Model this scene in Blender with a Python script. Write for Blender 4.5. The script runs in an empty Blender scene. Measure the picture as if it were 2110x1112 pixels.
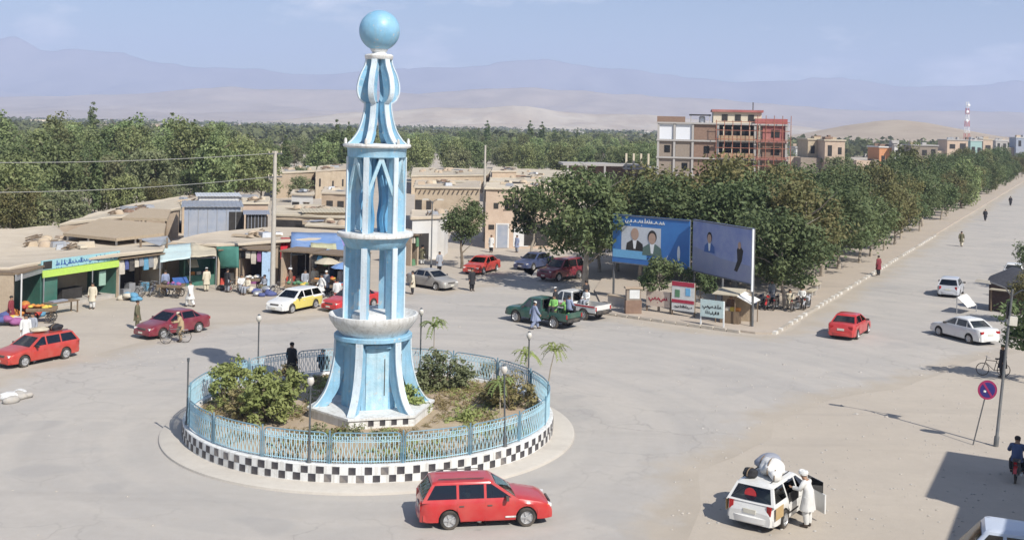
import bpy, bmesh, math, random
import numpy as np
from mathutils import Vector, Matrix

PI = math.pi
R_ = math.radians
SC = bpy.context.scene
COL = SC.collection

# ---------------------------------------------------------------- camera
F_PX, W_PX, H_PX = 2278.0, 2110.0, 1112.0      # focal length and frame of the photograph, in its pixels
HORIZON, ROLL, CAM_H = 257.0, 0.021, 12.8
cam_data = bpy.data.cameras.new('camera')
cam = bpy.data.objects.new('camera', cam_data)
COL.objects.link(cam)
cam_data.sensor_width = 36.0
cam_data.lens = 36.0 * F_PX / W_PX
cam_data.shift_y = -(H_PX / 2 - HORIZON) / W_PX
SC.cycles.volume_bounces = 1
cam_data.clip_start, cam_data.clip_end = 0.3, 40000
CR = Vector((math.cos(ROLL), 0, math.sin(ROLL)))
CU = Vector((-math.sin(ROLL), 0, math.cos(ROLL)))
CF = Vector((0, 1, 0))
M = Matrix.Identity(4)
for i in range(3):
    M[i][0], M[i][1], M[i][2] = CR[i], CU[i], -CF[i]
M[2][3] = CAM_H
cam.matrix_world = M
SC.camera = cam

# ---------------------------------------------------------------- sky, sun, exposure
SUN_AZ = Vector((0.60, -0.80, 0))              # where the sun stands, seen on the ground plan
SUN_EL = R_(43)
world = bpy.data.worlds.new('World'); SC.world = world; world.use_nodes = True
wn, wl = world.node_tree.nodes, world.node_tree.links
wn.clear()
w_out = wn.new('ShaderNodeOutputWorld'); w_bg = wn.new('ShaderNodeBackground')
w_sky = wn.new('ShaderNodeTexSky'); w_sky.sky_type = 'NISHITA'; w_sky.sun_disc = False
w_sky.sun_elevation = SUN_EL
w_sky.sun_rotation = math.atan2(SUN_AZ.x, SUN_AZ.y)
w_sky.air_density, w_sky.dust_density, w_sky.ozone_density = 1.0, 0.5, 4.5
w_bg.inputs['Strength'].default_value = 0.078
# thin broken clouds, spread over the whole sky by direction
w_tc = wn.new('ShaderNodeTexCoord'); w_map = wn.new('ShaderNodeMapping')
w_map.inputs['Scale'].default_value = (2.6, 2.6, 8.0)
w_map.inputs['Location'].default_value = (3.1, 0.4, 0.7)
w_noise = wn.new('ShaderNodeTexNoise'); w_noise.inputs['Scale'].default_value = 2.3
w_noise.inputs['Detail'].default_value = 6; w_noise.inputs['Roughness'].default_value = 0.55
w_ramp = wn.new('ShaderNodeMapRange')
w_ramp.inputs['From Min'].default_value, w_ramp.inputs['From Max'].default_value = 0.54, 0.70
w_ramp.inputs['To Max'].default_value = 0.8
w_mix = wn.new('ShaderNodeMixRGB')
w_mix.inputs['Color2'].default_value = (13.0, 12.8, 12.8, 1)
wl.new(w_tc.outputs['Generated'], w_map.inputs['Vector']); wl.new(w_map.outputs['Vector'], w_noise.inputs['Vector'])
wl.new(w_noise.outputs['Fac'], w_ramp.inputs['Value']); wl.new(w_ramp.outputs['Result'], w_mix.inputs['Fac'])
wl.new(w_sky.outputs['Color'], w_mix.inputs['Color1']); wl.new(w_mix.outputs['Color'], w_bg.inputs['Color'])
wl.new(w_bg.outputs['Background'], w_out.inputs['Surface'])

sun_data = bpy.data.lights.new('sun', 'SUN')
sun_data.energy, sun_data.angle, sun_data.color = 4.9, R_(0.5), (1.0, 0.95, 0.87)
sun = bpy.data.objects.new('sun', sun_data); COL.objects.link(sun)
to_sun = Vector((SUN_AZ.x * math.cos(SUN_EL), SUN_AZ.y * math.cos(SUN_EL), math.sin(SUN_EL)))
sun.rotation_euler = to_sun.to_track_quat('Z', 'Y').to_euler()
sun.location = (60, -60, 80)

SC.view_settings.view_transform = 'Standard'
SC.view_settings.look = 'None'
SC.view_settings.gamma = 1.0
SC.view_settings.use_curve_mapping = False
SC.view_settings.exposure = 0.28
SC.cycles.use_denoising = True
SC.cycles.max_bounces = 6
SC.cycles.transparent_max_bounces = 6

# ---------------------------------------------------------------- survey: photo pixel -> point on a level plane
def G(u, v, z=0.0):
    xc, yc = (u - W_PX / 2) / F_PX, -(v - HORIZON) / F_PX
    d = CF + CR * xc + CU * yc
    t = (z - CAM_H) / d.z
    return Vector((d.x * t, d.y * t, z))
def P(u, v, y):
    """Point at distance y in front of the camera seen at photo pixel (u, v)."""
    xc, yc = (u - W_PX / 2) / F_PX, -(v - HORIZON) / F_PX
    d = CF + CR * xc + CU * yc
    return Vector((d.x * y, y, CAM_H + d.z * y))

# ---------------------------------------------------------------- mesh building
class MB:
    def __init__(self):
        self.v, self.f = [], []
    def add(self, vs, fs):
        n = len(self.v)
        self.v += [tuple(p) for p in vs]
        self.f += [tuple(i + n for i in f) for f in fs]
        return self
    def box(self, c, s, rz=0.0, taper=1.0, rx=0.0, ry=0.0):
        hx, hy, hz = s[0] / 2, s[1] / 2, s[2] / 2
        m = Matrix.Rotation(rz, 3, 'Z') @ Matrix.Rotation(ry, 3, 'Y') @ Matrix.Rotation(rx, 3, 'X')
        c = Vector(c); pts = []
        for z, k in ((-hz, 1.0), (hz, taper)):
            for x, y in ((-hx, -hy), (hx, -hy), (hx, hy), (-hx, hy)):
                pts.append(c + m @ Vector((x * k, y * k, z)))
        return self.add(pts, [(3, 2, 1, 0), (4, 5, 6, 7), (0, 1, 5, 4), (1, 2, 6, 5), (2, 3, 7, 6), (3, 0, 4, 7)])
    def box2(self, a, b):
        return self.box([(a[i] + b[i]) / 2 for i in range(3)], [abs(b[i] - a[i]) for i in range(3)])
    def tube(self, pts, r, n=8, cap=True):
        pts = [Vector(p) for p in pts]
        rs = r if isinstance(r, (list, tuple)) else [r] * len(pts)
        ref = None; vs = []
        for i, p in enumerate(pts):
            t = (pts[min(i + 1, len(pts) - 1)] - pts[max(i - 1, 0)]).normalized()
            if ref is None:
                ref = t.orthogonal().normalized()
            ref = (ref - t * ref.dot(t))
            ref = ref.normalized() if ref.length > 1e-6 else t.orthogonal().normalized()
            b = t.cross(ref)
            for k in range(n):
                a = 2 * PI * k / n
                vs.append(p + (ref * math.cos(a) + b * math.sin(a)) * rs[i])
        fs = []
        for i in range(len(pts) - 1):
            for k in range(n):
                fs.append((i * n + k, i * n + (k + 1) % n, (i + 1) * n + (k + 1) % n, (i + 1) * n + k))
        if cap:
            fs.append(tuple(reversed(range(n)))); m = (len(pts) - 1) * n
            fs.append(tuple(m + k for k in range(n)))
        return self.add(vs, fs)
    def lathe(self, prof, n=24, c=(0, 0, 0), axis='z', a0=0.0):
        vs, fs = [], []
        for r, z in prof:
            for k in range(n):
                a = a0 + 2 * PI * k / n
                x, y = r * math.cos(a), r * math.sin(a)
                p = (x, y, z) if axis == 'z' else (x, z, y) if axis == 'y' else (z, x, y)
                vs.append((p[0] + c[0], p[1] + c[1], p[2] + c[2]))
        flip = axis == 'y'
        for i in range(len(prof) - 1):
            for k in range(n):
                f = (i * n + k, i * n + (k + 1) % n, (i + 1) * n + (k + 1) % n, (i + 1) * n + k)
                fs.append(f[::-1] if flip else f)
        return self.add(vs, fs)
    def prism(self, poly, z0, z1, cap=True):
        n = len(poly)
        vs = [(x, y, z0) for x, y in poly] + [(x, y, z1) for x, y in poly]
        fs = [(k, (k + 1) % n, n + (k + 1) % n, n + k) for k in range(n)]
        if cap:
            fs += [tuple(reversed(range(n))), tuple(range(n, 2 * n))]
        return self.add(vs, fs)
    def loft(self, rings, cap=True, closed=True):
        n = len(rings[0]); vs = [p for r in rings for p in r]; fs = []
        for i in range(len(rings) - 1):
            for k in range(n if closed else n - 1):
                fs.append((i * n + k, i * n + (k + 1) % n, (i + 1) * n + (k + 1) % n, (i + 1) * n + k))
        if cap:
            fs += [tuple(reversed(range(n))), tuple((len(rings) - 1) * n + k for k in range(n))]
        return self.add(vs, fs)
    def slab(self, poly3, t):
        """A flat polygon of 3D points given thickness t against its normal."""
        pts = [Vector(p) for p in poly3]; n = len(pts)
        nrm = Vector((0, 0, 0))
        for i in range(n):
            nrm += (pts[i] - pts[0]).cross(pts[(i + 1) % n] - pts[0])
        nrm.normalize()
        low = [p - nrm * t for p in pts]
        return self.add(low + pts, [tuple(reversed(range(n))), tuple(range(n, 2 * n))] +
                        [(k, (k + 1) % n, n + (k + 1) % n, n + k) for k in range(n)])
    def mesh(self, name, mat, smooth=True, angle=38):
        me = bpy.data.meshes.new(name)
        me.from_pydata(self.v, [], self.f)
        me.update()
        if smooth:
            me.polygons.foreach_set('use_smooth', [True] * len(me.polygons))
            me.set_sharp_from_angle(angle=R_(angle))
        if mat:
            me.materials.append(mat)
        return me
    def build(self, name, mat, parent=None, loc=None, rz=0.0, smooth=True, angle=38):
        return link(name, self.mesh(name, mat, smooth, angle), parent, loc, rz)

def link(name, me, parent=None, loc=None, rz=0.0):
    o = bpy.data.objects.new(name, me); COL.objects.link(o)
    if parent:
        o.parent = parent
    if loc is not None:
        o.location = loc
    if rz:
        o.rotation_euler = (0, 0, rz)
    return o

def tag(o, label=None, cat=None, group=None, kind=None):
    if label: o['label'] = label
    if cat: o['category'] = cat
    if group: o['group'] = group
    if kind: o['kind'] = kind
    return o

def thing(name, label, cat, loc=(0, 0, 0), rz=0.0, group=None):
    o = bpy.data.objects.new(name, None); COL.objects.link(o)
    o.empty_display_size = 0.3
    o.location = loc; o.rotation_euler = (0, 0, rz)
    return tag(o, label, cat, group)

CHILD = {}
def copy_tree(o, parent=None, loc=None, rz=None, scale=None):
    c = o.copy(); COL.objects.link(c); c.parent = parent
    if loc is not None: c.location = loc
    if rz is not None: c.rotation_euler = (0, 0, rz)
    if scale is not None: c.scale = scale if hasattr(scale, '__len__') else (scale,) * 3
    for ch in list(o.children):
        if not ch.name.startswith('\0'):
            copy_tree(ch, c)
    return c

def np_mesh(name, verts, quads, mat, smooth=False):
    me = bpy.data.meshes.new(name)
    verts = np.asarray(verts, dtype=np.float32); quads = np.asarray(quads, dtype=np.int32)
    k = quads.shape[1]
    me.vertices.add(len(verts)); me.vertices.foreach_set('co', verts.ravel())
    me.loops.add(quads.size); me.loops.foreach_set('vertex_index', quads.ravel())
    me.polygons.add(len(quads))
    me.polygons.foreach_set('loop_start', np.arange(0, quads.size, k, dtype=np.int32))
    me.update(calc_edges=True)
    if smooth:
        me.polygons.foreach_set('use_smooth', [True] * len(quads))
    if mat: me.materials.append(mat)
    return me

# ---------------------------------------------------------------- materials
MATS = {}
def mat(name, col, rough=0.7, var=0.12, scale=6.0, metal=0.0, bump=0.0, bscale=None, dust=0.0, dustcol=(0.45, 0.38, 0.29),
        spec=0.5, coords='Object', col2=None, trans=0.0, objvar=0.0, coat=0.0, stretch=None, detail=5, dustscale=None, streak=0.0, streakcol=(0.30, 0.27, 0.22)):
    if name in MATS: return MATS[name]
    m = bpy.data.materials.new(name); m.use_nodes = True
    nt = m.node_tree; n, l = nt.nodes, nt.links
    b = n['Principled BSDF']
    b.inputs['Roughness'].default_value = rough
    b.inputs['Metallic'].default_value = metal
    b.inputs['Specular IOR Level'].default_value = spec
    if coat: b.inputs['Coat Weight'].default_value = coat; b.inputs['Coat Roughness'].default_value = 0.08
    tc = n.new('ShaderNodeTexCoord'); vec = tc.outputs[coords]
    if stretch:
        mp = n.new('ShaderNodeMapping'); mp.inputs['Scale'].default_value = stretch
        l.new(vec, mp.inputs['Vector']); vec = mp.outputs['Vector']
    no = n.new('ShaderNodeTexNoise'); no.inputs['Scale'].default_value = scale; no.inputs['Detail'].default_value = detail
    no.inputs['Roughness'].default_value = 0.62
    l.new(vec, no.inputs['Vector'])
    c = Vector(col[:3]); c2 = Vector(col2[:3]) if col2 else None
    mr = n.new('ShaderNodeMapRange'); mr.inputs['From Min'].default_value, mr.inputs['From Max'].default_value = 0.28, 0.72
    l.new(no.outputs['Fac'], mr.inputs['Value'])
    mx = n.new('ShaderNodeMixRGB')
    if c2 is None:
        mx.inputs['Color1'].default_value = (*(c * (1 - var)), 1); mx.inputs['Color2'].default_value = (*(c * (1 + var)), 1)
    else:
        mx.inputs['Color1'].default_value = (*c, 1); mx.inputs['Color2'].default_value = (*c2, 1)
    l.new(mr.outputs['Result'], mx.inputs['Fac'])
    out = mx.outputs['Color']
    if objvar:
        oi = n.new('ShaderNodeObjectInfo'); hs = n.new('ShaderNodeHueSaturation')
        m1 = n.new('ShaderNodeMapRange'); m1.inputs['To Min'].default_value, m1.inputs['To Max'].default_value = 1 - objvar, 1 + objvar
        m2 = n.new('ShaderNodeMapRange'); m2.inputs['To Min'].default_value, m2.inputs['To Max'].default_value = 0.5 - objvar * 0.09, 0.5 + objvar * 0.06
        ml = n.new('ShaderNodeMath'); ml.operation = 'MULTIPLY'; ml.inputs[1].default_value = 7.13
        fr = n.new('ShaderNodeMath'); fr.operation = 'FRACT'
        l.new(oi.outputs['Random'], m1.inputs['Value']); l.new(oi.outputs['Random'], ml.inputs[0]); l.new(ml.outputs[0], fr.inputs[0])
        l.new(fr.outputs[0], m2.inputs['Value'])
        l.new(m1.outputs['Result'], hs.inputs['Value']); l.new(m2.outputs['Result'], hs.inputs['Hue'])
        l.new(out, hs.inputs['Color']); out = hs.outputs['Color']
    if dust:
        nd = n.new('ShaderNodeTexNoise'); nd.inputs['Scale'].default_value = dustscale or scale * 0.35; nd.inputs['Detail'].default_value = 6
        l.new(vec, nd.inputs['Vector'])
        md = n.new('ShaderNodeMapRange'); md.inputs['From Min'].default_value, md.inputs['From Max'].default_value = 0.35, 0.75
        md.inputs['To Max'].default_value = dust
        l.new(nd.outputs['Fac'], md.inputs['Value'])
        mm = n.new('ShaderNodeMixRGB'); mm.inputs['Color2'].default_value = (*dustcol, 1)
        l.new(md.outputs['Result'], mm.inputs['Fac']); l.new(out, mm.inputs['Color1']); out = mm.outputs['Color']
    if streak:                                                   # rain streaks and grime running down
        sm = n.new('ShaderNodeMapping'); sm.inputs['Scale'].default_value = (7, 7, 0.45); l.new(tc.outputs[coords], sm.inputs['Vector'])
        sn = n.new('ShaderNodeTexNoise'); sn.inputs['Scale'].default_value = 1.0; sn.inputs['Detail'].default_value = 6; l.new(sm.outputs['Vector'], sn.inputs['Vector'])
        sr = n.new('ShaderNodeMapRange'); sr.inputs['From Min'].default_value, sr.inputs['From Max'].default_value = 0.48, 0.78; sr.inputs['To Max'].default_value = streak
        l.new(sn.outputs['Fac'], sr.inputs['Value'])
        mx2 = n.new('ShaderNodeMixRGB'); mx2.inputs['Color2'].default_value = (*streakcol, 1)
        l.new(sr.outputs['Result'], mx2.inputs['Fac']); l.new(out, mx2.inputs['Color1']); out = mx2.outputs['Color']
        cn = n.new('ShaderNodeTexNoise'); cn.inputs['Scale'].default_value = 5.0; cn.inputs['Detail'].default_value = 8; l.new(tc.outputs[coords], cn.inputs['Vector'])
        cr = n.new('ShaderNodeMapRange'); cr.inputs['From Min'].default_value, cr.inputs['From Max'].default_value = 0.63, 0.67; cr.inputs['To Max'].default_value = 0.6
        l.new(cn.outputs['Fac'], cr.inputs['Value'])
        mx3 = n.new('ShaderNodeMixRGB'); mx3.inputs['Color2'].default_value = (0.52, 0.50, 0.46, 1)       # chips showing bare plaster
        l.new(cr.outputs['Result'], mx3.inputs['Fac']); l.new(out, mx3.inputs['Color1']); out = mx3.outputs['Color']
    l.new(out, b.inputs['Base Color'])
    if bump:
        nb = n.new('ShaderNodeTexNoise'); nb.inputs['Scale'].default_value = bscale or scale * 3; nb.inputs['Detail'].default_value = 4
        l.new(vec, nb.inputs['Vector'])
        bp = n.new('ShaderNodeBump'); bp.inputs['Strength'].default_value = bump; bp.inputs['Distance'].default_value = 0.05
        l.new(nb.outputs['Fac'], bp.inputs['Height']); l.new(bp.outputs['Normal'], b.inputs['Normal'])
    if trans:
        tr = n.new('ShaderNodeBsdfTranslucent'); l.new(out, tr.inputs['Color'])
        ms = n.new('ShaderNodeMixShader'); ms.inputs['Fac'].default_value = trans
        l.new(b.outputs['BSDF'], ms.inputs[1]); l.new(tr.outputs['BSDF'], ms.inputs[2])
        l.new(ms.outputs['Shader'], n['Material Output'].inputs['Surface'])
    MATS[name] = m
    return m

def paint(name, col, rough=0.28, dust=0.13):
    return mat('paint_' + name, col, rough=rough, var=0.04, scale=1.2, dust=dust, dustscale=2.2, coat=0.5)
M_GLASS = mat('window_glass', (0.012, 0.014, 0.016), rough=0.06, var=0.2, scale=1.0, spec=0.6, dust=0.04)
def clear_glass(name, tint):
    m = bpy.data.materials.new(name); m.use_nodes = True; n, l = m.node_tree.nodes, m.node_tree.links; n.clear()
    o = n.new('ShaderNodeOutputMaterial'); t = n.new('ShaderNodeBsdfTransparent'); t.inputs['Color'].default_value = (*tint, 1)
    g_ = n.new('ShaderNodeBsdfGlossy'); g_.inputs['Roughness'].default_value = 0.04; f = n.new('ShaderNodeFresnel'); f.inputs['IOR'].default_value = 1.6
    a = n.new('ShaderNodeMath'); a.operation = 'ADD'; a.inputs[1].default_value = 0.05; s = n.new('ShaderNodeMixShader')
    l.new(f.outputs[0], a.inputs[0]); l.new(a.outputs[0], s.inputs['Fac']); l.new(t.outputs[0], s.inputs[1]); l.new(g_.outputs[0], s.inputs[2]); l.new(s.outputs[0], o.inputs['Surface'])
    return m
M_CLEAR = clear_glass('car_glass', (0.36, 0.40, 0.40))
M_SEAT = mat('seat_cloth', (0.16, 0.15, 0.145), rough=0.9, var=0.2)
M_RUBBER = mat('rubber', (0.02, 0.02, 0.02), rough=0.85, dust=0.5, dustcol=(0.25, 0.21, 0.17), scale=4)
M_ALLOY = mat('alloy', (0.55, 0.56, 0.57), rough=0.35, metal=0.6, dust=0.2)
M_BLACK = mat('black_trim', (0.025, 0.025, 0.028), rough=0.6, dust=0.25)
M_LAMP = mat('lamp_lens', (0.75, 0.75, 0.72), rough=0.12, var=0.1)
M_TAIL = mat('tail_lens', (0.35, 0.012, 0.015), rough=0.15)
M_AMBER = mat('amber_lens', (0.7, 0.28, 0.04), rough=0.15)
M_PLATE = mat('plate', (0.6, 0.58, 0.5), rough=0.5)
M_WHITE = mat('white_paint', (0.74, 0.75, 0.74), rough=0.6, var=0.07, scale=3.0, dust=0.38, dustcol=(0.52, 0.46, 0.38), dustscale=1.1, bump=0.25, bscale=14, streak=0.6)
M_BLUE = mat('blue_paint', (0.22, 0.45, 0.62), rough=0.6, var=0.16, scale=2.5, dust=0.55, dustcol=(0.46, 0.58, 0.64), dustscale=1.1, bump=0.25, bscale=14, streak=0.6, streakcol=(0.20, 0.30, 0.38))
M_TRIM = mat('trim_paint', (0.62, 0.70, 0.75), rough=0.65, var=0.1, scale=3.0, dust=0.45, dustcol=(0.50, 0.60, 0.66), dustscale=1.3, bump=0.25, bscale=14, streak=0.6, streakcol=(0.34, 0.40, 0.44))
M_BALL = mat('ball_paint', (0.21, 0.44, 0.62), rough=0.42, var=0.07, scale=2.0, dust=0.3, dustcol=(0.42, 0.58, 0.66), dustscale=1.8, streak=0.6, streakcol=(0.25, 0.38, 0.46), bump=0.2, bscale=7)
M_CONC = mat('concrete', (0.42, 0.40, 0.37), rough=0.9, var=0.14, scale=3.0, bump=0.25, dust=0.5)
M_STEEL = mat('grey_steel', (0.12, 0.13, 0.14), rough=0.55, metal=0.3, dust=0.25)
M_WOOD = mat('weathered_wood', (0.20, 0.145, 0.095), rough=0.85, var=0.25, scale=2.0, stretch=(8, 8, 1), bump=0.2)
M_POLE = mat('pole_concrete', (0.46, 0.43, 0.38), rough=0.9, var=0.12, scale=3.0, dust=0.3)
# ================================================================ TERRAIN AND ROADS
SAND = (0.465, 0.41, 0.34)
def ground_material(name, c1, c2, c3, fine=2.2, edge=None):
    """Dusty ground: broad patches, finer mottling, grit and a few darker stains; edge: colour the rim fades to."""
    m = bpy.data.materials.new(name); m.use_nodes = True
    n, l = m.node_tree.nodes, m.node_tree.links
    b = n['Principled BSDF']; b.inputs['Roughness'].default_value = 0.95; b.inputs['Specular IOR Level'].default_value = 0.2
    tc = n.new('ShaderNodeTexCoord')
    def noise(s, d=6, st=None, rough=0.6):
        x = n.new('ShaderNodeTexNoise'); x.inputs['Scale'].default_value = s; x.inputs['Detail'].default_value = d
        x.inputs['Roughness'].default_value = rough
        if st:
            mp = n.new('ShaderNodeMapping'); mp.inputs['Scale'].default_value = st[0]; mp.inputs['Rotation'].default_value = (0, 0, st[1])
            l.new(tc.outputs['Object'], mp.inputs['Vector']); l.new(mp.outputs['Vector'], x.inputs['Vector'])
        else:
            l.new(tc.outputs['Object'], x.inputs['Vector'])
        return x.outputs['Fac']
    def ramp(v, a, bb, lo=0, hi=1):
        r = n.new('ShaderNodeMapRange'); r.inputs['From Min'].default_value, r.inputs['From Max'].default_value = a, bb
        r.inputs['To Min'].default_value, r.inputs['To Max'].default_value = lo, hi
        l.new(v, r.inputs['Value']); return r.outputs['Result']
    def mix(f, a, bb, mode='MIX'):
        x = n.new('ShaderNodeMixRGB'); x.blend_type = mode
        for s, k in ((f, 'Fac'), (a, 'Color1'), (bb, 'Color2')):
            if isinstance(s, (int, float)): x.inputs[k].default_value = s
            elif isinstance(s, tuple): x.inputs[k].default_value = (*s, 1)
            else: l.new(s, x.inputs[k])
        return x.outputs['Color']
    c = mix(ramp(noise(0.055, 5), 0.35, 0.65), c1, c2)
    c = mix(ramp(noise(0.30, 6), 0.40, 0.72, 0, 0.65), c, c3)
    c = mix(ramp(noise(fine, 8, rough=0.7), 0.3, 0.7, 0, 0.35), c, mix(0.5, c2, (0.25, 0.21, 0.17)))
    # wheel tracks: long stretched streaks
    c = mix(ramp(noise(0.5, 4, ((0.08, 1.0, 1), 1.05)), 0.55, 0.75, 0, 0.22), c, (0.22, 0.20, 0.185))
    c = mix(ramp(noise(0.9, 3), 0.70, 0.76, 0, 0.30), c, (0.16, 0.145, 0.13))
    if edge:                                                     # cracks
        vo = n.new('ShaderNodeTexVoronoi'); vo.feature = 'DISTANCE_TO_EDGE'; vo.inputs['Scale'].default_value = 0.33
        wv = n.new('ShaderNodeMixRGB'); wv.inputs['Fac'].default_value = 0.12; nz_ = n.new('ShaderNodeTexNoise'); nz_.inputs['Scale'].default_value = 0.9; nz_.inputs['Detail'].default_value = 5
        l.new(tc.outputs['Object'], nz_.inputs['Vector']); l.new(tc.outputs['Object'], wv.inputs['Color1']); sc_ = n.new('ShaderNodeVectorMath'); sc_.operation = 'SCALE'; sc_.inputs['Scale'].default_value = 14
        l.new(nz_.outputs['Color'], sc_.inputs[0]); ad = n.new('ShaderNodeVectorMath'); ad.operation = 'ADD'; l.new(tc.outputs['Object'], ad.inputs[0]); 
        sc_.inputs['Scale'].default_value = 1.6; l.new(sc_.outputs['Vector'], ad.inputs[1]); l.new(ad.outputs['Vector'], vo.inputs['Vector'])
        ck = n.new('ShaderNodeMath'); ck.operation = 'MULTIPLY'; l.new(ramp(vo.outputs['Distance'], 0.0, 0.022, 0.30, 0), ck.inputs[0]); l.new(ramp(noise(0.12, 3), 0.42, 0.6), ck.inputs[1])
        c = mix(ck.outputs[0], c, (0.16, 0.15, 0.14))
        c = mix(ramp(noise(0.16, 2), 0.60, 0.63, 0, 0.35), c, (0.32, 0.31, 0.30))        # darker patched areas
    if edge:
        # lanes worn round the island: noise stretched along the circle
        sx = n.new('ShaderNodeVectorMath'); sx.operation = 'SUBTRACT'; sx.inputs[1].default_value = (*tuple(G(765, 880))[:2], 0); l.new(tc.outputs['Object'], sx.inputs[0])
        ln = n.new('ShaderNodeVectorMath'); ln.operation = 'LENGTH'; l.new(sx.outputs['Vector'], ln.inputs[0])
        sp_ = n.new('ShaderNodeSeparateXYZ'); l.new(sx.outputs['Vector'], sp_.inputs[0])
        an = n.new('ShaderNodeMath'); an.operation = 'ARCTAN2'; l.new(sp_.outputs['Y'], an.inputs[0]); l.new(sp_.outputs['X'], an.inputs[1])
        cb_ = n.new('ShaderNodeCombineXYZ'); l.new(ln.outputs['Value'], cb_.inputs['X']); l.new(an.outputs[0], cb_.inputs['Y'])
        tn = n.new('ShaderNodeTexNoise'); tn.inputs['Scale'].default_value = 0.85; tn.inputs['Detail'].default_value = 5; l.new(cb_.outputs[0], tn.inputs['Vector'])
        c = mix(ramp(tn.outputs['Fac'], 0.45, 0.72, 0, 0.22), c, (0.30, 0.285, 0.27))
        c = mix(ramp(tn.outputs['Fac'], 0.28, 0.48, 0.25, 0), c, (0.53, 0.485, 0.42))
        at = n.new('ShaderNodeAttribute'); at.attribute_name = 'rim'
        add = n.new('ShaderNodeMath'); add.operation = 'ADD'
        l.new(at.outputs['Fac'], add.inputs[0]); l.new(ramp(noise(0.55, 6), 0.2, 0.8, -0.55, 0.55), add.inputs[1])
        c = mix(ramp(add.outputs[0], 0.25, 0.8), c, mix(ramp(noise(0.4, 6), 0.3, 0.7), edge, tuple(k * 0.84 for k in edge)))
    l.new(c, b.inputs['Base Color'])
    bp = n.new('ShaderNodeBump'); bp.inputs['Strength'].default_value = 0.35; bp.inputs['Distance'].default_value = 0.03
    l.new(noise(9.0, 5), bp.inputs['Height']); l.new(bp.outputs['Normal'], b.inputs['Normal'])
    MATS[name] = m
    return m
M_GROUND = ground_material('dusty_ground', SAND, (0.505, 0.45, 0.38), (0.415, 0.37, 0.315))
M_ASPHALT = ground_material('worn_asphalt', (0.44, 0.415, 0.385), (0.49, 0.455, 0.41), (0.385, 0.37, 0.35), edge=SAND)
M_PAVE = ground_material('pavement_dust', (0.50, 0.43, 0.355), (0.47, 0.405, 0.335), (0.42, 0.365, 0.31), fine=4.0)

g = MB(); g.add([(-9000, -600, 0), (9000, -600, 0), (9000, 11500, 0), (-9000, 11500, 0)], [(0, 1, 2, 3)])
tag(g.build('ground', M_GROUND), kind='structure')

ROAD_DIR = Vector((0.468, 0.884, 0)).normalized()
ROAD_N = Vector((ROAD_DIR.y, -ROAD_DIR.x, 0))
KERB_A = G(1598, 690)
ROAD_R = KERB_A + ROAD_N * 17.0
def flat_sheet(name, pts, z, material, inset=2.6, seg=2.5, jitter=0.5):
    rnd = random.Random(5)
    ring = []
    for i, p in enumerate(pts):
        q = pts[(i + 1) % len(pts)]
        k = max(1, min(60, int((Vector(q[:2]) - Vector(p[:2])).length / seg)))
        for j in range(k):
            t = j / k
            ring.append((p[0] + (q[0] - p[0]) * t + rnd.uniform(-jitter, jitter), p[1] + (q[1] - p[1]) * t + rnd.uniform(-jitter, jitter), z))
    bm = bmesh.new()
    f = bm.faces.new([bm.verts.new(p) for p in ring])
    bm.normal_update()
    if f.normal.z < 0: f.normal_flip()
    lay = bm.verts.layers.float.new('rim')
    for v in bm.verts: v[lay] = 1.0
    if inset:
        n0 = set(bm.verts)
        bmesh.ops.inset_region(bm, faces=[f], thickness=inset, use_boundary=True, use_even_offset=True)
        inner = max(bm.faces, key=lambda x: len(x.verts))
        for v in inner.verts: v[lay] = 0.0
    bmesh.ops.triangulate(bm, faces=[x for x in bm.faces if len(x.verts) > 4])
    me = bpy.data.meshes.new(name); bm.to_mesh(me); bm.free(); me.materials.append(material)
    return tag(link(name, me), kind='structure')
rd = [G(-700, 1400), G(1290, 1400), G(1390, 1112), G(1470, 975), G(1650, 850)]
rd += [ROAD_R + ROAD_DIR * 12, ROAD_R + ROAD_DIR * 60, ROAD_R + ROAD_DIR * 900, KERB_A + ROAD_DIR * 900, KERB_A + ROAD_DIR * 120, KERB_A + ROAD_DIR * 40, KERB_A,
       G(1560, 693), G(1400, 672), G(1245, 650), G(1210, 600), G(1150, 560), G(1130, 535), G(1075, 533), G(1000, 585), G(900, 600), G(850, 600),
       G(700, 645), G(440, 662), G(290, 706), G(0, 780), G(-700, 930)]
flat_sheet('road', rd, 0.004, M_ASPHALT)

# raised pavement of the tree-lined block, with its kerbs
pv = [G(1247, 646), G(1400, 667), G(1556, 688), KERB_A - ROAD_N * 0.25, KERB_A - ROAD_N * 0.25 + ROAD_DIR * 420, KERB_A - ROAD_N * 9 + ROAD_DIR * 420,
      KERB_A - ROAD_N * 16 + ROAD_DIR * 60, G(1250, 560), G(1225, 600)]
m = MB(); m.prism([(p.x, p.y) for p in pv], 0.0, 0.13)
pave = tag(m.build('pavement', M_PAVE, smooth=False), kind='structure')
M_KERBW = mat('kerb_white', (0.66, 0.65, 0.61), rough=0.8, var=0.12, scale=5, dust=0.6)
M_KERBG = mat('kerb_grey', (0.40, 0.365, 0.315), rough=0.9, var=0.18, scale=5, dust=0.5)
stone = MB().box((0, 0, 0.08), (0.26, 0.62, 0.2), taper=0.9)
s_w, s_g = stone.mesh('kerb_stone', M_KERBW), stone.mesh('kerb_stone', M_KERBG)
rnd = random.Random(3)
kz = math.atan2(ROAD_DIR.y, ROAD_DIR.x) - PI / 2
for i in range(120):
    p = KERB_A + ROAD_DIR * (0.4 + i * 0.66) - ROAD_N * 0.12
    o = link('kerb_stone', s_w if (i % 2 == 0 and rnd.random() < 0.85) else s_g, pave, (p.x, p.y, rnd.uniform(-0.03, 0.02)), kz + rnd.uniform(-0.06, 0.06))
e0, e1 = G(1247, 648), G(1552, 690)
dv = (e1 - e0); L = dv.length; dv.normalize()
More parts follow.
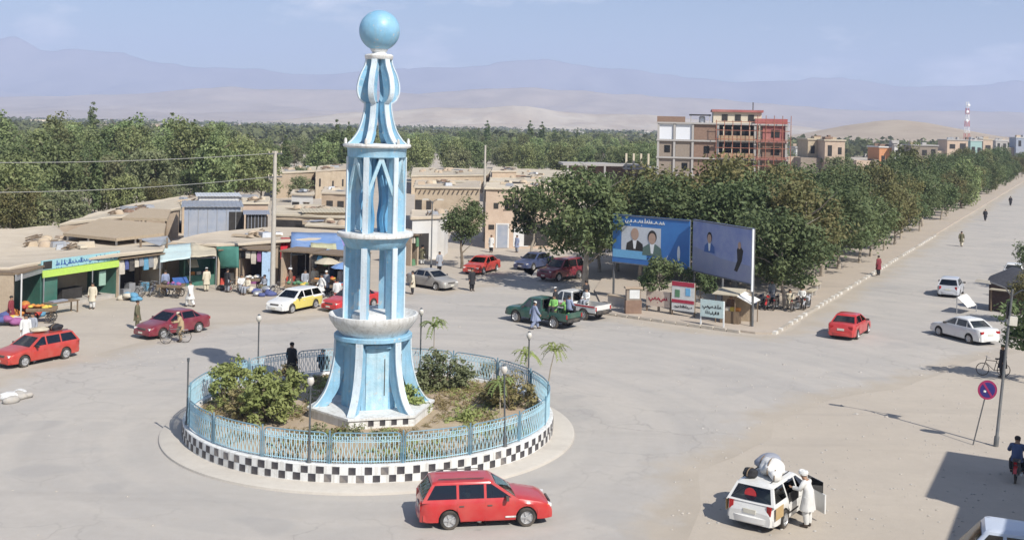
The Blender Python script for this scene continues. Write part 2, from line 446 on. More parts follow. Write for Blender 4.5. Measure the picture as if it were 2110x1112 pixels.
for i in range(int(L / 0.9)):
    p = e0 + dv * (0.45 + i * 0.9)
    o = link('kerb_stone', s_g, pave, (p.x, p.y, rnd.uniform(-0.03, 0.01)), math.atan2(dv.y, dv.x) - PI / 2 + rnd.uniform(-0.04, 0.04))
    o.scale = (1, 1.4, 1)

# ---------------------------------------------------------------- hills and mountains
def hash_noise(seed):
    r = np.random.RandomState(seed)
    tab = r.rand(256, 256)
    def f(x, y):
        xi, yi = np.floor(x).astype(int), np.floor(y).astype(int)
        fx, fy = x - xi, y - yi
        fx, fy = fx * fx * (3 - 2 * fx), fy * fy * (3 - 2 * fy)
        t = lambda a, b: tab[a % 256, b % 256]
        return (t(xi, yi) * (1 - fx) + t(xi + 1, yi) * fx) * (1 - fy) + (t(xi, yi + 1) * (1 - fx) + t(xi + 1, yi + 1) * fx) * fy
    return f
def fbm(f, x, y, o=5):
    s, a, t = 0, 0.5, 0
    for _ in range(o):
        s = s + a * f(x, y); t += a; x, y, a = x * 2.03 + 7, y * 2.03 + 3, a * 0.5
    return s / t
def range_mesh(name, crest, y0, front, back, nx, ny, seed, rough, material, ridge=900.0, x_pad=0.75):
    """crest: (photo u, photo v) points of the skyline at distance y0."""
    us = np.array([c[0] for c in crest], float); vs = np.array([c[1] for c in crest], float)
    xs = np.array([P(u, v, y0).x for u, v in crest]); hs = np.array([P(u, v, y0).z for u, v in crest])
    X = np.linspace(xs[0] - (xs[-1] - xs[0]) * x_pad, xs[-1] + (xs[-1] - xs[0]) * x_pad, nx)
    Y = np.concatenate([np.linspace(-1, 0, ny)[:-1], np.linspace(0, 1, max(4, ny // 3))])
    H = np.interp(X, xs, hs)
    f = hash_noise(seed)
    V = []
    for t in Y:
        y = y0 + (t * front if t < 0 else t * back)
        k = max(0.0, 1 - abs(t)) ** (1.35 if t < 0 else 1.0)
        nz = fbm(f, X / ridge + 50, np.full_like(X, y / ridge) + 20)
        rid = 1 - np.abs(2 * nz - 1)
        h = H * k * (1 - rough * math.sin(PI * min(1, abs(t))) * 0.8 + rough * (rid - 0.5) * (1.6 * (1 - k) + 0.25))
        h = h + rough * 0.22 * H * k * (0.5 - np.abs(2 * fbm(f, X / ridge * 2.7 + 9, np.full_like(X, y / ridge * 1.6)) - 1)) * (1.25 - k)
        h = h + rough * 0.12 * H * (fbm(f, X / ridge * 4, np.full_like(X, y / ridge * 4)) - 0.5)
        V.append(np.stack([X, np.full_like(X, y), h * (k > 0) - (k <= 0) * 2.0], 1))
    V = np.concatenate(V); n = len(Y)
    i, j = np.meshgrid(np.arange(n - 1), np.arange(nx - 1), indexing='ij')
    q = np.stack([i * nx + j, i * nx + j + 1, (i + 1) * nx + j + 1, (i + 1) * nx + j], -1).reshape(-1, 4)
    return tag(link(name, np_mesh(name, V, q, material, smooth=True)), kind='structure')
M_MOUNT = mat('mountain_rock', (0.17, 0.16, 0.155), rough=0.95, col2=(0.29, 0.265, 0.25), scale=0.0018, detail=9, spec=0.1)
M_SLOPE = mat('dry_slope', (0.27, 0.225, 0.18), rough=0.95, col2=(0.42, 0.35, 0.28), scale=0.004, detail=9, spec=0.1)
M_PALE = mat('pale_badland', (0.33, 0.26, 0.19), rough=0.95, col2=(0.55, 0.49, 0.39), scale=0.006, detail=8, spec=0.1)
M_HILL = mat('brown_hill', (0.34, 0.27, 0.20), rough=0.95, col2=(0.44, 0.37, 0.28), scale=0.02, detail=8, spec=0.1)
range_mesh('mountain', [(-600, 120), (-300, 105), (-60, 100), (30, 92), (80, 112), (150, 108), (250, 114), (350, 132), (430, 146), (520, 150), (600, 164), (690, 160),
                        (800, 152), (930, 148), (1050, 140), (1120, 137), (1220, 150), (1330, 160), (1430, 168), (1540, 176), (1700, 170), (1850, 180), (2000, 184), (2110, 178), (2600, 190)],
           9500, 3000, 1500, 640, 60, 11, 0.85, M_MOUNT, 1100)
range_mesh('foothill', [(-300, 205), (100, 200), (300, 196), (480, 186), (620, 192), (760, 190), (900, 196), (1100, 186), (1250, 200), (1450, 206), (1650, 222), (1800, 232), (2110, 236), (2500, 240)],
           5200, 1900, 1200, 520, 50, 23, 0.9, M_SLOPE, 600)
range_mesh('badland_hill', [(400, 262), (560, 250), (700, 236), (820, 230), (900, 224), (980, 228), (1060, 224), (1150, 232), (1240, 236), (1330, 240), (1450, 248), (1650, 262), (1800, 282)],
           2900, 750, 600, 380, 40, 37, 1.0, M_PALE, 260, x_pad=0.02)
range_mesh('brown_knoll', [(1560, 290), (1650, 276), (1740, 260), (1800, 252), (1850, 249), (1910, 255), (1980, 268), (2060, 282), (2200, 292)],
           1300, 420, 260, 120, 20, 41, 0.35, M_HILL, 160, x_pad=0.02)

# ---------------------------------------------------------------- air
hz = MB(); hz.box2((-8900, -590, -3), (8900, 11400, 760))
m_h = bpy.data.materials.new('haze'); m_h.use_nodes = True
m_h.node_tree.nodes.clear()
ho = m_h.node_tree.nodes.new('ShaderNodeOutputMaterial'); hv = m_h.node_tree.nodes.new('ShaderNodeVolumePrincipled')
hv.inputs['Color'].default_value = (0.60, 0.71, 1.0, 1); hv.inputs['Density'].default_value = 0.000165; hv.inputs['Anisotropy'].default_value = 0.0
m_h.node_tree.links.new(hv.outputs['Volume'], ho.inputs['Volume'])
tag(hz.build('haze', m_h, smooth=False), kind='stuff')
# ================================================================ ROUNDABOUT ISLAND AND MONUMENT
TC = G(765, 880); TX, TY = TC.x, TC.y
RF = 7.45
def ring_prof(mb, prof, n=96):
    return mb.lathe(prof, n)
isl = thing('roundabout_island', 'round raised island with checkered wall under the blue tower', 'roundabout', (TX, TY, 0))
M_APRON = ground_material('apron_concrete', (0.54, 0.505, 0.445), (0.57, 0.53, 0.47), (0.48, 0.445, 0.395), fine=3.0)
MB().lathe([(RF - 0.1, 0.0), (RF - 0.1, 0.14), (8.42, 0.12), (8.5, 0.08), (8.52, -0.02)], 128).build('apron', M_APRON, isl)
MB().lathe([(RF + 0.16, 0.02), (RF + 0.16, 0.72), (RF + 0.13, 0.75), (RF - 0.10, 0.75), (RF - 0.12, 0.72), (RF - 0.12, 0.4)], 128).build('wall', M_WHITE, isl)
M_TILE = mat('black_tile', (0.02, 0.022, 0.036), rough=0.5, var=0.3, scale=3, dust=0.22, dustscale=0.8)
tile = MB().box((0, 0, 0), (0.016, 0.275, 0.262), taper=1).mesh('tile', M_TILE, smooth=False)
NT = 168; RT_ = random.Random(9)
tile2 = MB().box((0, 0, 0), (0.016, 0.275, 0.262)).mesh('tile', mat('faded_tile', (0.10, 0.10, 0.115), rough=.7, var=.4, scale=5, dust=.5), smooth=False)
for r in range(2):
    for k in range(NT // 2):
        a = 2 * PI * (2 * k + r) / NT
        if RT_.random() < .012: continue
        o = link('tile', tile if RT_.random() < .86 else tile2, isl, ((RF + 0.164) * math.cos(a), (RF + 0.164) * math.sin(a), 0.285 + r * 0.272 + RT_.uniform(-.012, .012)), a + RT_.uniform(-.012, .012)); o.scale = (1, RT_.uniform(.88, 1.05), RT_.uniform(.88, 1.03))
# soil
f = hash_noise(77); rr = np.linspace(0, RF - 0.1, 22); aa = np.linspace(0, 2 * PI, 73)[:-1]
V = []
for r in rr:
    V.append(np.stack([r * np.cos(aa), r * np.sin(aa), 0.60 + 0.16 * (fbm(f, r * np.cos(aa) * 0.9 + 30, r * np.sin(aa) * 0.9 + 30) - 0.5)], 1))
V = np.concatenate(V); i, j = np.meshgrid(np.arange(len(rr) - 1), np.arange(72), indexing='ij')
q = np.stack([i * 72 + j, (i + 1) * 72 + j, (i + 1) * 72 + (j + 1) % 72, i * 72 + (j + 1) % 72], -1).reshape(-1, 4)
M_SOIL = mat('dry_soil', (0.36, 0.265, 0.19), rough=0.97, col2=(0.47, 0.38, 0.28), scale=1.6, detail=8, bump=0.5, bscale=6, dust=0.35, dustcol=(0.30, 0.27, 0.14), dustscale=0.7)
link('soil', np_mesh('soil', V, q, M_SOIL, smooth=True), isl)

# ---- railing: panels between posts
M_RAIL = mat('railing_paint', (0.13, 0.27, 0.36), rough=0.5, var=0.2, scale=3, dust=0.3)
M_PICK = mat('picket_paint', (0.38, 0.62, 0.73), rough=0.5, var=0.15, scale=2, dust=0.35, dustcol=(0.62, 0.66, 0.66))
rail = thing('railing', 'light blue steel railing with wavy pickets round the tower island', 'railing', (TX, TY, 0.75))
NP_ = 18
for k in range(NP_):
    a0, a1 = 2 * PI * k / NP_ + 0.1, 2 * PI * (k + 1) / NP_ + 0.1
    pt = lambda t, z, dr=0.0: ((RF + dr) * math.cos(a0 + (a1 - a0) * t), (RF + dr) * math.sin(a0 + (a1 - a0) * t), z)
    MB().tube([pt(0.0, 0), pt(0.0, 1.16)], 0.032, 6).build('post', M_RAIL, rail)
    e = 0.03
    top = [pt(e, 0.04), pt(e, 0.92), pt(e + 0.012, 1.0), pt(e + 0.035, 1.06), pt(e + 0.08, 1.09)]
    top += [pt(t, 1.09) for t in (0.2, 0.35, 0.5, 0.65, 0.8)] + [pt(1 - e - 0.08, 1.09), pt(1 - e - 0.035, 1.06), pt(1 - e - 0.012, 1.0), pt(1 - e, 0.92), pt(1 - e, 0.04)]
    MB().tube(top, 0.024, 6).build('top_rail', M_RAIL, rail)
    pk = MB()
    for z in (0.09, 0.78):
        pk.tube([pt(t, z) for t in (e, 0.2, 0.4, 0.6, 0.8, 1 - e)], 0.016, 4)
    n = 26
    for i in range(1, n):
        t = e + (1 - 2 * e) * i / n
        w = 0.008 * (1 if i % 2 else -1)
        pk.tube([pt(t, 0.05), pt(t + w, 0.25), pt(t - w, 0.45), pt(t + w, 0.65), pt(t, 0.86), pt(t, 1.08 if i % 2 else 0.98)], 0.0165, 4, cap=False)
    # scroll band between the rails
    for i in range(0, n, 2):
        t = e + (1 - 2 * e) * (i + 1) / n; dt = (1 - 2 * e) / n
        pk.tube([pt(t + dt * 0.9 * math.cos(b), 0.90 + 0.085 * math.sin(b)) for b in [2 * PI * q_ / 8 for q_ in range(9)]], 0.01, 4, cap=False)
    tag(pk.build('pickets', M_PICK, rail), kind='stuff')

# ---- globe lamps on the island wall
M_POST = mat('lamp_post_paint', (0.05, 0.07, 0.09), rough=0.5, dust=0.3)
M_GLOBE = mat('milk_glass', (0.62, 0.60, 0.55), rough=0.25, dust=0.5)
def island_lamp(u, v, h, label, globe=True, lean=0.0, z0=0.75):
    p = G(u, v, z0)
    d = Vector((p.x - TX, p.y - TY, 0)); d = d.normalized() * (RF + 0.02)
    t = thing('globe_lamp', label, 'lamp post', (TX + d.x, TY + d.y, z0), group='lamp posts around the island')
    MB().lathe([(0.09, 0), (0.09, 0.10), (0.055, 0.16), (0.05, 0.5), (0.036, 0.55), (0.032, h - 0.25), (0.05, h - 0.22), (0.05, h - 0.18), (0.02, h - 0.17)], 10).build('post', M_POST, t)
    if globe:
        MB().lathe([(0.05, h - 0.18), (0.10, h - 0.12), (0.13, h - 0.02), (0.10, h + 0.09), (0.06, h + 0.12)], 12).build('globe', M_GLOBE, t)
        MB().lathe([(0.075, h + 0.115), (0.06, h + 0.15), (0.0, h + 0.19)], 12).build('cap', M_POST, t)
    else:
        MB().lathe([(0.05, h - 0.18), (0.06, h - 0.1), (0.0, h - 0.08)], 10).build('cap', M_POST, t)
    t.rotation_euler = (0, lean, 0)
    return t
island_lamp(404, 872, 2.7, 'bare dark lamp post without globe at the leftmost edge of the island', globe=False)
island_lamp(534, 785, 2.9, 'dark lamp post behind the dense bush, standing before the sandy market side')
island_lamp(631, 957, 2.9, 'dark lamp post in front of the bush, nearest the camera')
island_lamp(1036, 918, 2.9, 'thin dark lamp post rising at the front right of the island', lean=-0.03)
island_lamp(1094, 808, 2.6, 'dark lamp post among saplings before the green pickup')
island_lamp(861, 768, 2.9, 'dark lamp post right beside the tower, next to a drooping sapling')

# ---------------------------------------------------------------- monument
mon = thing('clock_tower_monument', 'tall blue and white hexagonal monument tower topped by a blue ball', 'monument', (TX, TY, 0))
mon.name = 'monument_tower'
TH = R_(-90 - 13)             # direction of the front fin
HEX = [TH + k * PI / 3 for k in range(6)]
def hexpoly(r, off=0.0):
    return [(r * math.cos(a + off), r * math.sin(a + off)) for a in HEX]
def fin(outer, inner, t):
    m = MB(); rings = []
    for (ro, z), (ri, zi) in zip(outer, inner):
        rings.append([(ro, -t / 2, z), (ro, t / 2, z), (ri, t / 2, zi), (ri, -t / 2, zi)])
    return m.loft(rings)
def strip(outer, t, th=0.03):
    m = MB(); rings = []
    for i, (r, z) in enumerate(outer):
        a, b = outer[max(i - 1, 0)], outer[min(i + 1, len(outer) - 1)]
        d = Vector((b[0] - a[0], b[1] - a[1])).normalized(); nx, nz = d.y, -d.x
        if nx < -0.3: nx, nz = -nx, -nz
        rings.append([(r + nx * th, -t / 2, z + nz * th), (r + nx * th, t / 2, z + nz * th), (r - nx * 0.02, t / 2, z - nz * 0.02), (r - nx * 0.02, -t / 2, z - nz * 0.02)])
    return m.loft(rings)
def smooth_curve(pts, n=5):
    out = []
    for i in range(len(pts) - 1):
        p0, p1, p2, p3 = pts[max(i - 1, 0)], pts[i], pts[i + 1], pts[min(i + 2, len(pts) - 1)]
        for k in range(n):
            t = k / n
            out.append(tuple(0.5 * ((2 * p1[c]) + (-p0[c] + p2[c]) * t + (2 * p0[c] - 5 * p1[c] + 4 * p2[c] - p3[c]) * t * t + (-p0[c] + 3 * p1[c] - 3 * p2[c] + p3[c]) * t ** 3) for c in range(2)))
    return out + [pts[-1]]
def six(name, me, sub=None, subname=None):
    for a in HEX:
        o = link(name, me, mon, (0, 0, 0), a)
        if sub: link(subname, sub, o)
# plinth
pl = MB(); pl.prism(hexpoly(2.62), 0.45, 0.93); pl.prism(hexpoly(2.70), 0.93, 1.02)
plinth = pl.build('plinth', M_WHITE, mon, smooth=False)
pt_ = MB().box((0, 0, 0), (0.016, 0.22, 0.22)).mesh('tile', M_TILE, smooth=False)
for k in range(6):
    a0 = HEX[k]; p0 = Vector((2.62 * math.cos(a0), 2.62 * math.sin(a0), 0)); a1 = a0 + PI / 3
    p1 = Vector((2.62 * math.cos(a1), 2.62 * math.sin(a1), 0)); n_ = (p0 + p1).normalized()
    for i in range(4 if k == 0 else 0):
        c = p0.lerp(p1, (i + 1.9) / 5.6) + n_ * 0.006
        link('tile', pt_, plinth, (c.x, c.y, 0.79), math.atan2(n_.y, n_.x))
# hexagonal core of the base with door panels
MB().prism(hexpoly(1.28), 1.0, 3.76).build('core', M_BLUE, mon, smooth=False)
M_BLUE2 = mat('pale_blue_paint', (0.34, 0.56, 0.67), rough=0.7, var=0.2, scale=1.6, dust=0.7, dustcol=(0.58, 0.66, 0.68), dustscale=2.2, streak=0.6, streakcol=(0.22, 0.36, 0.45), bump=0.3, bscale=9)
M_BLUED = mat('deep_blue_paint', (0.12, 0.34, 0.55), rough=0.55, var=0.15, scale=2.5, dust=0.2, dustcol=(0.4, 0.5, 0.55))
for k in range(6):
    am = HEX[k] + PI / 6; ap = 1.28 * math.cos(PI / 6)
    d = MB().box((ap + 0.02, 0, 2.26), (0.05, 0.92, 2.5))
    o = d.build('panel', M_BLUE2 if k != 5 else M_BLUE, mon, (0, 0, 0), am, smooth=False)
    MB().box((ap + 0.052, 0.30, 2.35), (0.012, 0.035, 1.5)).build('slit', M_BLACK, o, smooth=False)
    MB().box((ap + 0.10, 0, 3.62), (0.22, 1.05, 0.14)).build('lintel', M_BLUE, o, smooth=False)
o_ = smooth_curve([(2.46, 1.02), (2.24, 1.22), (1.98, 1.62), (1.80, 2.1), (1.66, 2.7), (1.60, 3.2), (1.58, 3.82)])
i_ = [(max(r - 0.50, 1.18) if z > 1.25 else r - 0.55, z) for r, z in o_]
six('base_fin', fin(o_, i_, 0.26).mesh('base_fin', M_BLUE), strip(o_, 0.30).mesh('edge_trim', M_TRIM), 'edge_trim')
MB().lathe([(1.2, 3.78), (1.60, 3.78), (1.63, 3.81), (1.63, 3.95), (1.60, 3.98), (1.2, 3.98)], 48).build('lower_ring', M_BLUE, mon)
MB().lathe([(0.0, 3.97), (1.34, 3.97), (1.44, 4.08), (1.62, 4.28), (1.80, 4.54), (1.86, 4.70), (1.86, 4.80), (1.78, 4.82), (1.62, 4.66), (1.3, 4.56), (0.0, 4.56)], 56).build('saucer', M_WHITE, mon)
def column(z0, z1, r, d, w, name):
    c = MB().box((r - d / 2, 0, (z0 + z1) / 2), (d, w, z1 - z0)).mesh(name, M_BLUE, smooth=False)
    s = MB().box((r + 0.014, 0, (z0 + z1) / 2), (0.05, w + 0.03, z1 - z0 - 0.01)).mesh('edge_trim', M_TRIM, smooth=False)
    six(name, c, s, 'edge_trim')
column(4.54, 7.62, 1.26, 0.40, 0.22, 'column')
MB().lathe([(0.9, 4.60), (0.94, 4.62), (0.94, 4.80), (0.86, 4.84), (0.0, 4.84)], 36).build('pedestal', M_WHITE, mon)
MB().lathe([(0.0, 7.56), (1.18, 7.56), (1.24, 7.60), (1.34, 7.80), (1.48, 8.02), (1.50, 8.06)], 48).build('middle_ring', M_BLUE, mon)
MB().lathe([(1.44, 8.00), (1.58, 8.04), (1.60, 8.12), (1.57, 8.20), (1.40, 8.22), (0.0, 8.18)], 48).build('middle_saucer', M_WHITE, mon)
column(8.18, 11.34, 1.22, 0.34, 0.20, 'upper_column')
# slanted braces between the upper columns, and the wavy inner blades
for k in range(6):
    a, b = HEX[k], HEX[k] + PI / 3; am = (a + b) / 2
    for e in (a, b):
        p0 = Vector((1.04 * math.cos(am), 1.04 * math.sin(am), 11.32)); p1 = Vector((1.12 * math.cos(e), 1.12 * math.sin(e), 9.75))
        m = MB(); dvec = (p1 - p0).normalized(); out = Vector((math.cos(am), math.sin(am), 0)); side = dvec.cross(out).normalized()
        rg = []
        for p in (p0, p1):
            rg.append([p + out * 0.09 + side * 0.07, p + out * 0.09 - side * 0.07, p - out * 0.12 - side * 0.07, p - out * 0.12 + side * 0.07])
        m.loft(rg).build('brace', M_BLUE2, mon, smooth=False)
bl = smooth_curve([(0.62, 8.2), (0.50, 8.8), (0.72, 9.5), (0.55, 10.2), (0.34, 10.8), (0.40, 11.3)])
six('inner_blade', fin(bl, [(max(r - 0.22, 0.05), z) for r, z in bl], 0.12).mesh('inner_blade', M_BLUED))
MB().lathe([(0.0, 11.30), (1.16, 11.30), (1.22, 11.34), (1.24, 11.66), (1.30, 11.74)], 48).build('upper_ring', M_BLUE, mon)
MB().lathe([(1.24, 11.70), (1.40, 11.74), (1.43, 11.80), (1.40, 11.88), (0.0, 11.90)], 48).build('upper_slab', M_WHITE, mon)
knob = MB().lathe([(0.0, 11.86), (0.06, 11.88), (0.07, 12.0), (0.04, 12.1), (0.0, 12.12)], 8, c=(1.33, 0, 0)).mesh('knob', M_WHITE)
six('knob', knob)
# crown of six curved ribs
o_ = smooth_curve([(1.22, 11.88), (1.02, 12.08), (0.80, 12.42), (0.64, 12.90), (0.55, 13.40), (0.56, 13.62)])
i_ = [(max(r - (0.42 if z < 12.4 else 0.34), 0.20), z) for r, z in o_]
six('lower_rib', fin(o_, i_, 0.2).mesh('lower_rib', M_BLUE), strip(o_, 0.24).mesh('edge_trim', M_TRIM), 'edge_trim')
o_ = smooth_curve([(0.56, 13.58), (0.74, 13.72), (0.86, 13.98), (0.87, 14.32), (0.76, 14.75), (0.58, 15.15), (0.52, 15.44)])
i_ = [(max(r - 0.30 - 0.16 * math.sin(PI * (z - 13.58) / 1.9), 0.2), z) for r, z in o_]
six('upper_rib', fin(o_, i_, 0.2).mesh('upper_rib', M_BLUE), strip(o_, 0.24).mesh('edge_trim', M_TRIM), 'edge_trim')
MB().lathe([(0.0, 15.40), (0.54, 15.40), (0.58, 15.44), (0.60, 15.56), (0.56, 15.62), (0.34, 15.64), (0.28, 15.70), (0.36, 15.80), (0.36, 15.86), (0.0, 15.88)], 32).build('cap', M_WHITE, mon)
bm = bmesh.new(); bmesh.ops.create_uvsphere(bm, u_segments=40, v_segments=24, radius=0.855)
me = bpy.data.meshes.new('ball'); bm.to_mesh(me); bm.free(); me.materials.append(M_BALL)
me.polygons.foreach_set('use_smooth', [True] * len(me.polygons))
link('ball', me, mon, (0, 0, 16.62))
# ================================================================ VEHICLES
def lerp(a, b, t): return a + (b - a) * t
def interp(x, xs, ys):
    if x <= xs[0]: return ys[0]
    for i in range(len(xs) - 1):
        if x <= xs[i + 1]:
            t = (x - xs[i]) / (xs[i + 1] - xs[i]); return ys[i] + (ys[i + 1] - ys[i]) * t
    return ys[-1]
# shape: length, half width, roof height, axles, sill height, deck line (x, z), cabin: belt z, belt x rear/front, roof x rear/front, half widths, window splits
SHAPES = {
 'wagon': dict(L=4.26, w=0.845, H=1.45, ax=(-1.20, 1.27), wr=0.30, sill=0.24,
    deck=((-2.13, .60), (-2.08, .88), (-1.9, .93), (.88, .93), (1.1, .90), (1.8, .78), (2.02, .68), (2.13, .50)),
    belt=.90, bx=(-2.06, .98), rx=(-1.74, .22), bw=.80, rw=.61, win=(-1.86, -.98, -.90, -.10, -.02, .62)),
 'sedan': dict(L=4.40, w=0.85, H=1.44, ax=(-1.28, 1.30), wr=0.30, sill=0.24,
    deck=((-2.20, .62), (-2.14, .92), (-2.0, .98), (-1.35, .99), (.9, .93), (1.1, .90), (1.85, .77), (2.08, .66), (2.20, .50)),
    belt=.92, bx=(-1.62, 1.02), rx=(-.98, .22), bw=.80, rw=.61, win=(-1.42, -1.08, -1.02, -.16, -.08, .66)),
 'hatch': dict(L=3.9, w=0.835, H=1.48, ax=(-1.18, 1.22), wr=0.30, sill=0.24,
    deck=((-1.95, .60), (-1.90, .88), (-1.75, .94), (.9, .94), (1.1, .90), (1.68, .78), (1.86, .68), (1.95, .5)),
    belt=.91, bx=(-1.86, 1.02), rx=(-1.35, .28), bw=.79, rw=.61, win=(-1.62, -.98, -.92, -.12, -.04, .68)),
 'suv': dict(L=4.5, w=0.90, H=1.78, ax=(-1.30, 1.32), wr=0.36, sill=0.36,
    deck=((-2.25, .75), (-2.2, 1.05), (-2.0, 1.1), (.9, 1.1), (1.1, 1.07), (1.95, 1.0), (2.15, .9), (2.25, .65)),
    belt=1.08, bx=(-2.18, 1.0), rx=(-1.95, .34), bw=.85, rw=.68, win=(-2.0, -1.15, -1.05, -.12, -.04, .70)),
 'pickup': dict(L=5.1, w=0.88, H=1.76, ax=(-1.55, 1.55), wr=0.37, sill=0.42,
    deck=((-.62, 1.02), (-.5, 1.06), (1.1, 1.06), (1.3, 1.04), (2.2, .98), (2.45, .86), (2.55, .62)),
    belt=1.05, bx=(-.58, 1.22), rx=(-.44, .60), bw=.82, rw=.66, win=(-.50, .24, .32, .95), rear=-.62),
 'van': dict(L=4.6, w=0.85, H=1.95, ax=(-1.3, 1.45), wr=0.31, sill=0.28,
    deck=((-2.3, .62), (-2.26, 1.0), (-2.1, 1.05), (1.8, 1.02), (2.1, .92), (2.25, .75), (2.3, .55)),
    belt=1.0, bx=(-2.24, 1.98), rx=(-2.12, 1.25), bw=.82, rw=.70, win=(-2.0, -1.1, -1.0, -.1, .0, .7, .8, 1.4)),
}
def rrect(x0, x1, hw, z, rad=0.12, n=4, crown=0.0):
    pts = []
    for cx, cy, a0 in ((x1 - rad, hw - rad, 0), (x0 + rad, hw - rad, PI / 2), (x0 + rad, -hw + rad, PI), (x1 - rad, -hw + rad, 1.5 * PI)):
        for k in range(n + 1):
            a = a0 + PI / 2 * k / n
            pts.append((cx + rad * math.cos(a), cy + rad * math.sin(a), z))
    return pts
WHEELS = {}
def wheel_meshes(r, alloy=True):
    key = (r, alloy)
    if key in WHEELS: return WHEELS[key]
    wd = 0.19
    ty = MB().lathe([(r * .66, -wd / 2), (r * .9, -wd / 2), (r, -wd * .36), (r, wd * .36), (r * .9, wd / 2), (r * .66, wd / 2)], 22, axis='y').mesh('tyre', M_RUBBER)
    rm = MB().lathe([(r * .67, wd * .50), (r * .64, wd * .44), (r * .58, wd * .22), (0.0, wd * .22)], 22, axis='y')
    for k in range(5):
        a = 2 * PI * k / 5
        rm.box((r * .36 * math.cos(a), wd * .36, r * .36 * math.sin(a)), (r * .56, 0.03, r * .15), ry=-a)
    rm.lathe([(r * .16, wd * .30), (r * .14, wd * .46), (0.0, wd * .48)], 10, axis='y')
    rim = rm.mesh('rim', M_ALLOY)
    disc = MB().lathe([(r * .57, wd * .20), (0.0, wd * .205)], 16, axis='y').mesh('brake_disc', M_BLACK)
    WHEELS[key] = (ty, rim, disc)
    return WHEELS[key]
def add_wheel(root, x, y, r):
    ty, rim, disc = wheel_meshes(r)
    w = link('wheel', ty, root, (x, y, r), 0 if y > 0 else PI)
    link('rim', rim, w)
def make_car(kind, name, label, cat, paint_m, lower=None, group=None, detail=2, roof_rack=False, plate=True):
    S = SHAPES[kind]; hw, L = S['w'], S['L']; x1 = L / 2; x0 = S.get('rear', -L / 2)
    root = thing(name, label, cat, group=group)
    ar = S['wr'] * 1.17
    dx, dz = [d[0] for d in S['deck']], [d[1] for d in S['deck']]
    xs = sorted(set([round(lerp(x0, x1, i / 46), 3) for i in range(47)] + [round(a + ar * c, 3) for a in S['ax'] for c in (-1, -.97, -.85, -.6, -.3, 0, .3, .6, .85, .97, 1)]))
    xs = [x for x in xs if x0 <= x <= x1]
    def half(x):
        e = min((x1 - x), (x - x0) if 'rear' not in S else 9) 
        return hw * (1 - 0.17 * max(0, 1 - e / 0.42) ** 2.2)
    def arch(x):
        zb = S['sill']
        for a in S['ax']:
            d = abs(x - a)
            if d < ar: zb = max(zb, S['wr'] + math.sqrt(ar * ar - d * d))
        return zb
    rings = []
    for x in xs:
        zt = interp(x, dx, dz); w = half(x); zb = min(arch(x), zt - 0.06); 
        zm = max(zb + 0.02, lerp(zb, zt, 0.45))
        r = [(x, w * .965, zb), (x, w, zm), (x, w * .985, max(zm + .01, zt - .10)), (x, w * .94, zt - .025), (x, w * .86, zt), (x, w * .45, zt + .022)]
        rings.append(r + [(x, 0, zt + .028)] + [(p[0], -p[1], p[2]) for p in reversed(r)])
    b = MB(); n = len(rings[0])
    b.loft(rings, cap=False, closed=False)
    for r, flip in ((rings[0], True), (rings[-1], False)):
        k = len(b.v); b.v += r; f = tuple(range(k, k + n)); b.f.append(f if flip else f[::-1])
    body = b.build('body', paint_m, root, angle=32)
    zb_ = S['sill']
    MB().box(((x0 + x1) / 2, 0, zb_ + .16), (x1 - x0 - .12, hw * 1.62, .34)).build('underbody', M_BLACK, root, smooth=False)
    # lower two-tone strip
    if lower is not None:
        for s in (-1, 1):
            rg = []
            for x in xs:
                if x < x0 + 0.15 or x > x1 - 0.9: continue
                zt = interp(x, dx, dz); zb = min(arch(x), zt - .06); zm = max(zb + .02, lerp(zb, zt, .45)); w = half(x) + .006
                rg.append([(x, s * w * .968, zb), (x, s * (w + .002), zm), (x, s * w * .99, max(zm + .01, zt - .12))])
            m = MB(); m.loft(rg if s < 0 else [r[::-1] for r in rg], cap=False, closed=False); m.build('side_panel', lower, root)
    # doors, proud by a few millimetres
    dsp = {4: (0, 3), 6: (1, 3, 5), 8: (1, 3, 5)}[len(S['win'])]
    dl = [(S['win'][3], min(S['bx'][1] - .02, S['ax'][1] - ar - .03))] if len(S['win']) == 4 else [(max(S['win'][2] - .05, S['ax'][0] + .12), S['win'][3] + .03), (S['win'][4] - .03, min(S['win'][5] + .27, S['ax'][1] - ar - .03))]
    if len(S['win']) == 4: dl = [(S['win'][0] + .02, S['win'][1] + .03), (S['win'][2] - .03, min(S['win'][3] + .2, S['ax'][1] - ar - .03))]
    if detail >= 2:
        for s in (-1, 1):
            for a, c in dl:
                rg = []
                for i in range(9):
                    x = lerp(a, c, i / 8); zt = interp(x, dx, dz); zb = max(arch(x), S['sill']) + .03; zm = max(zb + .02, lerp(S['sill'], zt, .45)); w = half(x) + .007
                    rg.append([(x, s * w * .975, zb), (x, s * w, zm), (x, s * w * .985, max(zm + .01, zt - .10)), (x, s * w * .95, zt - .03)])
                m = MB(); m.loft(rg if s < 0 else [r[::-1] for r in rg], cap=False, closed=False)
                for side in (a - .006, c + .006):
                    zt = interp(side, dx, dz)
                    m.box((side, s * (hw * .99 + .002), (max(arch(side), S['sill']) + zt) / 2 - .03), (.012, .012, zt - max(arch(side), S['sill']) - .12))
                d = m.build('door', lower if lower is not None else paint_m, root)
                MB().box((a + .13, s * (hw + .016), S['belt'] - .16), (.15, .025, .03)).build('handle', M_BLACK if detail > 2 else paint_m, d)
    # cabin
    bz, rz_ = S['belt'], S['H'] - .07
    bx, rx, bw, rw = S['bx'], S['rx'], S['bw'], S['rw']
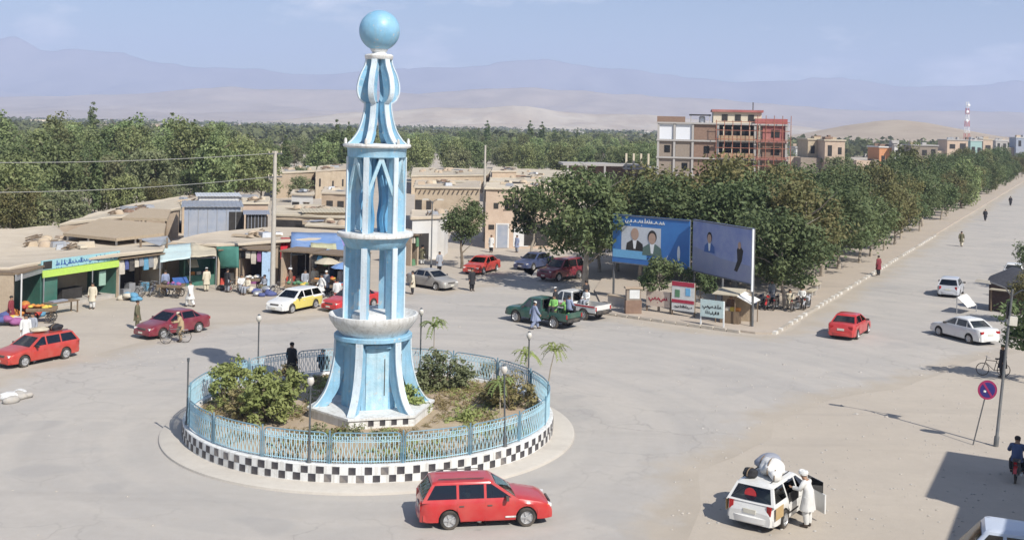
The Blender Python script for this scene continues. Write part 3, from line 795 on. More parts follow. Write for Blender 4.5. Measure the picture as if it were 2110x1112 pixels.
    rg = [rrect(bx[0], bx[1], bw, bz - .03, .10), rrect(lerp(bx[0], rx[0], .93), lerp(bx[1], rx[1], .93), lerp(bw, rw, .93), lerp(bz, rz_, .93), .11),
          rrect(rx[0] + .02, rx[1] - .02, rw - .02, S['H'] - .035, .14), rrect(rx[0] + .16, rx[1] - .16, rw - .16, S['H'] - .006, .16), rrect(lerp(rx[0], rx[1], .35), lerp(rx[0], rx[1], .65), rw - .4, S['H'] + .008, .06)]
    hollow = detail >= 2
    if not hollow: MB().loft(rg).build('cabin', paint_m, root, angle=40)
    else: MB().loft(rg[1:]).build('roof', paint_m, root, angle=40)
    glass = M_CLEAR if hollow else M_GLASS
    pil = MB()
    def side_pt(x, z, s, out=.012):
        t = (z - bz) / (rz_ - bz); return (x, s * (lerp(bw, rw, t) + out), z)
    zl, zh = bz + .045, rz_ - .035
    W = S['win']
    for s in (-1, 1):
        prev = None
        for i in range(0, len(W), 2):
            a, c = W[i], W[i + 1]
            # slant the outer edges with the pillars
            ta = (zh - bz) / (rz_ - bz); tb = (zl - bz) / (rz_ - bz)
            def lim(x, z):
                t = (z - bz) / (rz_ - bz)
                return max(lerp(bx[0], rx[0], t) + .10, min(lerp(bx[1], rx[1], t) - .13, x))
            first, last = i == 0, i == len(W) - 2
            xl0, xl1 = (bx[0] + .14 if first and kind != 'pickup' else a), (bx[1] - .20 if last else c)
            q = [(lim(xl0, zl), zl), (lim(xl1, zl), zl), (lim(c if not last else 9, zh), zh), (lim(a if not first else -9, zh), zh)]
            pts = [side_pt(x, z, s) for x, z in q]
            if hollow: pts = [side_pt(x, z, s, -.004) for x, z in q]
            m = MB(); m.slab(pts if s < 0 else pts[::-1], .012); m.build('side_window', glass, root, smooth=False)
            if hollow:
                lo, hi = (lerp(bx[0], rx[0], tb) + .01, lerp(bx[0], rx[0], ta) + .01) if prev is None else prev
                pp = [side_pt(lo, zl, s, .003), side_pt(q[0][0], zl, s, .003), side_pt(q[3][0], zh, s, .003), side_pt(hi, zh, s, .003)]
                pil.slab(pp if s < 0 else pp[::-1], .03); prev = (q[1][0], q[2][0])
                if last:
                    pp = [side_pt(q[1][0], zl, s, .003), side_pt(lerp(bx[1], rx[1], tb) - .01, zl, s, .003), side_pt(lerp(bx[1], rx[1], ta) - .01, zh, s, .003), side_pt(q[2][0], zh, s, .003)]
                    pil.slab(pp if s < 0 else pp[::-1], .03)
                    for za, zb2 in ((bz - .04, zl), (zh, rz_ - .005)):
                        k0, k1 = (za - bz) / (rz_ - bz), (zb2 - bz) / (rz_ - bz)
                        pp = [side_pt(lerp(bx[0], rx[0], k0), za, s, .003), side_pt(lerp(bx[1], rx[1], k0), za, s, .003), side_pt(lerp(bx[1], rx[1], k1), zb2, s, .003), side_pt(lerp(bx[0], rx[0], k1), zb2, s, .003)]
                        pil.slab(pp if s < 0 else pp[::-1], .03)
    def end_glass(xb, xr, name, sgn):
        m = MB(); pts = []
        for t, ww in ((.09, .88), (.90, .86)):
            x = lerp(xb, xr, t) + sgn * .012; z = lerp(bz, rz_, t); w = lerp(bw, rw, t) * ww
            pts.append([(x, -w, z), (x + sgn * .012, -w * .4, z), (x + sgn * .012, w * .4, z), (x, w, z)])
        poly = pts[0] + pts[1][::-1]
        if sgn > 0: m.add(pts[0] + pts[1], [(0, 1, 5, 4), (1, 2, 6, 5), (2, 3, 7, 6)])
        else: m.add(pts[0] + pts[1], [(4, 5, 1, 0), (5, 6, 2, 1), (6, 7, 3, 2)])
        if hollow:
            for (t0, t1, a0, a1) in ((-.04, .09, -1, 1), (.90, 1.0, -1, 1), (.09, .90, -1, -.87), (.09, .90, .87, 1)):
                pp = []
                for t, sg in ((t0, 0), (t0, 1), (t1, 1), (t1, 0)):
                    pp.append((lerp(xb, xr, t) + sgn * .004, (a0 if sg == 0 else a1) * lerp(bw, rw, t), lerp(bz, rz_, t)))
                pil.slab(pp if sgn > 0 else pp[::-1], .03)
        return m.build(name, glass, root)
    end_glass(bx[1], rx[1], 'windshield', 1)
    rw_ = end_glass(bx[0], rx[0], 'rear_window', -1)
    if hollow:
        pil.build('window_frame', paint_m, root, smooth=False)
        sx = [(.15, .36), (.15, -.36)] + ([(-.75, .0)] if kind != 'pickup' else [])
        for k, (xx, yy) in enumerate(sx):
            wd_ = .48 if yy else 1.2; m = MB(); m.box((xx - .12, yy, bz + .12), (.14, wd_, .42), ry=-.15)
            for hy in ((yy,) if yy else (-.36, .36)): m.box((xx - .16, hy, bz + .38), (.09, .26, .16))
            m.build('seat', M_SEAT, root)
        m = MB(); m.box((bx[1] - .45, 0, bz + .03), (.5, bw * 1.7, .1)); m.tube([(bx[1] - .74 , .36 + .17 * math.cos(a), bz + .08 + .15 * math.sin(a)) for a in [2 * PI * i / 12 for i in range(13)]], .015, 5); m.build('dashboard', M_BLACK, root)
        MB().box(((bx[0] + bx[1]) / 2 - .1, 0, bz + .018), ((bx[1] - bx[0]) * .8, bw * 1.8, .03)).build('cabin_floor', M_BLACK, root, smooth=False)
    # lamps, bumpers, plates, mirrors
    zf = interp(x1 - .12, dx, dz); zr = interp(x0 + .05, dx, dz)
    for s in (-1, 1):
        MB().box((x1 - .135, s * hw * .66, zf - .06), (.14, .30, .10), rz=-s * .34).build('headlight', M_LAMP, root)
        MB().box((x1 - .215, s * (hw * .885), zf - .055), (.14, .05, .09), rz=-s * .30).build('indicator', M_AMBER, root)
        if 'rear' not in S:
            MB().box((x0 + .065, s * hw * (.70 if kind in ('sedan', 'hatch') else .76), zr - .09 if kind == 'sedan' else S['belt'] - .17), (.10, .28 if kind == 'sedan' else .14, .15 if kind == 'sedan' else .28), rz=s * .2).build('taillight', M_TAIL, root)
        mm = MB(); mm.box((bx[1] - .36, s * (bw + .14), bz + .06), (.09, .18, .12)); mm.box((bx[1] - .34, s * (bw + .03), bz + .03), (.05, .12, .05))
        mm.build('mirror', M_BLACK if detail > 1 else paint_m, root)
    bp = MB(); rg = []
    for i in range(9):
        y = lerp(-1, 1, i / 8) * hw * .93; xx = x1 + .03 - .16 * abs(i / 4 - 1) ** 2.5
        rg.append([(xx - .1, y, S['sill'] + .02), (xx + .03, y, S['sill'] + .05), (xx + .04, y, S['sill'] + .22), (xx - .1, y, S['sill'] + .27)])
    bp.loft(rg).build('front_bumper', paint_m if kind not in ('pickup',) else M_BLACK, root)
    MB().box((x1 - .025, 0, zf - .065), (.06, hw * .80, .08)).build('grille', M_BLACK, root)
    if 'rear' not in S:
        bp = MB(); rg = []
        for i in range(9):
            y = lerp(-1, 1, i / 8) * hw * .93; xx = x0 - .03 + .16 * abs(i / 4 - 1) ** 2.5
            rg.append([(xx + .1, y, S['sill'] + .27), (xx - .04, y, S['sill'] + .22), (xx - .03, y, S['sill'] + .05), (xx + .1, y, S['sill'] + .02)])
        bp.loft(rg).build('rear_bumper', paint_m, root)
        if plate: MB().box((x0 - .004, 0, S['belt'] - .27), (.03, .42, .13)).build('plate', M_PLATE, root)
    if plate: MB().box((x1 + .075, 0, S['sill'] + .16), (.015, .36, .11)).build('plate', M_PLATE, root)
    if kind == 'pickup':
        bl0, bl1, bz0, bz1, bwid = -L / 2, -.66, .62, 1.02, .86
        for s in (-1, 1):
            rg = []
            for i in range(25):
                x = lerp(bl0, bl1, i / 24); zb = max(.55, arch(x))
                rg.append([(x, s * (bwid - .07), bz1), (x, s * bwid, bz1), (x, s * (bwid + .015), lerp(zb, bz1, .5)), (x, s * bwid, zb), (x, s * (bwid - .07), zb)])
            m = MB(); m.loft(rg if s > 0 else [r[::-1] for r in rg]); o = m.build('bed_side', paint_m, root)
        MB().box((bl0 + .03, 0, (bz0 + bz1) / 2 + .0), (.06, bwid * 1.86, bz1 - .6)).build('tailgate', paint_m, root)
        MB().box((bl1 - .03, 0, (bz0 + bz1) / 2), (.06, bwid * 1.86, bz1 - .6)).build('bed_front', paint_m, root)
        MB().box(((bl0 + bl1) / 2, 0, bz0 + .06), (bl1 - bl0, bwid * 1.84, .06)).build('bed_floor', M_BLACK, root, smooth=False)
        rb = MB(); rb.tube([(bl1 + .1, -.7, .9), (bl1 + .1, -.66, 1.72), (bl1 + .1, .66, 1.72), (bl1 + .1, .7, .9)], .03, 6); rb.build('roll_bar', M_BLACK, root)
        bm_ = MB(); bm_.box((bl0 - .06, 0, .58), (.12, 1.6, .16)); bm_.build('rear_bumper', M_BLACK, root)
        for s in (-1, 1): MB().box((bl0 - .004, s * .78, .82), (.02, .13, .26)).build('taillight', M_TAIL, root)
        MB().box((-1.6, 0, .5), (1.9, 1.3, .2)).build('underbody', M_BLACK, root, smooth=False)
    if roof_rack:
        for s in (-1, 1): MB().tube([(rx[0] + .2, s * (rw - .12), S['H'] + .05), (rx[1] - .3, s * (rw - .12), S['H'] + .05)], .018, 6).build('roof_rail', M_BLACK, root)
    for a in S['ax']:
        for s in (-1, 1):
            add_wheel(root, a, s * (hw - .085), S['wr'])
    return root
def set_by_wheels(root, kind, rear_px, front_px, near):
    """Stand the car so that its near-side wheels touch the ground at the two surveyed points; near = 'L' or 'R'."""
    S = SHAPES[kind]; a, b = G(*rear_px), G(*front_px)
    d = (b - a); h = math.atan2(d.y, d.x); d.normalize()
    left = Vector((-d.y, d.x, 0)); s = (-1 if near == 'L' else 1) * (S['w'] - .085)
    mid = (a + b) / 2 + left * s - d * (S['ax'][0] + S['ax'][1]) / 2
    root.location = (mid.x, mid.y, 0.004); root.rotation_euler = (0, 0, h)
    return root
def set_heading(root, px, heading, off=(0, 0)):
    p = G(*px); d = heading.normalized(); l_ = Vector((-d.y, d.x, 0)); p = p + d * off[0] + l_ * off[1]
    root.location = (p.x, p.y, 0.004); root.rotation_euler = (0, 0, math.atan2(d.y, d.x))
    return root
P_RED = paint('red', (0.50, 0.026, 0.028)); P_RED2 = paint('orange_red', (0.47, 0.045, 0.032)); P_MAROON = paint('maroon', (0.19, 0.018, 0.035))
P_WHITE = paint('white', (0.72, 0.72, 0.70)); P_GREY = paint('grey', (0.30, 0.29, 0.275), 0.35); P_SILVER = paint('silver', (0.48, 0.50, 0.54), 0.3)
P_YELLOW = paint('yellow', (0.70, 0.60, 0.16)); P_GREEN = paint('green', (0.014, 0.085, 0.062)); P_NAVY = paint('navy', (0.05, 0.07, 0.15)); P_TAN = paint('tan', (0.52, 0.36, 0.16))
P_DARK = paint('dark_brown', (0.07, 0.05, 0.05)); P_BLUEW = paint('pale_blue', (0.58, 0.64, 0.74))

c = make_car('wagon', 'station_wagon', 'bright red station wagon driving past the front of the roundabout', 'car', P_RED, detail=3, roof_rack=True)
set_by_wheels(c, 'wagon', (924, 1090), (1085, 1083), 'R'); CAR_FRONT = c
MB().box((.75, -.862, .36), (.34, .008, .05)).build('decal', M_WHITE, c, smooth=False)
c = make_car('wagon', 'station_wagon', 'red station wagon with a loaded roof by the sandy kerb, leftmost car', 'car', P_RED2, detail=2, roof_rack=True)
set_by_wheels(c, 'wagon', (138, 738), (45, 757), 'L'); CAR_LEFT = c
c = make_car('sedan', 'sedan_car', 'dark maroon sedan parked on the sand with a man in tan beside it', 'car', P_MAROON)
set_by_wheels(c, 'sedan', (411, 684), (332, 698), 'L')
c = make_car('wagon', 'taxi_wagon', 'white and yellow taxi station wagon parked by the market', 'car', P_WHITE, lower=P_YELLOW)
set_by_wheels(c, 'wagon', (652, 634), (597, 646), 'L')
c = make_car('sedan', 'sedan_car', 'dusty grey sedan just behind the tower at the street mouth', 'car', P_GREY)
set_by_wheels(c, 'sedan', (852, 590), (899, 598), 'R')
c = make_car('sedan', 'sedan_car', 'red sedan parked beside the small round tree in the back street', 'car', P_RED2)
set_by_wheels(c, 'sedan', (1032, 556), (985, 568), 'L')
c = make_car('sedan', 'sedan_car', 'dark blue sedan in the back street behind the maroon car', 'car', P_NAVY, detail=1)
set_by_wheels(c, 'sedan', (1132, 551), (1097, 557), 'L')
c = make_car('suv', 'off_road_car', 'dark maroon off-road car in the shade of the big tree', 'car', P_MAROON, detail=1)
set_by_wheels(c, 'suv', (1196, 574), (1146, 581), 'L')
PICK_G = make_car('pickup', 'pickup_truck', 'dark green pickup truck with people on its bed', 'pickup', P_GREEN)
set_by_wheels(PICK_G, 'pickup', (1143, 677), (1061, 663), 'L')
PICK_W = make_car('pickup', 'pickup_truck', 'white pickup truck with a red side stripe behind the green one', 'pickup', P_WHITE)
set_by_wheels(PICK_W, 'pickup', (1207, 660), (1124, 646), 'L')
M_STRIPE = mat('red_stripe', (0.5, 0.03, 0.04), rough=.4)
for s in (-1, 1):
    MB().box((-1.6, s * .885, .95), (1.8, .012, .09)).build('side_stripe', M_STRIPE, PICK_W, smooth=False)
    MB().box((.45, s * .892, .88), (1.4, .012, .09)).build('side_stripe', M_STRIPE, PICK_W, smooth=False)
c = make_car('sedan', 'sedan_car', 'red sedan driving away along the tree-lined road', 'car', P_RED)
set_by_wheels(c, 'sedan', (1762, 701), (1790, 684), 'R')
c = make_car('hatch', 'hatchback_car', 'silver hatchback driving away far up the road', 'car', P_SILVER)
set_heading(c, (1977, 612), ROAD_DIR, (1.0, .75))
c = make_car('sedan', 'sedan_car', 'white sedan with dark windows parked across the right roadside', 'car', P_WHITE)
set_by_wheels(c, 'sedan', (2003, 709), (1930, 690), 'L')
WAG_W = make_car('wagon', 'station_wagon', 'white station wagon with tan flank, open door and bundles on its roof', 'car', P_WHITE, detail=2, roof_rack=True)
set_heading(WAG_W, (1613, 1087), Vector((.58, .815, 0)), (1.2, .76))
for s in (-1, 1): MB().box((-1.72, s * .852, .66), (.62, .014, .38)).build('side_panel', P_TAN, WAG_W, smooth=False)
MB().lathe([(0.0, 0.0), (.20, 0.0), (.20, .008)], 18, axis='x', c=(-1.965, .05, 1.12)).build('sticker', M_STRIPE, WAG_W)
VAN = make_car('van', 'parked_van', 'pale bluish van in the building shadow, cut off at the bottom right corner', 'van', P_BLUEW, detail=1)
hd = Vector((-.93, .37, 0)); q = G(2031, 1061, 1.93); set_heading(VAN, (2031, 1061), hd)
lf = Vector((-hd.y, hd.x, 0)).normalized()
q2 = Vector((q.x, q.y, 0)) - hd.normalized() * 1.2 + lf * .66
VAN.location = (q2.x, q2.y, .004)
c = make_car('sedan', 'sedan_car', 'white car half hidden behind the dark tarpaulin stall', 'car', P_WHITE, detail=1)
set_heading(c, (2088, 578), ROAD_DIR, (1.5, 0))
c = make_car('sedan', 'sedan_car', 'red car half hidden behind the tower shaft near the market crowd', 'car', P_RED, detail=1)
set_by_wheels(c, 'sedan', (775, 632), (706, 644), 'L')
# ================================================================ TREES AND PLANTS
def leaf_mat(name, c1, c2, objvar=0.16, trans=0.22):
    return mat(name, c1, col2=c2, rough=0.65, scale=0.55, detail=3, spec=0.3, trans=trans, objvar=objvar)
M_LEAF_D = leaf_mat('street_leaf', (0.078, 0.118, 0.05), (0.165, 0.20, 0.085))
M_LEAF_Y = leaf_mat('turning_leaf', (0.11, 0.13, 0.05), (0.22, 0.195, 0.08))
M_LEAF_G = leaf_mat('grove_leaf', (0.135, 0.185, 0.075), (0.28, 0.315, 0.14), objvar=0.34)
M_LEAF_O = leaf_mat('olive_leaf', (0.15, 0.175, 0.085), (0.24, 0.25, 0.13), objvar=0.2)
M_LEAF_B = leaf_mat('bush_leaf', (0.19, 0.25, 0.08), (0.34, 0.38, 0.14), objvar=0.15)
M_LEAF_R = leaf_mat('dry_leaf', (0.22, 0.19, 0.085), (0.34, 0.28, 0.14), objvar=0.15)
M_BARK = mat('bark', (0.17, 0.135, 0.10), rough=0.95, var=0.3, scale=3.0, bump=0.4)
M_BARKP = mat('pale_bark', (0.36, 0.31, 0.25), rough=0.95, var=0.25, scale=3.0, bump=0.3)
def leaf_cloud(rs, centres, radii, per, size, aspect=0.55, squash=0.85):
    C = np.repeat(np.asarray(centres), per, 0); Rr = np.repeat(np.asarray(radii), per)
    n = len(C)
    d = rs.normal(size=(n, 3)); d /= np.linalg.norm(d, axis=1)[:, None]
    r = rs.rand(n) ** 0.45
    off = d * (r * Rr)[:, None]; off[:, 2] *= squash
    Pp = C + off
    nr = d * 0.8 + rs.normal(size=(n, 3)) * 0.6 + np.array([0, 0, 0.55]); nr /= np.linalg.norm(nr, axis=1)[:, None]
    t = np.cross(nr, rs.normal(size=(n, 3))); t /= np.linalg.norm(t, axis=1)[:, None] + 1e-9
    b = np.cross(nr, t)
    s = (size * rs.uniform(0.6, 1.35, n))[:, None]
    t, b = t * s * 0.5, b * s * 0.5 * aspect
    V = np.stack([Pp - t, Pp - b + t * 0.1, Pp + t, Pp + b + t * 0.1], 1).reshape(-1, 3)
    return V, np.arange(len(V)).reshape(-1, 4)
def crown_mesh(name, seed, material, rx, rz, zc, clumps, per, size, shape='round', clump_r=0.30, hole=0.0):
    rs = np.random.RandomState(seed)
    cs, rr = [], []
    lob = rs.uniform(-1, 1, (7, 3)); lob /= np.linalg.norm(lob, axis=1)[:, None]
    while len(cs) < clumps:
        d = rs.normal(size=3); d /= np.linalg.norm(d)
        k = 0.66 + 0.52 * np.max(np.clip(lob @ d, 0, 1) ** 4) - 0.16 * rs.rand()
        r = (0.35 + 0.65 * rs.rand() ** 0.5) * k
        p = d * r
        if shape == 'poplar':
            w = math.sqrt(max(0.0, 1 - abs(p[2]) ** 1.6)); p[0] *= w; p[1] *= w
        elif shape == 'dome' and p[2] < -0.35: p[2] = -0.35 + rs.rand() * 0.1
        cs.append((p[0] * rx, p[1] * rx, zc + p[2] * rz)); rr.append(min(rx, rz) * clump_r * rs.uniform(0.65, 1.25))
    V, q = leaf_cloud(rs, cs, rr, per, size)
    return np_mesh(name, V, q, material)
def trunk_mesh(name, seed, material, h, r, zc, rx, rz, limbs=6, lean=0.3):
    rnd = random.Random(seed); m = MB()
    lx, ly = rnd.uniform(-lean, lean), rnd.uniform(-lean, lean)
    top = zc + rz * 0.55
    path = [(0, 0, -0.15), (lx * .1, ly * .1, h * .35), (lx * .45, ly * .4, h * .75), (lx, ly, h)]
    m.tube(path + [(lx * 1.2, ly * 1.2, top)], [r * 1.25, r, r * .85, r * .72, r * .12], 8)
    for k in range(limbs):
        a = 2 * PI * k / limbs + rnd.uniform(-.4, .4); z0 = lerp(h * .72, top * .8, k / max(1, limbs - 1))
        e = rnd.uniform(.55, .85)
        m.tube([(lx, ly, z0), (lx + math.cos(a) * rx * e * .45, ly + math.sin(a) * rx * e * .45, z0 + rz * .22), (lx + math.cos(a) * rx * e, ly + math.sin(a) * rx * e, z0 + rz * rnd.uniform(.25, .6))],
               [r * .5, r * .33, r * .08], 6, cap=False)
    return m.mesh(name, material)
VAR = {}
def variant(key, seed, leaf, bark, rx, rz, zc, h, r, clumps, per, size, **kw):
    VAR[key] = (crown_mesh('crown', seed, leaf, rx, rz, zc, clumps, per, size, **kw), trunk_mesh('trunk', seed + 1, bark, h, r, zc, rx, rz))
def tree(name, label, key, loc, s=1.0, rz=0.0, group=None, sz=None):
    t = thing(name, label, 'tree', loc, rz, group)
    k_ = .12 * math.sin(loc[0] * 3.1 + loc[1] * 1.7); t.scale = (s * (1 + k_), s * (1 - k_), sz or s)
    link('crown', VAR[key][0], t); link('trunk', VAR[key][1], t)
    return t
# unit trees: height about 9 m
for k in range(4):
    variant('street%d' % k, 100 + k * 7, M_LEAF_D, M_BARKP, 3.6, 3.5, 5.1, 2.0, .17, 95, 60, .34, clump_r=.30)
for k in range(2):
    variant('turning%d' % k, 160 + k * 7, M_LEAF_Y, M_BARKP, 3.5, 3.4, 5.1, 2.0, .17, 90, 55, .34, clump_r=.30)
variant('big', 201, M_LEAF_D, M_BARKP, 4.0, 3.35, 5.75, 2.6, .22, 120, 75, .32, clump_r=.27)
variant('round', 211, M_LEAF_D, M_BARK, 2.0, 2.15, 3.9, 1.7, .13, 55, 90, .22, clump_r=.32)
variant('small', 221, M_LEAF_D, M_BARKP, 1.7, 1.7, 3.1, 1.4, .09, 36, 60, .26, clump_r=.34)
for k in range(4):
    variant('grove%d' % k, 300 + k * 7, M_LEAF_G, M_BARK, 4.1, 4.9, 5.2, 1.5, .2, 120, 46, .46, clump_r=.26)
for k in range(2):
    variant('olive%d' % k, 340 + k * 7, M_LEAF_O, M_BARK, 3.6, 4.0, 4.2, 1.2, .18, 90, 46, .44, clump_r=.27)
variant('poplar', 361, M_LEAF_D, M_BARK, 1.1, 6.2, 7.2, 1.6, .16, 70, 40, .42, shape='poplar', clump_r=.55)

RN = random.Random(12)
# --- the street trees one can pick out
p = G(1205, 603); tree('street_tree', 'big leafy tree at the street corner shading the white pickup', 'big', p, 1.14, .6)
p = G(1092, 545); tree('street_tree', 'smaller tree with a pale trunk beside the pink mud house', 'small', p, 1.65, 1.2)
p = G(952, 553); tree('street_tree', 'small round dark tree standing alone in the back street', 'round', p, 1.0, .3)
p = G(1357, 645); tree('street_tree', 'small tree standing in front of the blue billboard', 'small', p, .92, 2.2)
p = G(1447, 640); tree('street_tree', 'young yellowish tree before the purple billboard', 'small', p, .78, 4.2)
p = G(1617, 640); tree('street_tree', 'nearest street tree with a thin forked trunk beside the parked motorcycles', 'street1', p, .92, .9)
p = G(1235, 560); tree('street_tree', 'dark tree behind the big corner tree', 'street2', p, .78, 2.9)
# --- rows along the road
row = []
for j, off in enumerate((3.2, 8.2, 13.5, 19.0)):
    i = 0; d = (6.5, 7.0, 5.0, 2.0)[j]
    while d < 330:
        q = KERB_A - ROAD_N * (off + RN.uniform(-.8, .8)) + ROAD_DIR * d
        uu = 1055 + q.x / q.y * F_PX
        if not (j == 0 and d < 8) and not (j > 0 and q.y < 86) and not (uu < 1275 and q.y < 118):
            row.append((q, j, d))
        d += RN.uniform(4.6, 6.2) * (1.0 + d / 260) * (1.0 if j < 2 else 1.25)
ORD = 'first second third fourth fifth sixth seventh eighth ninth tenth eleventh twelfth thirteenth fourteenth fifteenth sixteenth seventeenth eighteenth nineteenth twentieth'.split()
ORD += ['twenty-' + o for o in ORD[:9]] + ['thirtieth'] + ['thirty-' + o for o in ORD[:9]] + ['fortieth']
nth = [0] * 4
for q, j, d in row:
    if j >= 2 and 60 < d < 95 and RN.random() < .3: continue
    key = RN.choice(['street0', 'street1', 'street2', 'street3', 'street0', 'street1', 'street2', 'turning1', 'street3', 'grove1', 'turning0']) if d > 20 else RN.choice(['street0', 'street2', 'street3', 'turning1'])
    s = RN.uniform(.74, 1.14) * (1.08 if j in (1, 2) else .92) * interp(d, [0, 30, 60, 330], [1.0, 1.0, .90, .88])
    lab = ('roadside tree in the front row along the pavement kerb', 'street tree in the second row behind the pavement', 'street tree in the dense inner rows behind the billboards')[min(j, 2)]
    if j < 2: lab = ('roadside tree in the front row by the kerb, %s from the street corner', 'street tree in the second row behind the pavement, %s from the billboards')[j] % ORD[min(nth[j], len(ORD) - 1)]
    nth[j] += 1
    tree('street_tree', lab, key, (q.x, q.y, 0.0), s, RN.uniform(0, 6.28), ('front row of roadside trees', 'second row of roadside trees', 'inner rows of roadside trees')[min(j, 2)], s * RN.uniform(.92, 1.1))
# --- trees behind the billboards, up to the back street
for (u, v, s, k) in ((1318, 578, .95, 'turning1'), (1368, 570, 1.16, 'turning0'), (1412, 582, 1.05, 'street3'), (1462, 574, 1.22, 'turning1'), (1512, 592, 1.12, 'street1'), (1545, 570, 1.16, 'street2'), (1300, 540, .78, 'street3'), (1420, 540, .95, 'turning0'), (1345, 528, .85, 'street2')):
    p = G(u, v); tree('street_tree', {1318: 'green tree rising behind the left edge of the blue billboard', 1368: 'yellowing tree straight behind the blue billboard', 1412: 'green tree behind the gap between the billboards', 1462: 'big yellowing tree straight behind the purple billboard', 1512: 'green tree behind the right half of the purple billboard', 1545: 'green tree behind the white edge post of the purple billboard', 1300: 'smaller tree farther behind the big corner tree', 1420: 'yellowing tree farther back behind the billboards', 1345: 'dark tree farthest back behind the blue billboard'}[u], k, p, s, RN.uniform(0, 6.28), 'clump of trees behind the billboards')

# --- grove behind the market (left) and the green belt across the middle
def scatter(n, u0, u1, ynear, yfar, keys, name, label, group, smin, smax, seed, power=1.5, mind=4.0, cond=None):
    rnd = random.Random(seed); pts = []; tries = 0
    while len(pts) < n and tries < 20000:
        tries += 1
        t = rnd.random() ** power; u = rnd.uniform(u0, u1)
        yn = ynear(u) if callable(ynear) else ynear
        y = lerp(yn, yfar, t); x = (u - W_PX / 2) / F_PX * y
        if cond and not cond(u, y): continue
        if all((x - a) ** 2 + (y - b) ** 2 > (mind * (1 + y / 500)) ** 2 for a, b in pts): pts.append((x, y))
    for x, y in pts:
        s = rnd.uniform(smin, smax)
        tree(name, label, rnd.choice(keys), (x, y, 0), s, rnd.uniform(0, 6.28), group, s * rnd.uniform(.9, 1.12))
near_l = lambda u: interp(u, [-300, 0, 200, 400, 560, 720], [104, 108, 124, 146, 178, 215])
scatter(150, -160, 730, near_l, 380, ['grove0', 'grove1', 'grove2', 'grove3', 'olive1', 'olive0', 'street1', 'grove2', 'street3', 'poplar'], 'grove_tree', 'feathery green tree in the dense grove behind the market roofs', 'grove behind the market', .55, 1.2, 5, 1.3, 5.2)
for (u, y, s) in ((268, 190, 1.38), (395, 215, 1.22), (690, 235, 1.15), (130, 230, 1.12), (735, 250, 1.15)):
    tree('grove_tree', {268: 'tallest feathery tree rising above the grove behind the market', 395: 'second tall tree rising above the middle of the grove', 690: 'tall tree of the grove just left of the tower crown', 130: 'tall tree at the left of the grove', 735: 'tall tree of the grove half hidden by the tower'}[u], 'grove%d' % (int(u) % 4), ((u - 1055) / F_PX * y, y, 0), s, u, 'tall trees over the grove')
scatter(120, 780, 1400, lambda u: interp(u, [800, 1000, 1150, 1350], [235, 245, 250, 265]), 560, ['grove0', 'grove2', 'grove3', 'olive1'], 'orchard_tree', 'rounded green tree in the orchard belt beyond the mud houses', 'orchard belt beyond the mud houses', .72, .98, 8, 1.1, 5.2)
for (u, y, s) in ((1003, 420, 1.12), (1094, 430, 1.15), (1116, 425, 1.12), (1142, 470, .95), (1163, 500, .9), (1190, 520, .95), (985, 520, .85)):
    tree('poplar_tree', {985: 'farthest slim poplar left of the lone dark poplar', 1003: 'lone dark poplar above the pale slender pole', 1094: 'left of the two tall twin poplars', 1116: 'right of the two tall twin poplars', 1142: 'shorter poplar just right of the twin poplars', 1163: 'small poplar second right of the twin poplars', 1190: 'small poplar farthest right of the twin poplars'}[u], 'poplar', ((u - 1055) / F_PX * y, y, 0), s, u, 'poplars of the orchard belt')
for (u, y, s) in ((1290, 245, 1.05), (1318, 262, .95), (1268, 270, .9)):
    tree('orchard_tree', 'dark leafy tree just beside the unfinished brick building', 'street2', ((u - 1055) / F_PX * y, y, 0), s, u, 'dark trees by the brick building')
scatter(45, 1640, 2240, 255, 720, ['grove0', 'olive1', 'street3', 'olive0'], 'town_tree', 'tree among the low houses of the town beyond the road', 'trees among the far houses', .75, 1.05, 15, 1.0, 9.0, cond=lambda u, y: u < interp(y, [255, 300, 500, 720], [1960, 2060, 2200, 2240]))
for (u, y, s, k, lab) in ((-30, 103, .8, 'turning0', 'yellow-brown tree at the near left end of the grove'), (28, 106, .7, 'turning1', 'low yellowish tree behind the mud roofs at the far left'), (75, 112, .62, 'olive1', 'low olive tree right behind the long mud roof'),
                       (150, 120, .7, 'olive0', 'olive tree leaning over the pale mud roof edge'), (330, 138, .6, 'turning0', 'low yellowish tree behind the reed shelters'), (520, 168, .62, 'turning1', 'yellowish tree above the pinkish mud wall'), (620, 172, .6, 'olive0', 'olive tree between the small whitewashed house and the mud houses')):
    tree('grove_tree', lab, k, ((u - 1055) / F_PX * y, y, 0), s, u)
# --- the far wood: one mass, too small to count
rs = np.random.RandomState(4); cs, rr = [], []
for _ in range(5200):
    y = 560 + (2300 - 560) * rs.rand() ** 1.5; u = rs.uniform(-500, 2500)
    if 1450 < u < 2200 and y > 900: continue
    if rs.rand() < .32 * (math.sin(u * .013 + y * .004) > .2): continue
    x = (u - 1055) / F_PX * y; h = rs.uniform(5, 10)
    cs.append((x, y, h * .5)); rr.append(h * .55)
V, q = leaf_cloud(rs, cs, rr, 16, 3.4, aspect=.9, squash=.9)
tag(link('distant_woodland', np_mesh('distant_woodland', V, q, leaf_mat('far_leaf', (0.10, 0.12, 0.055), (0.17, 0.18, 0.08), objvar=0))), 'far belt of green woodland before the hills', 'woodland', kind='stuff')

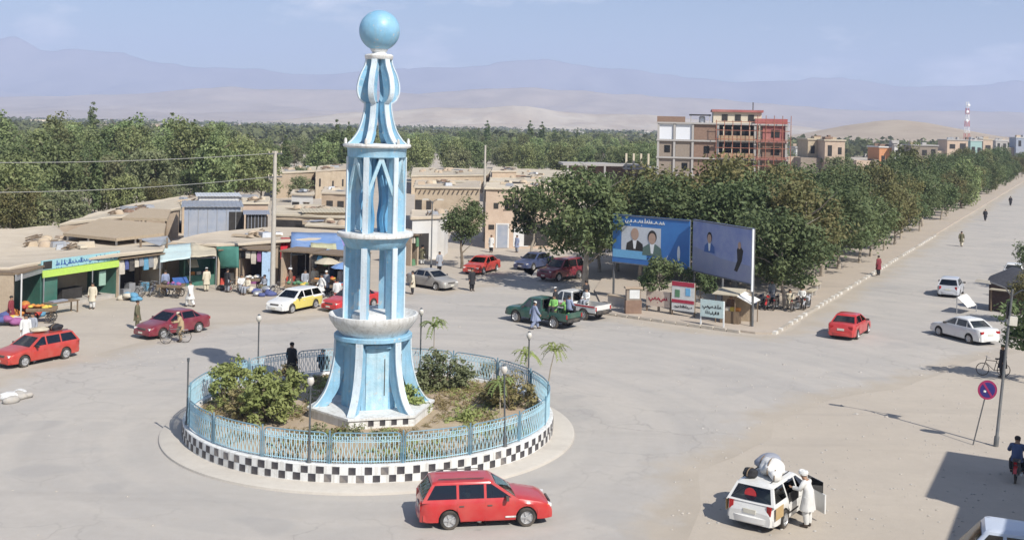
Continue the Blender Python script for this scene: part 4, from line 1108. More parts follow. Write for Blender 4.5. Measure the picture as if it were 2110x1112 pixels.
# ---------------------------------------------------------------- island planting
def bush(name, label, px, z, parts, leaf, seed, size=.16, cat='bush', aspect=.5, group=None):
    """parts: list of (dx, dy, dz, rx, rz, clumps) in metres."""
    p = G(px[0], px[1], z); t = thing(name, label, cat, p, group=group); rs = np.random.RandomState(seed)
    cs, rr = [], []; st = MB()
    for dx, dy, dz, rx, rz, n in parts:
        for _ in range(n):
            d = rs.normal(size=3); d /= np.linalg.norm(d); k = rs.rand() ** .45
            c = (dx + d[0] * rx * k, dy + d[1] * rx * k, max(.12, dz + d[2] * rz * k)); cs.append(c); rr.append(rs.uniform(.16, .34))
            if rs.rand() < .35: st.tube([(dx * .6, dy * .6, -.15), (lerp(dx * .6, c[0], .5), lerp(dy * .6, c[1], .5), c[2] * .55), c], [.03, .02, .008], 5, cap=False)
    V, q = leaf_cloud(rs, cs, rr, 34, size, aspect=aspect)
    link('foliage', np_mesh('foliage', V, q, leaf), t)
    st.build('stem', M_BARK, t)
    return t
bush('shrub', 'dense green bush with dark heart at the front of the island', (555, 868), .6, [(0, 0, .9, 1.15, .9, 60), (.7, .3, 1.4, .7, .75, 24), (-.5, .5, 1.2, .8, .8, 24)], M_LEAF_B, 31, .2)
bush('shrub', 'pale green bush near the bare lamp post', (462, 838), .6, [(0, 0, 1.0, .75, .9, 32), (.3, .8, 1.1, .7, .75, 20)], M_LEAF_B, 32, .19)
bush('shrub', 'dry brownish bush between the two green bushes', (500, 858), .6, [(0, 0, .6, .9, .5, 26)], M_LEAF_R, 33, .16)
bush('shrub', 'dry reddish bush at the island back beside the person in black', (600, 800), .6, [(0, 0, .7, .6, .5, 18)], M_LEAF_R, 34, .16)
bush('shrub', 'wide olive bush behind the tower base', (910, 800), .6, [(0, 0, .9, 1.2, .85, 52), (1.0, .2, .7, .8, .6, 22), (-.9, -.3, .6, .7, .6, 18)], M_LEAF_O, 35, .17)
bush('shrub', 'dark green weeds growing up the tower plinth', (838, 848), .6, [(0, 0, .7, .45, .65, 18), (.5, -.2, .4, .5, .3, 10)], M_LEAF_B, 36, .16)
bush('shrub', 'dry yellowish bush under the thin lamp post', (1052, 842), .6, [(0, 0, .8, 1.1, .75, 40), (-.8, .6, .6, .7, .5, 18)], M_LEAF_R, 37, .17)
bush('shrub', 'small reddish bush by the railing gate', (1003, 782), .6, [(0, 0, .5, .5, .4, 14)], M_LEAF_R, 38, .15)
bush('shrub', 'low green tuft on the bare soil before the tower', (960, 868), .6, [(0, 0, .25, .5, .2, 10)], M_LEAF_B, 39, .14)
bush('shrub', 'low weeds along the front railing', (720, 905), .6, [(0, 0, .22, .7, .2, 12), (1.3, .1, .2, .6, .15, 9), (-1.2, 0, .25, .5, .2, 8)], M_LEAF_O, 40, .13)
def sapling(label, px, z, h, n, seed, bend=(0, 0)):
    p = G(px[0], px[1], z); t = thing('sapling', label, 'sapling', p); rnd = random.Random(seed)
    st = MB(); top = Vector((bend[0], bend[1], h)); st.tube([(0, 0, -.1), (bend[0] * .4, bend[1] * .4, h * .5), top], [.04, .03, .015], 6); st.build('stem', M_BARKP, t)
    V, Q = [], []
    for k in range(n):
        a = 2 * PI * k / n + rnd.uniform(-.3, .3); up = rnd.uniform(.5, 1.25); Lf = rnd.uniform(.55, .9)
        pts = [top + Vector((math.cos(a), math.sin(a), 0)) * (Lf * s_) + Vector((0, 0, up * s_ - 1.0 * s_ * s_)) for s_ in (0, .2, .4, .6, .8, 1.0)]
        for i in range(1, 6):
            side = Vector((-math.sin(a), math.cos(a), 0)); fw = (pts[i] - pts[i - 1]).normalized()
            for s_ in (-1, 1):
                for f_ in (.0, .5):
                    b0 = pts[i - 1].lerp(pts[i], f_); tip = b0 + side * s_ * .17 + fw * .16 + Vector((0, 0, -.03)); n0 = len(V)
                    V += [b0, b0 + fw * .06 + side * s_ * .08, tip, b0 + side * s_ * .1 - fw * .03]; Q.append((n0, n0 + 1, n0 + 2, n0 + 3))
    link('fronds', np_mesh('fronds', [tuple(v) for v in V], Q, M_LEAF_B), t)
sapling('drooping sapling with long leaves right beside the tower', (893, 772), .6, 2.35, 11, 3)
sapling('sapling with spreading leaves left of the dark lamp post', (1085, 800), .6, 1.55, 9, 4)
sapling('taller sapling with spreading leaves outside the railing', (1128, 800), .6, 1.75, 10, 5, (.3, 0))
sapling('little sapling inside the railing by the thin lamp post', (1030, 850), .6, 1.2, 8, 6)
# dry grass on the island soil
rs = np.random.RandomState(9); cs = []; hn8 = hash_noise(8)
while len(cs) < 1500:
    a, r = rs.rand() * 6.283, RF * .97 * math.sqrt(rs.rand())
    if r > 2.8 and fbm(hn8, np.array([r * math.cos(a) * .5 + 40]), np.array([r * math.sin(a) * .5 + 40]), 3)[0] > .43: cs.append((TX + r * math.cos(a), TY + r * math.sin(a), .64))
V, q = leaf_cloud(rs, cs, [.19] * len(cs), 9, .24, aspect=.16, squash=.7)
tag(link('dry_grass', np_mesh('dry_grass', V, q, M_LEAF_R)), 'dry grass tufts on the island soil', 'grass', kind='stuff')

cs = []
while len(cs) < 500:
    a, r = rs.rand() * 6.283, RF * .97 * math.sqrt(rs.rand())
    if r > 2.9 and fbm(hn8, np.array([r * math.cos(a) * .45 + 90]), np.array([r * math.sin(a) * .45 + 10]), 3)[0] > .52: cs.append((TX + r * math.cos(a), TY + r * math.sin(a), .66))
V, q = leaf_cloud(rs, cs, [.22] * len(cs), 10, .2, aspect=.3, squash=.7)
tag(link('green_weeds', np_mesh('green_weeds', V, q, M_LEAF_B)), 'low green weeds scattered over the island soil', 'weeds', kind='stuff')
# ================================================================ MARKET, MUD HOUSES, BUILDINGS
M_MUD = mat('mud_plaster', (0.40, 0.315, 0.225), rough=0.97, col2=(0.52, 0.425, 0.315), scale=0.9, detail=8, bump=0.5, bscale=5, coords='Object', objvar=0.08)
M_MUDR = mat('mud_roof', (0.47, 0.40, 0.30), rough=0.97, col2=(0.58, 0.51, 0.40), scale=0.6, detail=9, bump=0.5, bscale=4, dust=0.3, dustcol=(0.36, 0.31, 0.24), objvar=0.07)
M_PINK = mat('pink_mud', (0.46, 0.345, 0.26), rough=0.97, col2=(0.57, 0.45, 0.35), scale=0.8, detail=8, bump=0.4, bscale=5)
M_LIME = mat('limewash', (0.60, 0.61, 0.62), rough=0.9, col2=(0.70, 0.69, 0.66), scale=1.1, detail=7, dust=0.4)
M_DARK = mat('interior_shade_and_dark', (0.035, 0.032, 0.030), rough=0.9, var=0.4, scale=1.5)  # near-black puts the shade of interiors into the colour; plain dark parts share it
M_REED = mat('reed', (0.34, 0.265, 0.18), rough=0.95, col2=(0.48, 0.39, 0.28), scale=2.5, stretch=(1, 9, 1), bump=0.4, bscale=8)
M_TIN = mat('tin_sheet', (0.42, 0.44, 0.47), rough=0.45, metal=0.5, var=0.2, scale=1.2, dust=0.4)
M_BGREY = mat('blue_grey_sheet', (0.22, 0.27, 0.36), rough=0.7, col2=(0.34, 0.37, 0.43), scale=1.2, dust=0.25)
M_GREENP = mat('green_shutter', (0.02, 0.13, 0.10), rough=0.5, var=0.25, scale=1.5, dust=0.2)
M_LIMEG = mat('lime_fascia', (0.42, 0.62, 0.10), rough=0.6, var=0.08, dust=0.15)
M_CYAN = mat('cyan_sign', (0.30, 0.55, 0.60), rough=0.5, var=0.1, dust=0.2)
M_PCYAN = mat('pale_cyan_sign', (0.52, 0.66, 0.66), rough=0.6, var=0.08, dust=0.25)
M_INKB = mat('sign_ink_blue', (0.05, 0.12, 0.35), rough=0.5)
M_INKW = mat('sign_ink_white', (0.78, 0.80, 0.80), rough=0.5)
M_BTARP = mat('blue_tarp', (0.16, 0.30, 0.60), rough=0.6, col2=(0.26, 0.40, 0.66), scale=1.5, dust=0.2, trans=0.15)
M_GTARP = mat('grey_tarp', (0.32, 0.34, 0.40), rough=0.75, var=0.15, scale=1.5, trans=0.1)
M_GREENT = mat('green_canvas', (0.06, 0.20, 0.16), rough=0.8, var=0.2, scale=1.5, trans=0.1)
M_BEIGET = mat('beige_canvas', (0.56, 0.50, 0.38), rough=0.85, var=0.12, scale=1.5, trans=0.15)
M_REDT = mat('red_cloth', (0.50, 0.02, 0.035), rough=0.8, var=0.15, trans=0.1)
M_LILAC = mat('lilac_cloth', (0.34, 0.28, 0.58), rough=0.8, var=0.15, trans=0.1)
M_WCLOTH = mat('white_cloth', (0.72, 0.71, 0.68), rough=0.85, var=0.06)
CLOTH = [mat('goods_%d' % i, c, rough=.8, var=.2, scale=4) for i, c in enumerate(((.45, .06, .04), (.55, .22, .05), (.08, .10, .25), (.55, .50, .42), (.10, .22, .12), (.30, .10, .25), (.60, .45, .08), (.12, .30, .45)))]

M_BRICK = mat('brown_brick', (0.20, 0.125, 0.09), rough=.9, col2=(0.28, 0.19, 0.14), scale=3, bump=.3)
M_BRICK2 = mat('grey_brick', (0.235, 0.19, 0.155), rough=.9, col2=(0.31, 0.26, 0.21), scale=3, bump=.3)
def poly_area(p):
    return sum(p[i][0] * p[(i + 1) % len(p)][1] - p[(i + 1) % len(p)][0] * p[i][1] for i in range(len(p)))
def ccw(p): return p if poly_area(p) > 0 else p[::-1]
def offset_poly(p, d):
    n = len(p); out = []
    for i in range(n):
        a, b, c = Vector(p[i - 1]), Vector(p[i]), Vector(p[(i + 1) % n])
        e1, e2 = (b - a).normalized(), (c - b).normalized()
        n1, n2 = Vector((e1.y, -e1.x)), Vector((e2.y, -e2.x)); m = (n1 + n2)
        m = m / max(.35, m.length_squared / 2) if m.length > .1 else n1
        out.append(tuple(b + m * d))
    return out
def soft_slab(mb, poly, z0, z1, r=.12):
    """Flat mud roof with a rounded, slightly uneven lip."""
    rnd = random.Random(int(abs(poly[0][0] * 100)))
    dens = []
    for i, p in enumerate(poly):
        q = poly[(i + 1) % len(poly)]; L = math.hypot(q[0] - p[0], q[1] - p[1]); k = max(1, int(L / 1.2))
        for j in range(k):
            t = j / k; w = .0 if j == 0 else rnd.uniform(-.07, .07)
            dens.append((p[0] + (q[0] - p[0]) * t + w, p[1] + (q[1] - p[1]) * t + w))
    dz = [rnd.uniform(-.05, .06) for _ in dens]
    inn = offset_poly(dens, -r); inn2 = offset_poly(dens, -r * 3)
    rings = [[(x, y, z0) for x, y in dens], [(x, y, z1 - r * .6 + d) for (x, y), d in zip(dens, dz)], [(x, y, z1 + d) for (x, y), d in zip(inn, dz)], [(x, y, z1 - .06 + d * .3) for (x, y), d in zip(inn2, dz)]]
    mb.loft(rings)
def mud_house(name, label, roof_px, h, wall=M_MUD, roof=M_MUDR, holes=(), cat='house', over=.18, group=None, pts=None, front=None):
    """roof_px: the roof outline in photo pixels at height h. holes: (edge index, t, z, w, hh, kind) parts set on the wall of that edge; a hole is a panel of painted shade."""
    P_ = pts or [tuple(G(u, v, h)[:2]) for u, v in roof_px]
    P_ = ccw(P_); cx, cy = sum(p[0] for p in P_) / len(P_), sum(p[1] for p in P_) / len(P_)
    loc = [(x - cx, y - cy) for x, y in P_]
    t = thing(name, label, cat, (cx, cy, 0), group=group)
    wl_ = offset_poly(loc, -over)
    if front:                                                    # arcade: the wall stands back behind the shop fronts
        raw = [tuple(G(u, v, h)[:2]) for u, v in roof_px]
        wl_ = ccw([(x - cx + (.5 if k >= front else 0), y - cy + (6.2 if k < front else -.3)) for k, (x, y) in enumerate(raw)])
    MB().prism(wl_, -.05, h - .16).build('wall', wall, t, smooth=False)
    m = MB(); soft_slab(m, loc, h - .22, h); m.build('roof', roof, t)
    inn = offset_poly(loc, -over)
    rj = random.Random(int(abs(cx * 31 + cy)) + len(roof_px or ())); area = abs(poly_area(loc)) / 2
    for _ in range(int(min(16, 3 + area / 14))):                 # things left lying on the roof
        wts = [rj.random() ** 1.5 for _p in loc]; sw = sum(wts); px_, py_ = sum(w_ * p_[0] for w_, p_ in zip(wts, loc)) / sw * .9, sum(w_ * p_[1] for w_, p_ in zip(wts, loc)) / sw * .9
        kind_ = rj.random(); m_ = MB()
        if kind_ < .35: m_.box((px_, py_, h + .1), (rj.uniform(.6, 2.2), rj.uniform(.3, 1.0), rj.uniform(.12, .5)), rz=rj.uniform(0, 3), taper=.8).build('roof_clutter', rj.choice((M_MUD, M_BRICK, M_MUDR, M_TIN)), t, smooth=False)
        elif kind_ < .65:
            for k_ in range(5): m_.tube([(px_ + rj.uniform(-.2, .2), py_ - rj.uniform(.6, 1.4), h + .05 + .05 * k_), (px_ + rj.uniform(-.5, .5), py_ + rj.uniform(.6, 1.4), h + .08 + .05 * k_)], .05, 5)
            m_.build('stick_pile', M_WOOD, t)
        elif kind_ < .85: m_.box((px_, py_, h + .04), (rj.uniform(1, 2.6), rj.uniform(.8, 2), .05), rz=rj.uniform(0, 3), rx=rj.uniform(-.08, .08)).build('roof_sheet', rj.choice((M_GTARP, M_TIN, M_BEIGET, M_REED, M_DARK)), t, smooth=False)
        else: m_.lathe([(.5, -.1), (.48, .12), (.34, .32), (.0, .42)], 12, c=(px_, py_, h)).build('mud_dome', M_MUD, t)
    for e, tt, z, w, hh, kind in holes:
        # edge facing the camera is chosen by index after ccw ordering: pick edges by descending closeness to the camera
        order = sorted(range(len(inn)), key=lambda i: (inn[i][1] + inn[(i + 1) % len(inn)][1]))
        i = order[e]; a, b = Vector(inn[i]), Vector(inn[(i + 1) % len(inn)])
        if a.x > b.x: a, b = b, a
        d = (b - a).normalized(); nr = Vector((d.y, -d.x)); c = a.lerp(b, tt); ang = math.atan2(d.y, d.x)
        def put(nm, mt, off, sx, sy, sz, dz=0, par=t, dx=0):
            return MB().box((c.x + nr.x * off + d.x * dx, c.y + nr.y * off + d.y * dx, z + dz), (sx, sy, sz), rz=ang).build(nm, mt, par, smooth=False)
        if kind == 'window':
            o = put('window', M_GLASS, .004, w, .04, hh); put('frame', M_WOOD, .03, w + .16, .06, .08, hh / 2 + .03, o); put('sill', M_WOOD, .05, w + .2, .12, .07, -hh / 2 - .03, o)
            put('mullion', M_WOOD, .03, .06, .03, hh - .02, 0, o)
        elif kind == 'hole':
            put('opening_shade', M_DARK, .006, w, .05, hh)  # near-black panel on the solid wall; the opening's shade is its colour
        elif kind == 'door':
            o = put('door', M_BGREY, .01, w, .05, hh); put('frame', M_LIME, .03, w + .3, .08, .16, hh / 2 + .07, o); put('jamb', M_LIME, .03, .15, .08, hh, 0, o, -w / 2 - .07); put('jamb', M_LIME, .03, .15, .08, hh, 0, o, w / 2 + .07)
        elif kind == 'shutter':
            put('shutter', M_GREENP, .01, w, .05, hh)
        elif kind == 'white':
            put('limewash_panel', M_LIME, .01, w, .03, hh)
        elif kind == 'beams':
            n = int(w / .55)
            bm_ = MB().box((0, 0, 0), (.12, .5, .12)).mesh('roof_beam', M_WOOD, smooth=False)
            for k in range(n):
                dd = -w / 2 + (k + .5) * w / n
                link('roof_beam', bm_, t, (c.x + nr.x * .2 + d.x * dd, c.y + nr.y * .2 + d.y * dd, z), ang)
    return t
# --- front roofs
mud_house('mud_shop_block', 'long low mud-roofed shop block behind the green shop sign', [(-150, 552), (20, 551), (85, 540), (240, 523), (336, 512), (342, 494), (140, 487), (112, 464), (0, 472), (-150, 478)], 3.15, front=5, cat='shop')
mud_house('mud_shop_block', 'mud-roofed shop row behind the hanging clothes and the concrete pole', [(352, 497), (446, 502), (500, 500), (580, 494), (722, 488), (722, 476), (640, 470), (560, 466), (450, 476), (395, 484)], 3.1, front=5, cat='shop')
# --- back roofs
mud_house('mud_house', 'long mud house whose pale roof edge runs under the grove', [(122, 461), (215, 449), (300, 440), (372, 428), (372, 404), (262, 421), (180, 442)], 3.2, cat='house')
mud_house('mud_house', 'mud house with a narrow roof beside the white tin roof', [(372, 418), (408, 418), (408, 402), (372, 402)], 3.4)
mud_house('mud_house', 'pinkish mud house wall right behind the concrete pole', [(497, 417), (556, 417), (556, 405), (497, 405)], 3.6, wall=M_PINK, holes=[(0, .5, 1.6, 1.6, 1.7, 'hole')])
mud_house('mud_house', 'long flat mud house with a shady front beyond the blue awnings', [(560, 440), (722, 446), (722, 428), (640, 420), (560, 424)], 3.3, holes=[(0, .2, 1.9, 3.0, 1.6, 'hole'), (0, .55, 1.5, 4.0, 1.6, 'hole')])
mud_house('mud_house', 'small mud house with a doorway above the blue awnings', [(628, 462), (722, 466), (722, 454), (636, 452)], 3.3, holes=[(0, .1, 1.7, .9, 1.8, 'hole'), (0, .22, 1.7, .7, 1.8, 'white')])
mud_house('whitewashed_house', 'small whitewashed house peeping out at the grove edge', [(598, 398), (648, 400), (648, 390), (602, 389)], 3.4, wall=M_LIME, holes=[(0, .7, 1.8, .8, .9, 'window'), (0, .2, 1.4, 1.0, 1.8, 'hole')])
mud_house('mud_house', 'plain mud house with a domed parapet in front of the grove', [(566, 356), (650, 352), (652, 343), (572, 345)], 4.2, holes=[(0, .97, 2.4, .5, 1.4, 'hole')])
mud_house('mud_house', 'taller mud house with two small dark windows next to the tower', [(650, 352), (722, 347), (722, 336), (655, 342)], 4.6, holes=[(0, .12, 2.6, .6, 1.3, 'hole'), (0, .5, 2.1, .6, 1.2, 'hole'), (0, .8, 2.2, .6, 1.2, 'hole')])
mud_house('mud_house', 'roofless mud house of low walls below the taller one', [(660, 396), (722, 398), (722, 386), (668, 384)], 3.2, holes=[(0, .3, 1.6, .9, 1.0, 'hole'), (0, .7, 1.6, .9, 1.0, 'hole')])
# --- right of the tower
mud_house('mud_compound', 'long low mud compound with a wavy parapet in front of the orchard belt', [(846, 362), (1005, 360), (1012, 348), (850, 345)], 3.3, holes=[(0, .32, 1.9, .9, 1.1, 'hole'), (0, .72, 1.9, .9, 1.0, 'hole')])
mud_house('mud_compound', 'pinkish long mud house with a raised roof box beyond the pole', [(1008, 372), (1192, 376), (1185, 352), (1015, 345)], 3.6, wall=M_PINK, holes=[(0, .15, 2.0, .7, .9, 'hole'), (0, .45, 2.0, .7, .9, 'hole'), (0, .7, 2.0, .7, .9, 'hole')])
mud_house('mud_house', 'roof box of pale mud on the pinkish long house', [(1012, 352), (1066, 352), (1066, 344), (1016, 343)], 4.7)
mud_house('mud_house', 'brown mud house with a row of slanting roof beams over its wall', [(852, 384), (990, 386), (992, 372), (856, 370)], 5.2, holes=[(0, .5, 4.75, 8.0, .1, 'beams'), (0, .06, 2.8, .8, 1.6, 'hole'), (0, .22, 2.8, .6, 1.4, 'hole'), (0, .95, 2.6, .8, 1.8, 'window')])
mud_house('pink_mud_house', 'two storey pinkish mud house with a blue door framed in white', [(998, 386), (1180, 388), (1180, 376), (1000, 374)], 6.3, wall=M_PINK, holes=[(0, .27, 4.6, .9, 1.1, 'window'), (0, .36, 4.4, .6, 1.7, 'hole'), (0, .12, 4.4, .5, .6, 'hole'), (0, .5, 4.6, .9, 1.1, 'window'), (0, .2, 1.25, 1.1, 2.4, 'door'), (0, .07, 2.2, .6, .5, 'hole'), (0, .42, 1.2, 1.6, 2.0, 'white'), (0, .6, 1.4, 2.6, 2.2, 'hole')])
wh = mud_house('whitewashed_shop', 'whitewashed corner shop with rounded end wall and dark doorway', None, 4.0, wall=M_LIME, pts=[tuple(G(846, 448, 4.0)[:2]), tuple(G(905, 446, 4.0)[:2]), tuple(G(920, 443, 4.0)[:2]), tuple(G(928, 437, 4.0)[:2]), tuple(G(922, 430, 4.0)[:2]), tuple(G(846, 432, 4.0)[:2])], cat='shop', holes=[(0, .42, 1.25, 1.3, 2.4, 'hole')])
# --- thatched pavilion
def pavilion(name, label, px, z, thick, roofm, posts, postm=M_WOOD):
    pts = [G(u, v, z + d) for u, v, d in px]; c = sum(pts, Vector()) / len(pts); t = thing(name, label, 'shelter', (c.x, c.y, 0))
    m = MB(); pl_ = [p - Vector((c.x, c.y, 0)) for p in pts]
    if poly_area([(p.x, p.y) for p in pl_]) < 0: pl_ = pl_[::-1]
    m.slab(pl_, thick); m.build('roof', roofm, t, smooth=False)
    for u, v, dz in posts:
        q = G(u, v, z + dz); MB().tube([(q.x - c.x, q.y - c.y, 0), (q.x - c.x, q.y - c.y, z + dz - thick * .5)], .09, 6).build('post', postm, t)
    return t
pavilion('thatched_shelter', 'open shelter with a brown reed roof on pale posts', [(130, 480, 0), (240, 491, 0), (338, 480, 0), (342, 460, .1), (205, 450, .15)], 3.7, .22, M_REED, [(140, 480, 0), (183, 484, 0), (240, 489, 0), (279, 485, 0), (335, 478, 0), (210, 453, .1)], M_LIME)
pavilion('thatched_shelter', 'second reed-roofed shelter farther back with a dark brown end', [(252, 448, 0), (345, 450, 0), (352, 432, .1), (290, 428, .1)], 3.8, .25, M_REED, [(256, 447, 0), (300, 448, 0), (342, 449, 0), (292, 430, .1)])
pavilion('tin_shelter', 'grey tin awning propped between the two shop rows', [(285, 492, 0), (330, 506, -.5), (352, 498, -.4), (345, 486, .1)], 3.7, .05, M_TIN, [(290, 492, 0), (344, 489, 0)])
# --- blue-grey shed with white tin roof
def shed(name, label, u0, u1, v, z, depth, wallm, roofm, door=True):
    a, b = G(u0, v, z), G(u1, v, z); d = (b - a); d.z = 0; L = d.length; ang = math.atan2(d.y, d.x)
    t = thing(name, label, 'shed', (a.x, a.y, 0), ang)
    MB().box((L / 2, depth / 2, z / 2 - .05), (L, depth, z - .1)).build('wall', wallm, t, smooth=False)
    m = MB(); n = 28
    for i in range(n):                                           # corrugated sheet
        m.box(((i + .5) * (L + .6) / n - .3, depth / 2, z + (.02 if i % 2 else -.01)), ((L + .6) / n * .98, depth + .6, .05), rx=.03)
    tag(m.build('roof', roofm, t, smooth=False), kind='stuff')
    rib = MB().box((0, 0, 0), (.05, .05, z - .2)).mesh('wall_rib', roofm, smooth=False)
    for i in range(6): link('wall_rib', rib, t, (L * (i + .5) / 6, -.02, z / 2 - .05))
    if door: MB().box((L * .93, -.012, z * .45), (1.5, .05, z * .8)).build('doorway', M_DARK, t, smooth=False)  # dark panel on the wall, with the doorway's shade painted in
    return t
shed('sheet_metal_shed', 'blue-grey sheet metal shed with a bright tin roof behind the market', 380, 496, 424, 4.0, 5.5, M_BGREY, M_TIN)
shed('tin_roofed_shed', 'small shed with a raised white tin roof at the grove edge', 410, 492, 403, 4.2, 3.5, M_LIME, mat('white_tin', (.66, .68, .70), rough=.4, metal=.2, dust=.2), False)
shed('low_shed', 'low tarpaulin-roofed shed with a dark front beside the concrete pole', 508, 550, 440, 3.4, 3.0, M_DARK, M_GTARP, False)
shed('low_shed', 'wide low shed with an uneven roof left of the taller mud house', 628, 722, 436, 3.6, 3.2, M_REED, M_BEIGET, False)

# ---------------------------------------------------------------- shop fronts and stalls
def frontage(u0, v0, u1, v1, name, label, cat='shop'):
    a, b = G(u0, v0), G(u1, v1); d = b - a; L = d.length
    return thing(name, label, cat, a, math.atan2(d.y, d.x)), L
def squiggle(mb, x0, x1, z0, z1, y, seed, n=9):
    """Running cursive lettering as raised strokes with dots; too worn to read."""
    rnd = random.Random(seed); H = z1 - z0; x = x1
    base = z0 + H * .35
    while x > x0 + H * .3:
        w = rnd.uniform(.25, .6) * H; k = rnd.random()
        if k < .3: pts = [(x, base), (x - w * .1, base + H * .6), (x - w * .2, base), (x - w * .5, base)]; w *= .5
        elif k < .6: pts = [(x, base + H * .12), (x - w * .3, base - H * .22), (x - w * .8, base - H * .1), (x - w, base + H * .15)]
        else: pts = [(x, base), (x - w * .3, base + H * .28), (x - w * .6, base), (x - w, base)]
        for p, q in zip(pts, pts[1:]):
            dx, dz = q[0] - p[0], q[1] - p[1]; Ls = math.hypot(dx, dz)
            if Ls < 1e-3: continue
            mb.box(((p[0] + q[0]) / 2, y, (p[1] + q[1]) / 2), (Ls + H * .09, .012, H * .12), ry=-math.atan2(dz, dx))
        if rnd.random() < .45: mb.box((x - w * .5, y, base + H * .42 * rnd.choice((1, -.9))), (H * .1, .012, H * .1))
        x -= w + H * rnd.choice((.02, .05, .25))
# green shop
t, L = frontage(82, 641, 241, 612, 'green_shop', 'green shop with a lime fascia and a blue lettered sign board')
MB().box((L / 2, 3.0, 1.5), (L, .15, 3.0)).build('back_wall', M_DARK, t, smooth=False)  # coloured near-black for the shade inside the shop
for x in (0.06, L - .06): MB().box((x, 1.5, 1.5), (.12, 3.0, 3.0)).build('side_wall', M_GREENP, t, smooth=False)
MB().box((L / 2, 1.5, .12), (L - .2, 2.9, .24)).build('floor', M_CONC, t, smooth=False)
MB().box((L / 2, 1.6, 2.98), (L + .1, 3.2, .1)).build('ceiling', M_GREENP, t, smooth=False)
MB().box((.75, .03, 1.15), (1.35, .06, 2.2)).build('shutter', M_GREENP, t, smooth=False)
MB().box((L * .80, .06, 1.5), (.6, .06, 1.0)).build('shutter', mat('pale_green', (.30, .45, .36), rough=.6), t, smooth=False)
o = MB().box((L / 2, -.22, 2.42), (L + .1, .08, .46), rx=-.12).build('fascia', M_LIMEG, t, smooth=False)
sg = MB().box((L / 2, -.10, 2.98), (L + .1, .10, .62)).build('sign_board', M_CYAN, t, smooth=False)
MB().box((.42, -.16, 2.98), (.72, .02, .5)).build('picture', M_DARK, sg, smooth=False)
m = MB(); squiggle(m, 1.0, L - .2, 2.74, 3.2, -.165, 4); m.build('lettering', M_INKB, sg, smooth=False)
for x in (.05, L * .62, L - .05): MB().tube([(x, -.25, 0), (x, -.25, 2.3)], .04, 6).build('post', M_TIN, t)
MB().box((L * .52, 1.2, .62), (1.8, .7, .75)).build('counter', M_DARK, t, smooth=False)
t, L = frontage(102, 652, 162, 642, 'wooden_table', 'wooden trestle table in front of the green shop', 'table')
MB().box((L / 2, .3, .78), (L, .8, .06)).build('tabletop', M_WOOD, t)
for x in (.1, L - .1):
    for y in (0, .6): MB().box((x, y, .38), (.07, .07, .76)).build('leg', M_WOOD, t)
MB().box((L * .4, .32, .86), (L * .5, .5, .08)).build('tray', M_GTARP, t)
# dark shop and tarp to its left
t, L = frontage(26, 662, 80, 641, 'dark_shop', 'dark open shop with a white pole beside the green shop')
MB().box((L / 2, 3.0, 1.5), (L, .15, 3.0)).build('back_wall', M_DARK, t, smooth=False)  # shop's inner shade put into the wall colour
MB().box((.06, 1.5, 1.5), (.12, 3.0, 3.0)).build('side_wall', M_MUD, t, smooth=False)
MB().box((L / 2, 1.4, 2.94), (L + .1, 3.4, .12)).build('ceiling', M_WOOD, t, smooth=False)
MB().box((L / 2, -.2, 2.72), (L + .3, .06, .4)).build('fascia', M_TIN, t, smooth=False)
MB().tube([(.0, -.5, 0), (.0, -.5, 2.95)], .05, 6).build('post', M_LIME, t)
def tarp(name, label, pts, material, posts=(), sag=.18, n=7, cat='awning'):
    """A cloth sheet over four corner points with sag, on poles."""
    a, b, c, d = [Vector(p) for p in pts]; ctr = (a + b + c + d) / 4; o = Vector((ctr.x, ctr.y, 0)); t = thing(name, label, cat, o)
    rnd = random.Random(int(ctr.x * 10)); rows = []
    for i in range(n + 1):
        s = i / n; r = []
        for j in range(n + 1):
            k = j / n; p = a.lerp(b, k).lerp(d.lerp(c, k), s)
            p.z -= sag * math.sin(PI * k) * math.sin(PI * s) * 1.3 + rnd.uniform(-.03, .03); r.append(tuple(p - o))
        rows.append(r)
    m = MB(); m.loft(rows, cap=False, closed=False)
    cl = m.build('cloth', material, t)
    md = cl.modifiers.new('thickness', 'SOLIDIFY'); md.thickness = .012
    for p in posts:
        p = Vector(p); MB().tube([(p.x - o.x, p.y - o.y, 0), (p.x - o.x, p.y - o.y, p.z)], .035, 6).build('pole', M_TIN, t)
    return t
def T4(px, zs): return [G(u, v, z) for (u, v), z in zip(px, zs)]
q = T4([(-60, 560), (22, 548), (8, 600), (-70, 618)], [2.9, 2.9, 1.7, 1.7]); tarp('tarpaulin_awning', 'grey sloping tarpaulin at the far left end of the market', q, M_GTARP, [q[1], q[2]])
q = T4([(330, 506), (398, 500), (392, 532), (330, 540)], [3.0, 3.05, 2.5, 2.4]); tarp('sign_awning', 'pale cyan painted awning sign over the market stalls', q, M_PCYAN, [q[2], q[3]], .04)
q = T4([(393, 500), (445, 498), (446, 527), (395, 530)], [3.1, 3.0, 2.5, 2.5]); tarp('canvas_awning', 'beige canvas awning beside the pale cyan sign', q, M_BEIGET, [q[2]], .1)
q = T4([(446, 508), (492, 508), (492, 552), (450, 552)], [3.0, 3.0, 1.5, 1.3]); tarp('canvas_screen', 'dark green canvas hung as a screen beside the clothes shop', q, M_GREENT, [], .1)
q = T4([(600, 478), (700, 480), (712, 522), (600, 520)], [3.4, 3.4, 2.5, 2.6]); tarp('blue_awning', 'broad blue tarpaulin awning over the bazaar crowd', q, M_BTARP, [q[2], q[3]], .25)
q = T4([(598, 494), (628, 492), (630, 524), (598, 526)], [2.9, 2.9, 2.4, 2.4]); tarp('white_awning', 'small white awning on a thin pole beside the red banner', q, M_WCLOTH, [q[2]], .1)
